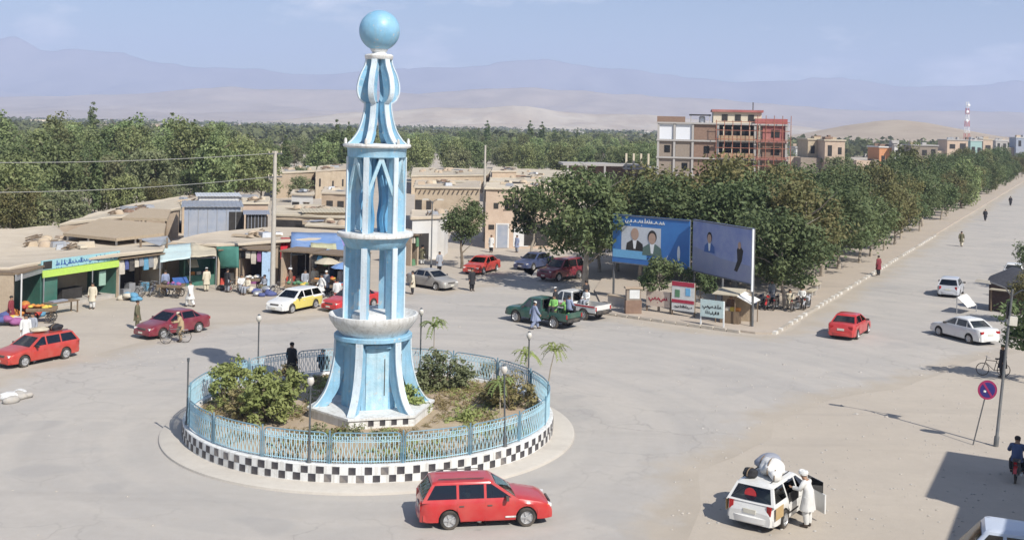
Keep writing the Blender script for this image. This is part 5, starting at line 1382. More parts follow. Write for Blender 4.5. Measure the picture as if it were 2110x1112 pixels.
q = T4([(640, 500), (692, 502), (696, 528), (640, 528)], [2.95, 2.95, 2.3, 2.3]); tarp('canvas_awning', 'yellowish canvas awning below the blue tarpaulin', q, mat('yellow_canvas', (.56, .54, .34), rough=.85, trans=.15), [q[2], q[3]], .2)
q = T4([(690, 482), (722, 484), (724, 515), (694, 516)], [3.3, 3.3, 2.5, 2.5]); tarp('lilac_awning', 'lilac cloth awning next to the tower shaft', q, M_LILAC, [q[2]], .2)
q = T4([(578, 490), (598, 490), (598, 532), (578, 534)], [3.1, 3.1, 1.7, 1.7]); tarp('red_banner', 'bright red cloth banner hanging right of the concrete pole', q, M_REDT, [], .05)
# kiosk, solar-panel table
t, L = frontage(378, 590, 444, 586, 'market_kiosk', 'small dark green kiosk with a lifted white flap', 'kiosk')
MB().box((L / 2, 1.2, 1.0), (L, .1, 2.0)).build('back_wall', M_GREENP, t, smooth=False)
for x in (.05, L - .05): MB().box((x, .6, 1.0), (.08, 1.2, 2.0)).build('side_wall', M_GREENP, t, smooth=False)
MB().box((L / 2, .05, .4), (L, .1, .8)).build('counter', M_GREENP, t, smooth=False)
MB().box((L / 2, .6, 2.04), (L + .3, 1.5, .07), rx=-.08).build('roof', M_GTARP, t, smooth=False)
MB().box((L * .25, -.3, 1.75), (.7, .05, .8), rx=-.9).build('flap', M_BEIGET, t, smooth=False)
for i in range(3): MB().box((L * (.3 + .2 * i), .35, .92), (.35, .3, .24)).build('goods_box', CLOTH[(i * 2 + 1) % 8], t)
t, L = frontage(358, 600, 388, 598, 'display_table', 'small table carrying a slanted dark solar panel', 'table')
MB().box((L / 2, .2, .75), (L, .7, .05), rx=.5).build('panel', M_NAVY if False else M_INKB, t)
for x in (.1, L - .1): MB().box((x, .2, .36), (.05, .05, .72)).build('leg', M_TIN, t)
# shop openings below the second roof row
def open_shop(u0, v0, u1, v1, label, goods, h=2.7, wallm=M_MUD, hung=True, name='open_shop', seed=1):
    t, L = frontage(u0, v0, u1, v1, name, label); rnd = random.Random(seed)
    MB().box((L / 2, 2.6, h / 2), (L, .15, h)).build('back_wall', M_DARK, t, smooth=False)  # near-black wall colour stands in for the shade at the back
    for x in (.08, L - .08): MB().box((x, 1.3, h / 2), (.16, 2.6, h)).build('side_wall', wallm, t, smooth=False)
    MB().box((L / 2, 1.2, h + .05), (L + .1, 3.0, .1)).build('ceiling', M_WOOD, t, smooth=False)
    if hung:
        n = int(L / .45)
        for i in range(n):
            w, hh = rnd.uniform(.25, .42), rnd.uniform(.6, 1.1); x = (i + .5) * L / n
            g_ = MB(); g_.loft([[(x - w / 2, -.05, h - .1), (x + w / 2, -.05, h - .1), (x + w / 2, .03, h - .1), (x - w / 2, .03, h - .1)],
                                [(x - w * .65, -.12, h - hh * .5), (x + w * .65, -.1, h - hh * .5), (x + w * .6, .06, h - hh * .5), (x - w * .6, .06, h - hh * .5)],
                                [(x - w * .55, -.08, h - hh), (x + w * .6, -.12, h - hh), (x + w * .5, .04, h - hh), (x - w * .5, .04, h - hh)]])
            g_.build('hanging_cloth', rnd.choice(goods), t)
    for i in range(int(L / .7)):
        hh = rnd.uniform(.35, .9)
        MB().box((.5 + i * .7, rnd.uniform(.2, .9), hh / 2), (rnd.uniform(.35, .6), rnd.uniform(.3, .6), hh), rz=rnd.uniform(-.3, .3), taper=rnd.uniform(.75, 1)).build('goods', rnd.choice(goods), t)
    return t
open_shop(243, 613, 332, 598, 'dark bicycle shop with parts hanging in front, right of the green shop', [CLOTH[3], CLOTH[2], M_BLACK, M_TIN, CLOTH[7]], seed=2)
open_shop(448, 588, 490, 586, 'shop with dark goods behind the green canvas screen', [CLOTH[0], CLOTH[2], M_BLACK], seed=3, hung=False)
open_shop(492, 586, 552, 588, 'clothes shop with garments hanging under the roof edge', [CLOTH[3], CLOTH[1], CLOTH[5], M_BLACK, CLOTH[3], CLOTH[2]], seed=4)
open_shop(578, 590, 640, 594, 'shady shop under the blue awning with red goods', [CLOTH[0], M_BLACK, CLOTH[2], CLOTH[4]], seed=5, hung=False)
open_shop(642, 596, 722, 604, 'crowded shop under the yellowish awning', [CLOTH[3], CLOTH[7], CLOTH[4], M_BLACK, CLOTH[5]], seed=6)
open_shop(846, 548, 862, 546, 'narrow shop with a green board right of the tower shaft', [CLOTH[4], CLOTH[0], CLOTH[3]], seed=7)
for (u0, v0, u1, v1, lab, k) in ((545, 588, 552, 588, 'pale blue door leaf beside the clothes shop', 0),):
    t, L = frontage(u0, v0, u1, v1, 'door_leaf', lab, 'door'); MB().box((L / 2, -.1, 1.3), (.7, .06, 2.6)).build('panel', mat('pale_blue_door', (.40, .55, .72), rough=.6), t, smooth=False); MB().box((L / 2 + .2, -.14, 1.2), (.05, .04, .2)).build('handle', M_BLACK, t)
# heaps of goods and sacks on the ground
def heap(label, px, r, h, mats, n, seed, cat='goods', name='goods_heap'):
    p = G(*px); t = thing(name, label, cat, p); rnd = random.Random(seed)
    for i in range(n):
        a, d = rnd.uniform(0, 6.28), r * math.sqrt(rnd.random()) * .8; s = rnd.uniform(.28, .5); zz = max(.12, h * (1 - d / r) * rnd.uniform(.4, 1))
        bm = bmesh.new(); bmesh.ops.create_icosphere(bm, subdivisions=2, radius=1)
        for v in bm.verts: v.co *= 1 + rnd.uniform(-.12, .12)
        me = bpy.data.meshes.new('bundle'); bm.to_mesh(me); bm.free(); me.materials.append(rnd.choice(mats)); me.polygons.foreach_set('use_smooth', [True] * len(me.polygons))
        o = link('bundle', me, t, (d * math.cos(a), d * math.sin(a), zz), rnd.uniform(0, 3)); o.scale = (s, s * .7, s * .5)
    return t
heap('heap of orange and red goods in front of the dark shop', (52, 655), 1.3, 1.1, [CLOTH[1], CLOTH[0], CLOTH[0], CLOTH[7]], 14, 1)
heap('heap of grey and yellow goods at the far left end of the market', (14, 668), 1.3, .9, [CLOTH[3], CLOTH[6], CLOTH[2], CLOTH[5]], 12, 2)
heap('pile of blue bags in front of the bicycle shop', (268, 618), .8, .6, [CLOTH[7], CLOTH[7], CLOTH[3]], 8, 3)
heap('jumble of goods on the ground at the foot of the concrete pole', (535, 606), 1.4, .6, [CLOTH[3], M_BLACK, CLOTH[2], M_TIN], 12, 4)
heap('red bundles behind the taxi wagon', (700, 622), .8, .6, [CLOTH[0], CLOTH[0], CLOTH[3]], 6, 5)
heap('pale stones lying on the asphalt at the far left edge', (28, 822), .9, .25, [M_WHITE, M_CONC], 7, 6, 'stones', 'stone_pile')
heap('dark red baskets beside the green kiosk', (458, 596), .6, .4, [CLOTH[0], M_BLACK], 5, 7)

# ---------------------------------------------------------------- brick building and the far town
M_FRAME = mat('concrete_frame', (0.40, 0.38, 0.36), rough=.9, var=.1)
M_REDB = mat('red_cladding', (0.36, 0.10, 0.095), rough=.8, var=.3, scale=.9, dust=.3); M_OCH = mat('ochre_paint', (0.40, 0.26, 0.15), rough=.8, var=.3, scale=.9, dust=.3); M_PANEL = mat('white_panel', (0.70, 0.72, 0.76), rough=.5, var=.05)
M_CREAM = mat('cream_paint', (0.62, 0.55, 0.42), rough=.8, var=.1)
y0 = 215.0
a, b = P(1354, 300, y0), P(1622, 300, y0 - 3.5)
d = Vector((b.x - a.x, b.y - a.y, 0)); L = d.length
bb = thing('brick_building', 'unfinished four storey brick building with red and ochre balconies', 'building', (a.x, a.y, 0), math.atan2(d.y, d.x))
fh, base = 3.35, .8; DEP = 14.0
xs = [0, 3.3, 6.8, 11.6, 18.6, L]
MB().box((L / 2, DEP / 2 + .3, 6.9), (L - .2, DEP, 13.6)).build('wall', M_BRICK2, bb, smooth=False)
slab = MB().box((L / 2, DEP / 2, 0), (L + .3, DEP + .9, .32)).mesh('floor_slab', M_FRAME, smooth=False)
for k in range(5): link('floor_slab', slab, bb, (0, 0, base + k * fh - .4))
colm = MB().box((0, 0, 6.8), (.42, .42, 13.5)).mesh('column', M_FRAME, smooth=False)
for x in xs: link('column', colm, bb, (min(max(x, .2), L - .2), -.1, 0))
for k in range(4):
    z0 = base + k * fh; zc = z0 + fh / 2 - .4
    for i in range(5):
        xa, xb = xs[i] + .25, xs[i + 1] - .25; w = xb - xa; xc = (xa + xb) / 2
        if i < 3:
            mt = M_PANEL if (k == 3 and i < 2) else (M_BRICK2 if i != 2 else M_BRICK)
            inf = MB().box((xc, .12, zc), (w, .2, fh - .36)).build('infill_panel', mt, bb, smooth=False)
            if mt is not M_PANEL and (k + i) % 2 == 0: MB().box((xc + .3, .0, zc), (1.1, .1, 1.4)).build('window', M_GLASS, inf, smooth=False)
        elif i == 3:
            MB().box((xc, .35, zc), (w, .1, fh - .4)).build('recess_shade', M_DARK, bb, smooth=False)  # dark sheet on the wall face; the open bay's shade is its colour
            bal = MB().box((xc, -.75, z0 + .25), (w + .3, .12, 1.0)).build('balcony', M_OCH if k >= 2 else M_PANEL, bb, smooth=False)
            MB().box((xc, -.35, z0 - .28), (w + .4, .95, .18)).build('balcony_slab', M_FRAME, bal, smooth=False)
            for j in range(4): MB().box((xa + (j + .5) * w / 4, -.3, zc + .2), (.22, .2, 1.9)).build('pillar', M_CREAM, bal, smooth=False)
        else:
            mt = M_REDB if k == 3 else M_BRICK
            inf = MB().box((xc + .6, .12, zc), (w - 1.2, .2, fh - .36)).build('infill_panel', mt, bb, smooth=False)
            MB().box((xc + .8, .0, zc), (1.6, .1, 1.5)).build('window', M_GLASS, inf, smooth=False)
            MB().box((xc, -.3, z0 - .25), (w + .2, .6, .3)).build('red_band', M_REDB, bb, smooth=False)
            MB().box((xa + .6, -.35, zc), (.3, .3, fh - .4)).build('pillar', M_CREAM, bb, smooth=False)
top = base + 4 * fh - .25
pent = MB().box(((xs[2] + xs[4]) / 2 + 2.6, 5, top + 1.1), (9.2, 7, 2.2)).build('penthouse', M_CREAM, bb, smooth=False)
MB().box(((xs[2] + xs[4]) / 2 + 2.6, 4.8, top + 2.4), (9.8, 7.8, .45)).build('penthouse_roof', M_REDB, pent, smooth=False)
for j in range(3): MB().box(((xs[2] + xs[4]) / 2 + .2 + j * 2.5, 1.46, top + 1.1), (1.1, .1, 1.2)).build('window', M_DARK, pent, smooth=False)
MB().box((2.6, 2, top + .55), (5.4, 4, 1.1)).build('parapet', M_BRICK, bb, smooth=False)
MB().box((8.2, 3, top + 1.5), (4.2, 3.0, .25)).build('rooftop_canopy', M_DARK, bb, smooth=False)
for x in (6.4, 10.0): MB().box((x, 1.7, top + .7), (.15, .15, 1.4)).build('canopy_post', M_FRAME, bb, smooth=False)
MB().lathe([(0.0, 0), (.55, 0), (.6, .1), (.6, 1.0), (.45, 1.25), (.0, 1.3)], 14, c=(8.6, 3, top)).build('water_tank', M_PANEL, bb)
MB().lathe([(.0, 0), (.4, .05), (.75, .25), (.95, .55)], 16, c=(22.5, 3, top + .4)).build('satellite_dish', M_PANEL, bb)
MB().tube([(18.4, 4, top), (18.4, 4, top + 4.2)], .09, 6).build('antenna', M_DARK, bb)
MB().box(((xs[4] + L) / 2, 4, top + .5), (L - xs[4], 8, 1.0)).build('roof_wall', M_REDB, bb, smooth=False)
M_RUST = mat('rusty_tube', (0.34, 0.13, 0.08), rough=.8, var=.3)
scf = MB()
for x in [xs[3] - .4 + i * 1.55 for i in range(10)]: scf.tube([(x, -1.5, 0), (x, -1.5, top + (1.6 if x > xs[4] else .6))], .07, 5)
for k in range(9): scf.tube([(xs[3] - .6, -1.5, .9 + k * 1.67), (L + .3, -1.5, .9 + k * 1.67)], .06, 5)
tag(scf.build('scaffold', M_RUST, bb), kind='stuff')
for k in range(3): MB().box(((xs[3] + L) / 2, -1.25, base + fh * (k + 1) - .2), (L - xs[3] + .6, .6, .07)).build('scaffold_board', M_WOOD, bb, smooth=False)
# unfinished concrete frame left of it
fr = thing('concrete_skeleton', 'unfinished flat concrete roof with bare columns left of the brick building', 'building', tuple(P(1160, 340, 236)[:2]) + (0,), .05)
L2 = (P(1352, 340, 236) - P(1160, 340, 236)).length
MB().box((L2 * .42, 5, 4.6), (L2 * .84, 11, .45)).build('roof_slab', M_FRAME, fr, smooth=False)
MB().box((L2 * .5, 6, 2.2), (L2 * .8, 8, 4.4)).build('wall', M_BRICK, fr, smooth=False)
MB().box((L2 * .83, 3, 4.0), (L2 * .36, 9, .4)).build('roof_slab', M_FRAME, fr, smooth=False)
pc = MB().box((0, 0, 3.6), (.4, .4, 7.2)).mesh('column', M_CREAM, smooth=False)
for x in (.68, .76, .84, .92): link('column', pc, fr, (L2 * x, -.3, 0))
for x in (.05, .25, .45): link('column', MB().box((0, 0, 2.2), (.4, .4, 4.4)).mesh('column', M_FRAME, smooth=False), fr, (L2 * x, -.3, 0))
# far town houses
def town_house(label, u0, u1, vtop, y, mats_, storeys=2, deep=8.0, win=3, h=None, group=None):
    a, b = P(u0, vtop, y), P(u1, vtop, y); L = (b - a).length; h = a.z
    t = thing('town_house', label, 'house', (a.x, a.y, 0), 0.02 * ((u0 % 7) - 3), group)
    MB().box((L / 2, deep / 2, h / 2), (L, deep, h)).build('wall', mats_[0], t, smooth=False)
    MB().box((L / 2, deep / 2, h + .15), (L + .5, deep + .5, .35)).build('roof', mats_[1], t, smooth=False)
    rq = random.Random(int(u0))
    for _ in range(3): MB().box((rq.uniform(.15, .85) * L, rq.uniform(1, deep - 1), h + .3 + rq.uniform(.2, .5)), (rq.uniform(.6, 2.4), rq.uniform(.6, 2), rq.uniform(.4, 1.4)), rz=rq.uniform(-.3, .3)).build('roof_clutter', rq.choice((M_MUD, M_BRICK, M_FRAME, M_TIN)), t, smooth=False)
    MB().box((-rq.uniform(1, 3), deep * .6, h * .3), (rq.uniform(3, 6), deep * .7, h * .6)).build('annex', rq.choice((M_MUD, M_BRICK2, M_PINK)), t, smooth=False)
    fhh = h / storeys
    for k in range(storeys):
        for j in range(win):
            o = MB().box(((j + .5) * L / win, -.02, fhh * (k + .55)), (L / win * rq.uniform(.28, .6), .1, fhh * rq.uniform(.3, .5))).build('window', M_DARK, t, smooth=False)
    return t
town_house('tan two storey house with a dark upper window right of the brick building', 1665, 1705, 288, 270, (M_MUD, M_MUDR), 2, win=2)
town_house('brown mud brick house with a dark window beyond the trees', 1700, 1742, 290, 265, (M_PINK, M_MUDR), 2, win=2)
town_house('grey low house at the edge of the far trees', 1640, 1672, 305, 300, (M_LIME, M_FRAME), 1, win=1)
town_house('orange and white house among the far trees', 1812, 1846, 304, 290, (mat('orange_paint', (.58, .27, .13), rough=.8), M_LIME), 1, win=2)
town_house('narrow white house beside the orange one', 1843, 1856, 300, 288, (M_LIME, M_FRAME), 2, win=1)
town_house('grey unfinished house with dark openings far up the road', 1878, 1932, 300, 330, (M_BRICK2, M_FRAME), 2, win=3)
town_house('pale house with a dark upper floor below the radio mast', 1952, 1996, 289, 420, (M_PINK, M_FRAME), 2, win=2)
town_house('pale teal house below the radio mast', 2000, 2024, 290, 430, (mat('teal_paint', (.30, .44, .42), rough=.8), M_LIME), 1, win=2)
town_house('pinkish house right of the teal one', 2026, 2046, 288, 440, (M_PINK, M_MUDR), 1, win=1)
town_house('grey block with a flat roof at the end of the road', 2052, 2076, 290, 460, (M_FRAME, M_LIME), 2, win=2)
town_house('pale blue distant block at the right edge of the view', 2094, 2124, 284, 520, (M_BGREY, M_LIME), 2, win=2)
RT = random.Random(21)
for i in range(46):
    u = RT.choice((RT.uniform(-40, 700), RT.uniform(850, 1340), RT.uniform(-40, 420), RT.uniform(1650, 2110))); y = RT.uniform(850, 1900)
    w = RT.uniform(9, 22); x = (u - 1055) / F_PX * y; h = RT.uniform(4, 6.5) * (1 if u < 1500 else .8)
    t = thing('distant_house', 'tiny pale mud house on the far plain below the hills', 'house', (x, y, 0), RT.uniform(-.5, .5), 'tiny houses on the far plain')
    MB().box((0, 0, h / 2), (w, 9, h)).build('wall', RT.choice((M_MUD, M_CREAM, M_LIME, M_MUD)), t, smooth=False)
    MB().box((0, 0, h + .2), (w + .6, 9.6, .5)).build('roof', RT.choice((M_MUDR, M_FRAME)), t, smooth=False)
# ================================================================ PEOPLE
M_SKIN = mat('skin', (0.33, 0.19, 0.12), rough=.6, var=.05); M_HAIR = mat('hair', (0.02, 0.016, 0.014), rough=.7); M_SHOE = mat('shoe', (0.06, 0.045, 0.035), rough=.7)
DRESS = {k: mat('dress_' + k, c, rough=.85, var=.08, scale=5) for k, c in dict(white=(.66, .66, .64), tan=(.42, .31, .18), black=(.022, .022, .026), olive=(.13, .12, .07), grey=(.30, .32, .36), blue=(.07, .10, .20),
         maroon=(.20, .03, .04), green=(.20, .45, .12), cream=(.58, .52, .40), bluegrey=(.24, .28, .40), brown=(.16, .10, .07)).items()}
def pose(kind):
    J = dict(pelvis=(0, 0, .95), spine=(0, 0, 1.15), chest=(.01, 0, 1.36), neck=(.01, 0, 1.49), head=(.03, 0, 1.60), crown=(.02, 0, 1.68))
    L = {}
    for s, n in ((1, 'l'), (-1, 'r')):
        L.update({'sh' + n: (0, s * .18, 1.41), 'el' + n: (-.03, s * .24, 1.14), 'wr' + n: (.05, s * .25, .90), 'ha' + n: (.07, s * .25, .83),
                  'hi' + n: (0, s * .09, .91), 'kn' + n: (.03, s * .10, .50), 'an' + n: (-.01, s * .10, .09), 'to' + n: (.15, s * .12, .035)})
    J.update(L)
    if kind == 'walk':
        J.update(knl=(.20, .09, .52), anl=(.26, .09, .10), tol=(.42, .10, .05), knr=(-.02, -.09, .50), anr=(-.27, -.09, .13), tor=(-.13, -.10, .035), ell=(-.16, .24, 1.17), wrl=(-.20, .24, .93), hal=(-.20, .24, .86), elr=(.10, -.24, 1.16), wrr=(.25, -.23, .96), har=(.29, -.23, .90))
    elif kind == 'reach':
        J.update(ell=(.16, .25, 1.20), wrl=(.40, .20, 1.18), hal=(.48, .19, 1.19), elr=(.14, -.25, 1.16), wrr=(.36, -.20, 1.08), har=(.44, -.19, 1.08), chest=(.08, 0, 1.34), neck=(.12, 0, 1.46), head=(.17, 0, 1.56), crown=(.18, 0, 1.64), shl=(.07, .18, 1.39), shr=(.07, -.18, 1.39))
    elif kind == 'sit':
        for k in J:
            x, y, z = J[k]; J[k] = (x, y, z - .42)
        for s, n in ((1, 'l'), (-1, 'r')):
            J.update({'kn' + n: (.43, s * .12, .52), 'an' + n: (.42, s * .13, .10), 'to' + n: (.58, s * .14, .04), 'el' + n: (.06, s * .25, .74), 'wr' + n: (.30, s * .16, .66), 'ha' + n: (.37, s * .14, .65)})
    elif kind == 'ride':
        for k in J:
            x, y, z = J[k]; J[k] = (x, y, z - .15)
        for s, n in ((1, 'l'), (-1, 'r')):
            J.update({'kn' + n: (.36, s * .20, .62), 'an' + n: (.16, s * .20, .28), 'to' + n: (.32, s * .22, .24), 'el' + n: (.24, s * .29, 1.02), 'wr' + n: (.50, s * .30, .98), 'ha' + n: (.56, s * .30, .97)})
        J.update(chest=(.08, 0, 1.20), neck=(.12, 0, 1.33), head=(.15, 0, 1.44), crown=(.15, 0, 1.52), shl=(.07, .18, 1.25), shr=(.07, -.18, 1.25))
    return J
RAD = dict(pelvis=.14, spine=.13, chest=.15, neck=.055, head=.095, crown=.075, sh=.07, el=.045, wr=.03, ha=.032, hi=.09, kn=.06, an=.042, to=.035)
BODY = {}
def person_meshes(kind):
    if kind in BODY: return BODY[kind]
    J = pose(kind); bm = bmesh.new(); lay = bm.verts.layers.skin.verify(); vs = {}
    def v(n, p, r):
        x = bm.verts.new(p); x[lay].radius = (r, r); vs[n] = x; return x
    for n, p in J.items(): v(n, p, RAD[n] if n in RAD else RAD[n[:2]])
    vs['pelvis'][lay].use_root = True
    E = [('pelvis', 'spine'), ('spine', 'chest'), ('chest', 'neck'), ('neck', 'head'), ('head', 'crown')]
    for n in 'lr': E += [('chest', 'sh' + n), ('sh' + n, 'el' + n), ('el' + n, 'wr' + n), ('wr' + n, 'ha' + n), ('pelvis', 'hi' + n), ('hi' + n, 'kn' + n), ('kn' + n, 'an' + n), ('an' + n, 'to' + n)]
    hd = Vector(J['head']); v('nose', hd + Vector((.105, 0, -.01)), .016); E.append(('head', 'nose'))
    for s in (-1, 1): v('ear%d' % s, hd + Vector((-.01, s * .105, 0)), .018); E.append(('head', 'ear%d' % s))
    for n, s in (('l', 1), ('r', -1)):
        a, b = Vector(J['wr' + n]), Vector(J['ha' + n]); d = (b - a).normalized(); side = Vector((1, 0, 0)) if abs(d.z) > .6 else Vector((0, 1, 0)); side = (side - d * side.dot(d)).normalized(); cur = d.cross(side)
        for i, (o, L) in enumerate(((-.030, .060), (-.010, .075), (.010, .070), (.028, .055))):
            k1, k2 = 'f%s%da' % (n, i), 'f%s%db' % (n, i)
            v(k1, b + side * o + d * .03, .010); v(k2, b + side * o * 1.1 + d * (.03 + L * .8) + cur * .02, .008); E += [('ha' + n, k1), (k1, k2)]
        v('t' + n, b - d * .01 + side * .05, .011); v('t2' + n, b + d * .03 + side * .065, .009); E += [('ha' + n, 't' + n), ('t' + n, 't2' + n)]
    for a, b in E: bm.edges.new((vs[a], vs[b]))
    me = bpy.data.meshes.new('body'); bm.to_mesh(me); bm.free()
    o = bpy.data.objects.new('body_source', me); COL.objects.link(o)
    o.modifiers.new('skin', 'SKIN'); sd = o.modifiers.new('smooth', 'SUBSURF'); sd.levels = 1
    dg = bpy.context.evaluated_depsgraph_get(); body = bpy.data.meshes.new_from_object(o.evaluated_get(dg)); body.name = 'body'
    bpy.data.objects.remove(o); body.materials.clear(); body.materials.append(M_SKIN)
    body.polygons.foreach_set('use_smooth', [True] * len(body.polygons))
    # garments
    def ell(c, rx, ry, n=20, w=0.0): return [(c[0] + rx * (1 + w * math.sin(k * 2.2) + w * .6 * math.cos(k * 3.7)) * math.cos(2 * PI * k / n), c[1] + ry * (1 + w * math.sin(k * 2.2) + w * .6 * math.cos(k * 3.7)) * math.sin(2 * PI * k / n), c[2]) for k in range(n)]
    V3 = lambda n: Vector(J[n])
    kn = (V3('knl') + V3('knr')) / 2
    shm = (V3('shl') + V3('shr')) / 2
    rings = [ell(V3('neck') + Vector((0, 0, -.01)), .075, .08), ell(shm + Vector((0, 0, .03)), .115, .19), ell(V3('chest') + Vector((0, 0, -.04)), .155, .205), ell(V3('spine'), .155, .19, w=.03), ell(V3('pelvis'), .175, .205, w=.06)]
    if kind in ('sit', 'ride'): rings += [ell(V3('pelvis') + Vector((.08, 0, -.10)), .24, .23), ell(V3('pelvis') + Vector((.10, 0, -.16)), .20, .20)]
    else:
        p = V3('pelvis'); hem = kn + Vector((0, 0, .03)); spread = abs(J['knl'][0] - J['knr'][0]) * .5
        rings += [ell(p.lerp(hem, .5), .195 + spread * .5, .225, w=.10), ell(hem, .225 + spread, .25, w=.13), ell(hem + Vector((0, 0, .02)), .19 + spread, .21)]
    tun = MB(); tun.loft(rings[::-1])
    for n in 'lr':
        a, b, c = V3('sh' + n), V3('el' + n), V3('wr' + n); tun.tube([shm.lerp(a, .6), a, b, c], [.09, .088, .075, .062], 10)
    tunic = tun.mesh('tunic', None, angle=60)
    tr = MB()
    for n in 'lr':
        a, b, c = V3('hi' + n), V3('kn' + n), V3('an' + n); tr.tube([a + Vector((0, 0, .05)), a.lerp(b, .5), b, b.lerp(c, .6), c + Vector((0, 0, .03))], [.13, .125, .11, .10, .07], 10)
    trousers = tr.mesh('trousers', None, angle=60)
    sh = []
    for n in 'lr':
        a, b = V3('an' + n), V3('to' + n); m = MB(); m.tube([a + Vector((-.04, 0, -.03)), a.lerp(b, .5) + Vector((0, 0, -.015)), b + Vector((.05, 0, -.005))], [.045, .05, .034], 8); sh.append(m.mesh('shoe', M_SHOE))
    hc = V3('head').lerp(V3('crown'), .45)
    hair = MB().lathe([(.098, -.02), (.112, .03), (.10, .075), (.06, .11), (0.0, .12)], 14, c=(hc.x - .018, hc.y, hc.z)).mesh('hair', M_HAIR)
    cap = MB().lathe([(.105, .01), (.108, .05), (.10, .10), (.06, .125), (0.0, .13)], 14, c=(hc.x - .005, hc.y, hc.z)).mesh('cap', None)
    tb = MB()
    for k, (r, z) in enumerate(((.115, .03), (.125, .065), (.112, .10))):
        tb.tube([(hc.x + r * math.cos(a) * .95, hc.y + r * math.sin(a), hc.z + z + .012 * math.sin(a * 2 + k)) for a in [2 * PI * i / 14 for i in range(15)]], .036, 6, cap=False)
    tb.lathe([(.09, .10), (.05, .13), (0, .135)], 12, c=(hc.x, hc.y, hc.z)); turban = tb.mesh('turban', None)
    BODY[kind] = (body, tunic, trousers, sh, hair, cap, turban)
    return BODY[kind]
def dress(o, m):
    if not o.data.materials: o.data.materials.append(m)
    o.material_slots[0].link = 'OBJECT'; o.material_slots[0].material = m
def person(label, loc, face, kind, top, bottom=None, head='hair', headcol='white', s=1.0, group=None):
    body, tunic, trousers, sh, hair, cap, turban = person_meshes(kind)
    t = thing('person', label, 'person', loc, face, group); t.scale = (s,) * 3
    link('body', body, t)
    dress(link('tunic', tunic, t), DRESS[top]); dress(link('trousers', trousers, t), DRESS[bottom or top])
    for m in sh: link('shoe', m, t)
    link('hair', hair, t)
    if head == 'cap': dress(link('cap', cap, t), DRESS[headcol])
    if head == 'turban': dress(link('turban', turban, t), DRESS[headcol])
    return t
def who(label, u, v, face, kind, top, bottom=None, head='hair', headcol='white', z=0.0, s=1.0):
    return person(label, G(u, v, z), R_(face), kind, top, bottom, head, headcol, s)
who('person in dark olive clothes standing at the maroon sedan bonnet', 282, 678, 10, 'stand', 'olive')
who('person in tan clothes pushing a bicycle past the maroon sedan', 372, 704, 200, 'reach', 'tan', head='cap', headcol='cream')
who('person in white behind the maroon sedan near the solar table', 392, 632, 150, 'walk', 'white')
who('person in black standing in the middle of the back street', 972, 599, -60, 'stand', 'black')
who('person in blue-grey walking beside the green pickup', 1101, 678, 20, 'walk', 'bluegrey', head='cap', headcol='white')
who('person in bright green leaning at the green pickup tail', 1166, 668, 130, 'reach', 'green', 'olive')
who('person in black standing on the island behind the dry bush', 600, 781, 60, 'stand', 'black', z=.6)
who('dark figure crouching at the back railing beside the tower', 665, 775, 90, 'sit', 'black', z=.45)
who('person in white reaching into the open door of the white wagon', 1664, 1085, 140, 'reach', 'white', head='turban', headcol='white', s=1.04)
who('person in maroon standing at the kerb under the green street trees', 1810, 567, 120, 'stand', 'maroon', 'black', z=.13)
who('person in olive walking on the far roadside', 1981, 508, 60, 'walk', 'olive', 'cream')
who('tiny dark walker farther up the roadside', 2030, 455, 60, 'walk', 'black')
who('tiniest dark walker near the end of the road', 2082, 424, 60, 'walk', 'black')
who('person in black standing beside the bicycle at the right roadside', 2066, 778, 180, 'stand', 'black')
who('person in a white shirt between the stalls behind the taxi', 694, 626, 100, 'stand', 'white', 'black')
who('person in cream at the counter under the yellowish awning', 648, 598, -80, 'stand', 'cream')
who('person in grey among the crowd by the lilac awning', 672, 606, -120, 'stand', 'grey', 'black', 'cap')
who('person in brown among the crowd next to the tower shaft', 712, 606, -100, 'stand', 'brown', 'blue')
who('person in white walking through the crowd behind the taxi', 662, 614, -150, 'walk', 'white', 'grey')
who('person in white seated on the ground left of the concrete pole', 497, 602, -70, 'sit', 'white', 'grey')
who('person in cream seated beside the one in white', 510, 606, -120, 'sit', 'cream', 'grey', 'turban', 'white')
who('person in white standing behind the leftmost red wagon', 52, 712, -60, 'stand', 'white', 'black', 'cap', 'black')
who('person in black and grey beside the leftmost red wagon roof', 66, 708, -100, 'stand', 'grey', 'black')
who('person in cream standing inside the green shop front', 190, 636, -90, 'stand', 'cream', 'white')
who('person in cream resting beside the parked motorcycles', 1627, 634, -100, 'sit', 'cream', z=.13)
who('person in grey among the parked motorcycles', 1590, 626, -70, 'stand', 'grey', 'black', z=.13)
who('person in white sitting behind the parked motorcycles', 1652, 628, -120, 'sit', 'white', 'black', z=.13)
who('person in brown standing under the beige stall canopy', 1505, 662, -90, 'stand', 'brown', 'black', z=.13)
who('person in maroon in the shade behind the beige stall', 1519, 650, -70, 'stand', 'maroon', 'brown', z=.13)
who('person in grey by the small round tree', 905, 560, -60, 'stand', 'grey', 'black')
who('person in cream near the grey sedan', 850, 606, 180, 'stand', 'cream', 'black')
RC = random.Random(77)
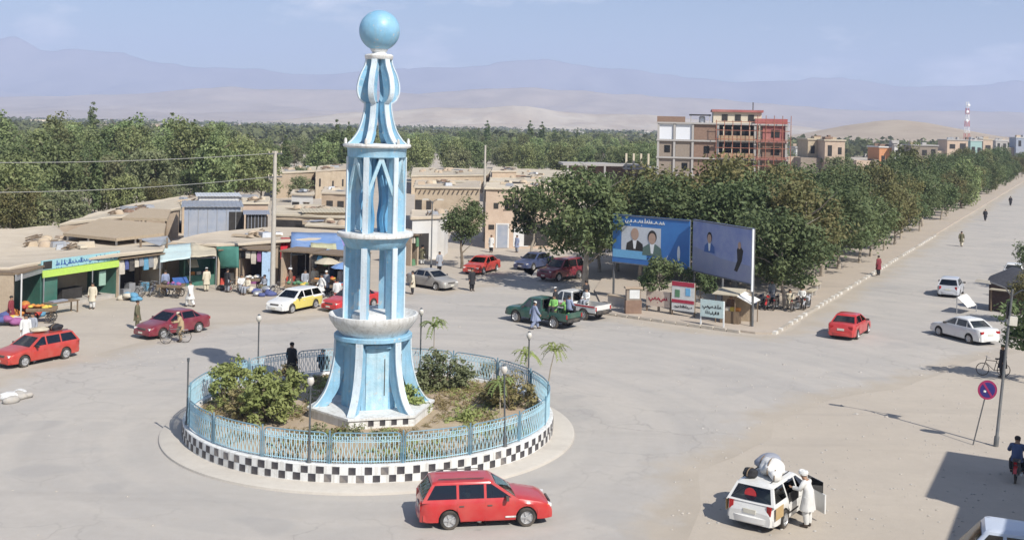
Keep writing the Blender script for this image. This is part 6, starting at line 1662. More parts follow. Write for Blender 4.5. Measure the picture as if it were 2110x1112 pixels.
for i, (u, v, k, a, b, hd_, lab) in enumerate(((684, 592, 'stand', 'blue', 'grey', 'hair', 'person in dark blue under the lilac awning'), (702, 598, 'stand', 'white', 'white', 'turban', 'person in white with a turban under the lilac awning'),
        (655, 588, 'stand', 'olive', 'black', 'cap', 'person in olive in the shade of the yellowish awning'), (628, 604, 'walk', 'grey', 'white', 'hair', 'person in grey passing the small white awning'),
        (598, 600, 'stand', 'brown', 'cream', 'turban', 'person in brown before the shop with red goods'), (545, 603, 'sit', 'grey', 'olive', 'cap', 'person in grey seated at the foot of the concrete pole'),
        (468, 602, 'stand', 'black', 'grey', 'hair', 'person in black at the green canvas screen'), (425, 600, 'stand', 'cream', 'cream', 'cap', 'person in cream before the dark green kiosk'),
        (340, 606, 'stand', 'bluegrey', 'bluegrey', 'hair', 'person in blue-grey at the end of the bicycle row'), (715, 622, 'walk', 'cream', 'white', 'cap', 'person in cream walking towards the half hidden red car'),
        (22, 668, 'stand', 'maroon', 'black', 'hair', 'person in maroon among the goods at the far left'), (1012, 520, 'stand', 'white', 'black', 'hair', 'person in white before the blue door of the pink house'),
        (1065, 520, 'stand', 'bluegrey', 'grey', 'hair', 'person in blue-grey in the shade of the pale-trunked tree'), (870, 545, 'stand', 'olive', 'white', 'turban', 'person in olive at the whitewashed shop doorway'))):
    who(lab, u, v, RC.uniform(-180, 180), k, a, b, hd_, RC.choice(('white', 'cream', 'black')))
def on_car(car, label, x, y, z, face, kind, top, bottom=None, head='hair', hc='white'):
    l_ = car.matrix_basis @ Vector((x, y, z)); a = car.rotation_euler.z + R_(face)
    return person(label, l_, a, kind, top, bottom, head, hc)
on_car(PICK_G, 'person in green sitting on the bed of the green pickup', -1.2, .35, .70, 100, 'sit', 'green', 'black')
on_car(PICK_G, 'person in blue-grey sitting at the tail of the green pickup', -1.9, -.3, .70, -90, 'sit', 'bluegrey', 'black', 'cap', 'black')
on_car(PICK_G, 'person in black standing on the green pickup behind the cab', -.95, -.1, .71, 20, 'stand', 'black', 'olive', 'cap', 'white')
on_car(PICK_W, 'person in white sitting on the bed of the white pickup', -1.3, .2, .70, 90, 'sit', 'white', 'grey')
on_car(PICK_W, 'person in black standing on the white pickup bed', -.95, -.2, .71, 0, 'stand', 'black', 'black')

on_car(CAR_FRONT, 'driver in white at the wheel of the bright red wagon', .05, .36, -.03, 0, 'sit', 'white', 'white', 'cap', 'black')
on_car(CAR_FRONT, 'passenger in cream in the middle of the bright red wagon', -.62, -.36, -.03, 0, 'sit', 'cream', 'white')
on_car(CAR_LEFT, 'driver in white inside the leftmost red wagon', .05, .36, -.03, 0, 'sit', 'white', 'grey')
# ================================================================ CYCLES
def two_wheels(t, wb, r, tw, mt=M_RUBBER, spokes=True):
    ty = MB().lathe([(r - tw, -tw / 2), (r, -tw * .35), (r, tw * .35), (r - tw, tw / 2)], 20, axis='y').mesh('wheel', mt)
    for x in (-wb / 2, wb / 2):
        w = link('wheel', ty, t, (x, 0, r)); m = MB(); m.lathe([(.04, -.04), (.04, .04)], 8, axis='y')
        for k in range(6):
            a = PI * k / 6; m.tube([(-math.cos(a) * (r - tw), 0, -math.sin(a) * (r - tw)), (math.cos(a) * (r - tw), 0, math.sin(a) * (r - tw))], .006, 4, cap=False)
        m.build('spokes', M_ALLOY, w)
def bicycle(label, loc, rz, fm=M_BLACK, lean=0.0, group=None):
    t = thing('bicycle', label, 'bicycle', loc, rz, group); t.rotation_euler = (lean, 0, rz)
    two_wheels(t, 1.06, .34, .035)
    m = MB(); bbk, seat, head, ra, fa = (-.05, 0, .30), (-.18, 0, .80), (.36, 0, .82), (-.53, 0, .34), (.53, 0, .34)
    for a, b in ((bbk, seat), (seat, head), (bbk, (.38, 0, .70)), (bbk, ra), ((-.17, 0, .74), ra), (head, fa), (seat, (-.2, 0, .90)), (head, (.33, 0, .98))): m.tube([a, b], .018, 6)
    m.build('frame', fm, t); MB().box((-.21, 0, .92), (.24, .14, .06), taper=.8).build('saddle', M_BLACK, t)
    MB().tube([(.22, -.28, 1.0), (.33, -.2, 1.0), (.34, .2, 1.0), (.22, .28, 1.0)], .014, 6).build('handlebar', M_ALLOY, t)
    MB().box((-.5, 0, .74), (.34, .14, .02)).build('carrier', M_ALLOY, t)
    return t
def motorcycle(label, loc, rz, pm, lean=0.08, group=None):
    t = thing('motorcycle', label, 'motorcycle', loc, rz, group); t.rotation_euler = (lean, 0, rz)
    two_wheels(t, 1.26, .30, .08)
    m = MB(); m.loft([[(x, -w, z - h), (x, w, z - h), (x, w * .8, z + h), (x, -w * .8, z + h)] for x, w, z, h in ((-.12, .09, .76, .07), (.0, .14, .80, .10), (.2, .15, .83, .12), (.38, .10, .84, .08))]); m.build('tank', pm, t)
    m = MB(); m.loft([[(x, -w, z - h), (x, w, z - h), (x, w * .85, z + h), (x, -w * .85, z + h)] for x, w, z, h in ((-.72, .10, .80, .03), (-.5, .13, .79, .045), (-.2, .14, .77, .05), (-.06, .09, .78, .04))]); m.build('seat', M_BLACK, t)
    m = MB(); m.box((.05, 0, .42), (.42, .26, .30), taper=.8); m.lathe([(.09, -.16), (.09, .16)], 12, axis='y', c=(.02, 0, .36)); m.build('engine', M_STEEL, t)
    m = MB()
    for s in (-1, 1): m.tube([(.63, s * .08, .30), (.44, s * .08, .95)], .022, 6); m.tube([(-.63, s * .1, .30), (-.42, s * .11, .74)], .02, 6)
    m.tube([(.42, 0, .88), (.0, 0, .62), (-.5, 0, .70)], .025, 6); m.tube([(.1, 0, .3), (-.3, 0, .3), (-.63, 0, .3)], .02, 6); m.build('frame', M_BLACK, t)
    MB().tube([(.30, -.36, 1.03), (.42, -.2, 1.02), (.44, .2, 1.02), (.30, .36, 1.03)], .016, 6).build('handlebar', M_ALLOY, t)
    MB().lathe([(.0, .09), (.07, .08), (.085, .02), (.05, -.08), (0, -.1)], 12, axis='x', c=(.53, 0, .90)).build('headlight', M_LAMP, t)
    for x in (-.63, .63):
        mm = MB(); mm.loft([[(x + .33 * math.cos(a), -.06, .3 + .33 * math.sin(a)), (x + .33 * math.cos(a), .06, .3 + .33 * math.sin(a)), (x + .345 * math.cos(a), .06, .3 + .345 * math.sin(a)), (x + .345 * math.cos(a), -.06, .3 + .345 * math.sin(a))] for a in [R_(d) for d in range(40, 161, 20)]]); mm.build('mudguard', pm, t)
    MB().tube([(.1, -.17, .26), (-.3, -.18, .27), (-.75, -.2, .36)], [.02, .03, .04], 8).build('exhaust', M_ALLOY, t)
    MB().box((-.78, 0, .76), (.05, .12, .07)).build('taillight', M_TAIL, t)
    return t
bicycle('bicycle pushed by the person in tan', G(362, 707), R_(205), M_STEEL)
bicycle('bicycle standing at the right roadside by the person in black', G(2046, 774), R_(170), M_BLACK)
for i, (u, v, a) in enumerate(((288, 610, 80), (300, 611, 70), (313, 609, 95), (326, 606, 60))):
    bicycle('bicycle parked before the bicycle shop, %s in the row from the green shop' % ('first', 'second', 'third', 'fourth')[i], G(u, v), R_(a), (M_STEEL, M_BLACK, P_NAVY, M_STEEL)[i], .12, 'bicycles before the bicycle shop')
bicycle('bicycle leaning near the foot of the concrete pole', G(578, 606), R_(30), M_BLACK, .15)
bicycle('bicycle with red frame under the small white awning', G(618, 600), R_(10), P_RED, .1)
bicycle('bicycle at the left of the clothes shop', G(484, 600), R_(60), M_BLACK, .12)
for i, (u, v, a, pm) in enumerate(((1565, 634, 60, P_NAVY), (1580, 636, 70, P_RED), (1598, 637, 65, P_DARK), (1640, 640, 50, P_DARK), (1662, 636, 60, P_SILVER))):
    motorcycle(('dark blue motorcycle nearest the beige stall', 'red motorcycle parked under the nearest street tree', 'dark motorcycle in the middle of the parked row', 'dark motorcycle right of the forked tree trunk', 'silver motorcycle at the end of the parked row')[i], G(u, v, .13), R_(a), pm, group='motorcycles parked under the trees')
mc = motorcycle('red and white motorcycle at the edge of the building shadow', G(2096, 985), R_(60), P_RED, 0.0)
person('person in dark blue riding the red motorcycle at the right edge', G(2096, 985) + Vector((-.08, -.12, .0)), R_(60), 'ride', 'blue', 'black')

# ================================================================ POLES, LAMPS, SIGNS, BILLBOARDS
def utility_pole(label, px, h, arms=(.25,), r=.19, rz=0.0):
    p = G(*px); t = thing('utility_pole', label, 'utility pole', p, rz)
    MB().tube([(0, 0, -.2), (0, 0, h * .5), (0, 0, h)], [r, r * .8, r * .6], 10).build('pole', M_POLE, t)
    for d in arms:
        a = MB().box((0, 0, h - d), (1.5, .1, .1)).build('crossarm', M_STEEL, t, smooth=False)
        for x in (-.65, -.25, .25, .65): MB().lathe([(.03, 0), (.05, .04), (.03, .09), (.045, .13), (0, .16)], 8, c=(x, 0, h - d + .05)).build('insulator', M_CREAM, a)
    return t, p
up, p1 = utility_pole('tall pale concrete pole rising out of the market', (561, 606), 10.5, (.2, 1.9), .21, R_(60))
up2, p2 = utility_pole('pale slender pole beside the pink mud house', (996, 497), 10.5, (), .17)
up3, p3 = utility_pole('thin pale pole rising out of the trees behind the blue billboard', (1343, 556), 9.3, (), .12)
up0, p0 = utility_pole('concrete pole beyond the left end of the market carrying the wires', (-560, 690), 10.3, (.2, 1.9), .21, R_(60))
def wire(label, a, b, sag, r=.022):
    a, b = Vector(a), Vector(b); pts = []
    for i in range(25):
        k = i / 24; p = a.lerp(b, k); p.z -= sag * 4 * k * (1 - k); pts.append(p)
    o = MB().tube(pts, r, 5).build('overhead_wire', mat('wire', (.30, .30, .28), rough=.6), None); tag(o, label, 'wire'); return o
wire('upper overhead wire crossing before the grove to the concrete pole', p0 + Vector((0, 0, 10.15)), p1 + Vector((0, 0, 10.35)), .55)
wire('lower overhead wire crossing before the grove to the concrete pole', p0 + Vector((0, 0, 8.45)), p1 + Vector((0, 0, 8.65)), .75)
def street_lamp(label, loc, h, arms, rz=0.0, lean=(0, 0), box=False):
    t = thing('street_lamp', label, 'street lamp', loc); t.rotation_euler = (lean[0], lean[1], rz)
    MB().tube([(0, 0, -.1), (0, 0, .4), (0, 0, .45), (0, 0, h)], [.10, .10, .065, .045], 10).build('post', M_STEEL, t)
    for a, L in arms:
        a = R_(a); d = Vector((math.cos(a), math.sin(a), 0))
        o = MB().tube([(0, 0, h - .3), d * L * .3 + Vector((0, 0, h)), d * L + Vector((0, 0, h + .15))], .03, 6).build('arm', M_STEEL, t)
        c = d * (L + .25) + Vector((0, 0, h + .14)); m = MB(); m.box(c, (.62, .24, .13), rz=a, taper=.75); m.build('lamp_head', M_POLE, o)
    if box:
        MB().box((.12, 0, h - 1.3), (.32, .28, .36)).build('switch_box', M_PLATE, t); MB().box((-.06, .1, h - .9), (.08, .1, .7)).build('cable', M_BLACK, t)
    return t
street_lamp('dark street lamp with two short arms at the back street', G(888, 556), 6.0, ((0, .45), (180, .35)))
street_lamp('tall grey street lamp at the right edge casting a long shadow', G(2052, 919), 6.5, ((150, .9), (-40, 1.1)), 0, (0, .085), True)
# no-parking sign
sp = G(2005, 916); t = thing('no_parking_sign', 'round blue no-parking sign with red border on a leaning pole', 'sign', sp); t.rotation_euler = (0, R_(13), 0)
MB().tube([(0, 0, -.1), (0, 0, 2.75)], .028, 8).build('pole', M_STEEL, t)
dc = MB().lathe([(0, -.03), (.40, -.03), (.40, -.05), (0, -.05)], 32, axis='y', c=(0, 0, 2.35)).build('disc', mat('sign_red', (.30, .03, .10), rough=.4), t, smooth=False)
MB().lathe([(.31, -.051), (.31, -.058), (0, -.058)], 32, axis='y', c=(0, 0, 2.35)).build('face', mat('sign_blue', (.035, .03, .16), rough=.4), dc, smooth=False)
MB().box((0, -.063, 2.35), (.64, .008, .085), ry=R_(45)).build('slash', mat('sign_red', (.30, .03, .10)), dc, smooth=False)
MB().box((-.1, -.064, 2.27), (.1, .008, .08)).build('worn_patch', M_WHITE, dc, smooth=False)
# billboards
M_BBLUE = mat('print_blue', (.035, .14, .42), rough=.45, col2=(.05, .20, .50), scale=.5); M_BLB = mat('print_light_blue', (.16, .42, .68), rough=.45, var=.08); M_BPUR = mat('print_purple', (.16, .22, .48), rough=.45, col2=(.34, .38, .55), scale=.7)
M_BGR = mat('print_grey', (.30, .32, .42), rough=.45, col2=(.22, .25, .40), scale=.8); M_FACE = mat('print_skin', (.44, .30, .23), rough=.5, var=.1); M_PALE_PRINT = mat('print_pale', (.55, .58, .62), rough=.5, var=.1)
def billboard(name, label, ul, yl, ur, yr, zb, zt, face_m):
    a, b = P((ul), 500, yl), P(ur, 500, yr); a.z = b.z = 0; d = b - a; L = d.length
    t = thing(name, label, 'billboard', a, math.atan2(d.y, d.x))
    MB().box((L / 2, .06, (zb + zt) / 2), (L, .08, zt - zb)).build('panel', face_m, t, smooth=False)
    for x, nm in ((.06, 'post'), (L / 2, 'post'), (L - .06, 'post')): MB().box((x, .18, zt / 2), (.12, .12, zt)).build(nm, M_STEEL, t, smooth=False)
    for z in (zb + .05, zt - .05): MB().box((L / 2, .0, z), (L + .06, .06, .07)).build('edge_bar', M_STEEL, t, smooth=False)
    return t, L
def shape(t, name, m, pts, y):
    o = MB().slab([(x, y, z) for x, z in pts], .004).build(name, m, t, smooth=False); return o
def oval(cx, cz, rx, rz, n=18, a0=0, a1=360): return [(cx + rx * math.cos(R_(a0 + (a1 - a0) * k / n)), cz + rz * math.sin(R_(a0 + (a1 - a0) * k / n))) for k in range(n if a1 - a0 == 360 else n + 1)]
def bust(t, x, z, s, suit, turban, y, tie=None):
    shape(t, 'printed_suit', suit, [(x - .55 * s, z), (x + .55 * s, z), (x + .50 * s, z + .38 * s), (x + .2 * s, z + .56 * s), (x - .2 * s, z + .56 * s), (x - .50 * s, z + .38 * s)], y)
    shape(t, 'printed_shirt', M_INKW, [(x - .06 * s, z + .1 * s), (x + .06 * s, z + .1 * s), (x + .13 * s, z + .57 * s), (x - .13 * s, z + .57 * s)], y - .006)
    shape(t, 'printed_hair', turban, oval(x, z + .90 * s, .25 * s, .32 * s), y - .008)
    shape(t, 'printed_face', M_FACE, oval(x, z + .82 * s, .20 * s, .27 * s), y - .013)
bt, L = billboard('billboard', 'blue billboard with white lettering and two printed portraits', 1262, 82, 1420, 78, 2.75, 6.35, M_BBLUE)
shape(bt, 'printed_field', M_PALE_PRINT, [(L * .12, 3.75), (L * .64, 3.75), (L * .64, 5.55), (L * .12, 5.55)], .012)
shape(bt, 'printed_band', M_BLB, [(0.05, 3.2), (L * .46, 3.2), (L * .46, 3.78), (0.05, 3.78)], .004)
bust(bt, L * .30, 3.8, 1.35, M_DARK, M_FACE, .0); bust(bt, L * .53, 3.55, 1.5, mat('print_green', (.10, .16, .14), rough=.5), M_DARK, -.004)
shape(bt, 'printed_figure', M_INKW, oval(L * .87, 3.9, .12, .55, 14), .010)
m = MB(); squiggle(m, L * .18, L * .68, 5.68, 6.22, .0, 12); m.build('lettering', M_INKW, bt, smooth=False)
bt, L = billboard('billboard', 'purple-grey billboard with two small dark printed figures', 1427, 77.5, 1550, 71.2, 2.8, 6.45, M_BPUR)
shape(bt, 'printed_field', M_BGR, [(0.05, 2.9), (L - .05, 2.9), (L - .05, 4.0), (L * .5, 4.1), (0.05, 4.6)], .012)
bust(bt, L * .30, 4.35, 1.15, M_INKB, M_DARK, .004)
shape(bt, 'printed_figure', M_DARK, [(L * .72, 3.5), (L * .77, 3.45), (L * .84, 4.2), (L * .86, 4.9), (L * .80, 5.25), (L * .76, 4.9), (L * .77, 4.2)], .006)
shape(bt, 'printed_head', M_FACE, oval(L * .80, 5.2, .17, .24), .0)
MB().box((L + .07, .0, 4.4), (.08, .12, 4.0)).build('white_post', M_INKW, bt, smooth=False)
# poster stands along the pavement
M_POSTER = mat('poster_white', (.62, .63, .62), rough=.6, var=.15, scale=3); M_PRED = mat('poster_red', (.38, .03, .06), rough=.6, var=.1)
def poster(label, u0, u1, vb, zb, zt, m_, legs=M_WOOD, z0=.13, name='poster_stand'):
    a, b = G(u0, vb, z0), G(u1, vb + (u1 - u0) * .13, z0); d = b - a; L = d.length; t = thing(name, label, 'sign', a, math.atan2(d.y, d.x))
    MB().box((L / 2, 0, (zb + zt) / 2), (L, .06, zt - zb)).build('board', m_, t, smooth=False)
    for x in (0.0, L): MB().box((x, .06, zt / 2), (.08, .08, zt)).build('leg', legs, t, smooth=False)
    return t, L
t, L = poster('red and white poster stand below the gap between the billboards', 1384, 1430, 648, .35, 2.3, M_POSTER)
MB().box((L / 2, -.04, 2.15), (L, .02, .3)).build('red_band', M_PRED, t, smooth=False); MB().box((L / 2, -.04, .98), (L, .02, .22)).build('red_band', M_PRED, t, smooth=False)
MB().box((L * .72, -.04, 1.65), (.35, .02, .5)).build('picture', M_BLB, t, smooth=False); MB().box((L * .25, -.04, 1.5), (.35, .02, .5)).build('picture', CLOTH[4], t, smooth=False)
m = MB(); squiggle(m, .15, L - .15, .5, .75, -.04, 5); m.build('lettering', M_DARK, t, smooth=False)
t, L = poster('pale cyan sign board on white legs beside the beige stall', 1443, 1490, 668, .55, 1.65, M_PCYAN, M_INKW)
m = MB(); squiggle(m, .15, L - .15, 1.05, 1.4, -.04, 6); squiggle(m, .3, L - .3, .7, .95, -.04, 7); m.build('lettering', M_DARK, t, smooth=False)
t, L = poster('low pale poster board left of the red and white stand', 1332, 1380, 640, .4, 1.45, mat('poster_cream', (.60, .50, .42), rough=.6, var=.1))
m = MB(); squiggle(m, .2, L - .2, .7, 1.2, -.04, 8); m.build('lettering', M_PRED, t, smooth=False)
pz = G(1304, 645, .13); t = thing('brick_pillar', 'square brick pillar carrying a small poster under the blue billboard', 'pillar', pz, .1)
MB().box((0, 0, .45), (1.1, .5, .9)).build('base', M_BRICK, t, smooth=False); MB().box((0, 0, 1.3), (1.0, .42, .8)).build('shaft', M_BRICK2, t, smooth=False); MB().box((0, 0, 1.75), (1.2, .6, .12)).build('cap', M_MUD, t, smooth=False)
MB().box((.05, -.225, 1.32), (.7, .02, .6)).build('poster', M_POSTER, t, smooth=False)
# beige stall
a, b = G(1470, 664, .13), G(1548, 672, .13); d = b - a; L = d.length; t = thing('canvas_stall', 'pavement stall with a beige and white canvas roof', 'stall', a, math.atan2(d.y, d.x))
for x in (.1, L * .55, L - .1):
    for y in (.1, 1.9): MB().tube([(x, y, 0), (x, y, 1.9 if x < L * .7 else 1.3)], .04, 6).build('post', M_WOOD, t)
MB().box((L * .30, 1.0, 1.96), (L * .66, 2.3, .06), rx=.06).build('canopy', M_BEIGET, t, smooth=False)
MB().box((L * .80, 1.0, 1.66), (L * .46, 2.2, .05), ry=.42).build('flap', M_WCLOTH, t, smooth=False)
MB().box((L * .45, 1.7, .9), (L * .8, .1, 1.8)).build('back_screen', M_REED, t, smooth=False); MB().box((L * .4, .5, .4), (L * .5, .6, .8)).build('counter', M_WOOD, t, smooth=False)
for i in range(4): MB().box((L * (.2 + .13 * i), .5, .92), (.3, .4, .22)).build('goods_box', CLOTH[(i * 3) % 8], t)
# low wall behind the pickups and benches
a, b = G(1255, 628), G(1300, 636); d = b - a; t = thing('low_wall', 'low dark wall behind the white pickup under the trees', 'wall', a, math.atan2(d.y, d.x)); MB().box((d.length / 2, 0, .35), (d.length, .3, .7)).build('masonry', M_CONC, t, smooth=False); MB().box((d.length / 2, 0, .74), (d.length + .1, .4, .08)).build('coping', M_MUD, t, smooth=False)
for (u, v, lab) in ((1672, 610, 'pale stone bench under the street trees near the kerb'), (1682, 596, 'second stone bench farther along the pavement')):
    t = thing('stone_bench', lab, 'bench', G(u, v, .13), math.atan2(ROAD_DIR.y, ROAD_DIR.x)); MB().box((0, 0, .45), (1.6, .45, .1)).build('seat', M_BEIGET, t, smooth=False)
    for x in (-.6, .6): MB().box((x, 0, .2), (.2, .4, .4)).build('leg', M_CONC, t, smooth=False)

# ================================================================ LOADS ON CARS
def lump(name, label, car, pos, size, m_, seed, cat='bundle', parts=True):
    rnd = random.Random(seed); bm = bmesh.new(); bmesh.ops.create_icosphere(bm, subdivisions=3, radius=1)
    f3 = [(Vector((rnd.uniform(-1, 1), rnd.uniform(-1, 1), rnd.uniform(-1, 1))).normalized(), rnd.uniform(-.22, .26)) for _ in range(34)]
    for v in bm.verts:
        n = v.co.normalized(); v.co *= 1 + sum(max(0, n.dot(d_)) ** 14 * a_ for d_, a_ in f3); v.co.z = max(v.co.z, -.75)
    me = bpy.data.meshes.new('sack'); bm.to_mesh(me); bm.free(); me.materials.append(m_); me.polygons.foreach_set('use_smooth', [True] * len(me.polygons))
    p = car.matrix_basis @ Vector(pos); t = thing(name, label, cat, p, car.rotation_euler.z + rnd.uniform(-.3, .3))
    o = link('sack', me, t, (0, 0, size[2] * .75)); o.scale = size
    MB().tube([(size[0] * 1.02 * math.cos(a), 0.02, size[2] * (.75 + .98 * math.sin(a))) for a in [R_(k) for k in range(-20, 201, 20)]], .02, 5).build('rope', M_WOOD, t)
    return t
for c_ in (WAG_W, CAR_LEFT): c_.matrix_basis                              # transforms are read from loc/rot
lump('cloth_bundle', 'big white cloth bundle tied on the white wagon roof', WAG_W, (-.70, -.15, 1.47), (.52, .42, .30), M_WCLOTH, 1)
lump('cloth_bundle', 'grey bundle on the white wagon roof behind the white one', WAG_W, (-.05, .22, 1.47), (.46, .38, .27), M_GTARP, 2)
lump('cloth_bundle', 'small dark bundle at the rear of the white wagon roof', WAG_W, (-1.35, .30, 1.48), (.25, .22, .16), DRESS['black'], 3)
lump('cloth_bundle', 'small white sack hanging at the side of the white wagon roof', WAG_W, (-1.1, -.45, 1.46), (.28, .22, .18), M_WCLOTH, 4)
lump('cloth_bundle', 'dark bundle on the roof of the leftmost red wagon', CAR_LEFT, (-1.1, .05, 1.47), (.36, .34, .18), DRESS['black'], 5)
lump('cloth_bundle', 'beige bundle on the roof of the leftmost red wagon', CAR_LEFT, (-.3, -.1, 1.47), (.45, .36, .14), M_BEIGET, 6)
# open door of the white wagon
od = MB(); od.box((.5, 0, .62), (1.0, .05, .62)); o = od.build('open_door', P_WHITE, WAG_W, (.62, -.87, 0), R_(236)); MB().box((.45, 0, 1.12), (.8, .03, .36)).build('side_window', M_GLASS, o, smooth=False); MB().box((.1, -.03, .78), (.14, .03, .03)).build('handle', M_BLACK, o)
MB().box((-.5, -.835, .72), (.85, .02, .66)).build('door_opening_shade', M_DARK, WAG_W, smooth=False)  # dark sheet on the closed body, painted as the cabin's shade

# ---------------------------------------------------------------- hand carts of the bazaar and the dark stall on the right roadside
def hand_cart(label, px, rz, goods, seed, parasol=None):
    rnd = random.Random(seed); t = thing('hand_cart', label, 'cart', G(*px), R_(rz))
    MB().box((0, 0, .78), (1.7, 1.0, .08)).build('bed', M_WOOD, t, smooth=False)
    for s in (-1, 1): MB().box((0, s * .5, .88), (1.7, .04, .14)).build('side_board', M_WOOD, t, smooth=False)
    wh_ = MB().lathe([(.24, -.03), (.3, -.03), (.3, .03), (.24, .03)], 16, axis='y'); [wh_.box((0, 0, 0), (.5, .03, .04), ry=a) for a in (0, PI / 3, -PI / 3)]; wm = wh_.mesh('wheel', M_RUBBER)
    for x in (-.55, .55):
        for s in (-1, 1): link('wheel', wm, t, (x, s * .42, .3))
    for x in (-.55, .55): MB().box((x, 0, .52), (.08, .8, .46)).build('axle_stand', M_WOOD, t, smooth=False)
    for i in range(9):
        bm = bmesh.new(); bmesh.ops.create_icosphere(bm, subdivisions=1, radius=.2); me = bpy.data.meshes.new('produce'); bm.to_mesh(me); bm.free(); me.materials.append(rnd.choice(goods)); me.polygons.foreach_set('use_smooth', [True] * len(me.polygons))
        o = link('produce', me, t, (rnd.uniform(-.65, .65), rnd.uniform(-.35, .35), .9 + rnd.uniform(0, .16))); o.scale = (rnd.uniform(.7, 1.3), rnd.uniform(.7, 1.2), rnd.uniform(.5, .9))
    if parasol:
        MB().tube([(.3, .1, .8), (.3, .1, 2.5)], .025, 6).build('parasol_pole', M_TIN, t)
        m = MB(); m.lathe([(1.15, 2.15), (.8, 2.36), (.4, 2.5), (0, 2.56)], 8, c=(.3, .1, 0)); m.build('parasol', parasol, t, smooth=False)
    return t
hand_cart('hand cart of green produce before the shop with red goods', (612, 612), 10, [CLOTH[4], CLOTH[6], CLOTH[4]], 1)
hand_cart('hand cart under a pale parasol in the bazaar crowd', (668, 600), -10, [CLOTH[1], CLOTH[6], CLOTH[0]], 2, M_BEIGET)
hand_cart('hand cart of pale goods beside the seated people', (522, 598), 20, [CLOTH[3], CLOTH[3], M_TIN], 3)
hand_cart('hand cart of orange produce at the far left of the market', (86, 664), 15, [CLOTH[1], CLOTH[6]], 4)
hand_cart('hand cart of dark goods left of the green kiosk', (352, 612), -5, [M_BLACK, CLOTH[2], CLOTH[5]], 5)
hand_cart('hand cart under a blue parasol next to the tower shaft', (704, 612), 5, [CLOTH[0], CLOTH[7]], 6, M_BTARP)
a, b = G(2034, 640), G(2130, 652); d = b - a; L = d.length; t = thing('tarpaulin_stall', 'bulky dark tarpaulin stall with a beige plank at the right roadside', 'stall', a, math.atan2(d.y, d.x))
m = MB(); m.loft([[(x, .2 + 2.6 * k / 8, 1.9 + e * math.sin(PI * k / 8) + .1 * math.sin(x * 3 + k)) for k in range(9)] for x, e in ((-.2, .5), (.4, .95), (1.2, 1.2), (2.2, 1.25), (L, 1.0))], cap=False, closed=False); m.build('canopy', mat('dark_tarp', (.06, .062, .075), rough=.8, var=.25), t)
M_DBR = mat('dark_boards', (.07, .045, .04), rough=.85, var=.3)
MB().box((L / 2, .35, .9), (L, .12, 1.8)).build('front_screen', M_DBR, t, smooth=False); MB().box((.06, 1.5, .95), (.1, 2.4, 1.9)).build('side_screen', M_DBR, t, smooth=False)
MB().box((L / 2 + .3, .0, 1.62), (L + .2, .55, .08)).build('plank', M_BEIGET, t, smooth=False)
for x in (.3, L * .5, L): MB().box((x, -.1, .8), (.08, .08, 1.6)).build('post', M_WOOD, t, smooth=False)
who('dark figure standing behind the tarpaulin stall at the right roadside', 2072, 612, 150, 'stand', 'black')
q = T4([(1972, 612), (1992, 604), (2012, 628), (1994, 634)], [1.2, 1.2, .5, .5]); tarp('white_flap', 'slanted white cloth on short poles by the silver hatchback', q, M_WCLOTH, [q[0], q[2]], .04)
# ================================================================ FAR MAST, RIGHT ROADSIDE, CORNER BUILDING
mp = P(1993, 240, 800); t = thing('radio_mast', 'red and white lattice radio mast far beyond the town', 'mast', (mp.x, mp.y, 0))
M_MR, M_MW = mat('mast_red', (.5, .08, .06), rough=.5), mat('mast_white', (.8, .8, .8), rough=.5)
Hm = P(1993, 210, 800).z
for k in range(8):
    z0, z1 = Hm * k / 8, Hm * (k + 1) / 8; w0, w1 = lerp(1.9, .7, k / 8), lerp(1.9, .7, (k + 1) / 8); m = MB()
    for sx, sy in ((-1, -1), (1, -1), (1, 1), (-1, 1)):
        m.tube([(sx * w0, sy * w0, z0), (sx * w1, sy * w1, z1)], .16, 5); m.tube([(sx * w0, sy * w0, z0), (-sy * w1, sx * w1, z1)], .09, 4)
    m.build('segment', M_MW if k % 2 else M_MR, t)
for z, a in ((.93, 0), (.80, 2), (.62, 4)): MB().lathe([(.0, 0), (.9, .15), (1.1, .5), (0, .6)], 12, axis='y', c=(.6 * math.cos(a), -1.6, Hm * z)).build('dish', M_MW, t)
p = G(2128, 792); tree('roadside_tree', 'leafy tree at the right edge behind the tall street lamp', 'small', p, 1.0, 1.0)
p = G(2122, 668); tree('roadside_tree', 'olive roadside tree at the right edge behind the white sedan', 'turning1', p, .45, 2.0)
p = G(2150, 600); tree('roadside_tree', 'dark tree at the right edge over the dark tarpaulin stall', 'street0', p, .6, 3.0)
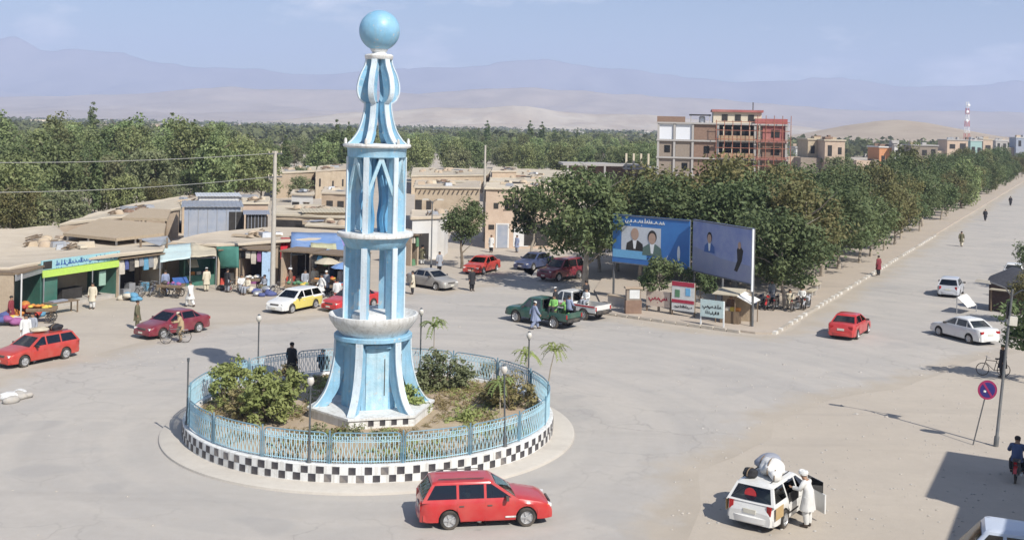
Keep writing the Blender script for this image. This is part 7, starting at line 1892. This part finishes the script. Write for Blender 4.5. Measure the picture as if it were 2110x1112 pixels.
# the building whose shadow falls across the lower right corner
h1, h2, k_ = 10.0, 8.8, 1 / math.tan(SUN_EL)
A1 = G(1955, 930) + SUN_AZ * h1 * k_; A1.z = 0
cb = thing('corner_building', 'plastered corner building casting its shadow on the roadside', 'building', A1, math.atan2(-ROAD_DIR.y, -ROAD_DIR.x))
for x0, x1, h in ((0, 6.3, h1), (6.3, 30, h2)):
    MB().box(((x0 + x1) / 2, 6, h / 2), (x1 - x0 - .01, 12, h)).build('wall', M_CREAM, cb, smooth=False)
    MB().box(((x0 + x1) / 2, 6, h - .12), (x1 - x0 + .1, 12.2, .2)).build('cornice', M_FRAME, cb, smooth=False)
for k in range(3):
    for i in range(9):
        if 1.2 + k * 3 + 1.5 < h2: o = MB().box((1.6 + i * 3.2, -.02, 1.7 + k * 2.9), (1.4, .1, 1.5)).build('window', M_GLASS, cb, smooth=False); MB().box((1.6 + i * 3.2, -.08, .88 + k * 2.9), (1.6, .2, .1)).build('sill', M_FRAME, o, smooth=False)

# gravel and litter strewn over the dusty edges
rs = np.random.RandomState(31); V, Q = [], []
cube = np.array([(-1, -1, 0), (1, -1, 0), (1, 1, 0), (-1, 1, 0), (-.6, -.6, 1), (.6, -.6, 1), (.6, .6, 1), (-.6, .6, 1)], float); cf = np.array([(4, 5, 6, 7), (0, 1, 5, 4), (1, 2, 6, 5), (2, 3, 7, 6), (3, 0, 4, 7)])
for (u0, u1, v0, v1, n_) in ((1380, 2100, 720, 1105, 520), (0, 560, 640, 760, 260), (560, 1200, 560, 700, 120), (1250, 1600, 640, 690, 160), (0, 330, 860, 1105, 14)):
    for _ in range(n_):
        q_ = G(rs.uniform(u0, u1), rs.uniform(v0, v1)); s_ = rs.uniform(.015, .055) * (1.6 if rs.rand() < .06 else 1); a_ = rs.rand() * 6.28
        c_, n0 = cube * np.array([s_, s_ * rs.uniform(.5, 1), s_ * .6]), len(V) * 8
        R2 = np.array([[math.cos(a_), -math.sin(a_), 0], [math.sin(a_), math.cos(a_), 0], [0, 0, 1]])
        V.append(c_ @ R2.T + np.array([q_.x, q_.y, .006])); Q.append(cf + n0)
tag(link('gravel', np_mesh('gravel', np.concatenate(V), np.concatenate(Q), M_CONC)), 'loose stones and grit strewn over the dusty road edges', 'gravel', kind='stuff')
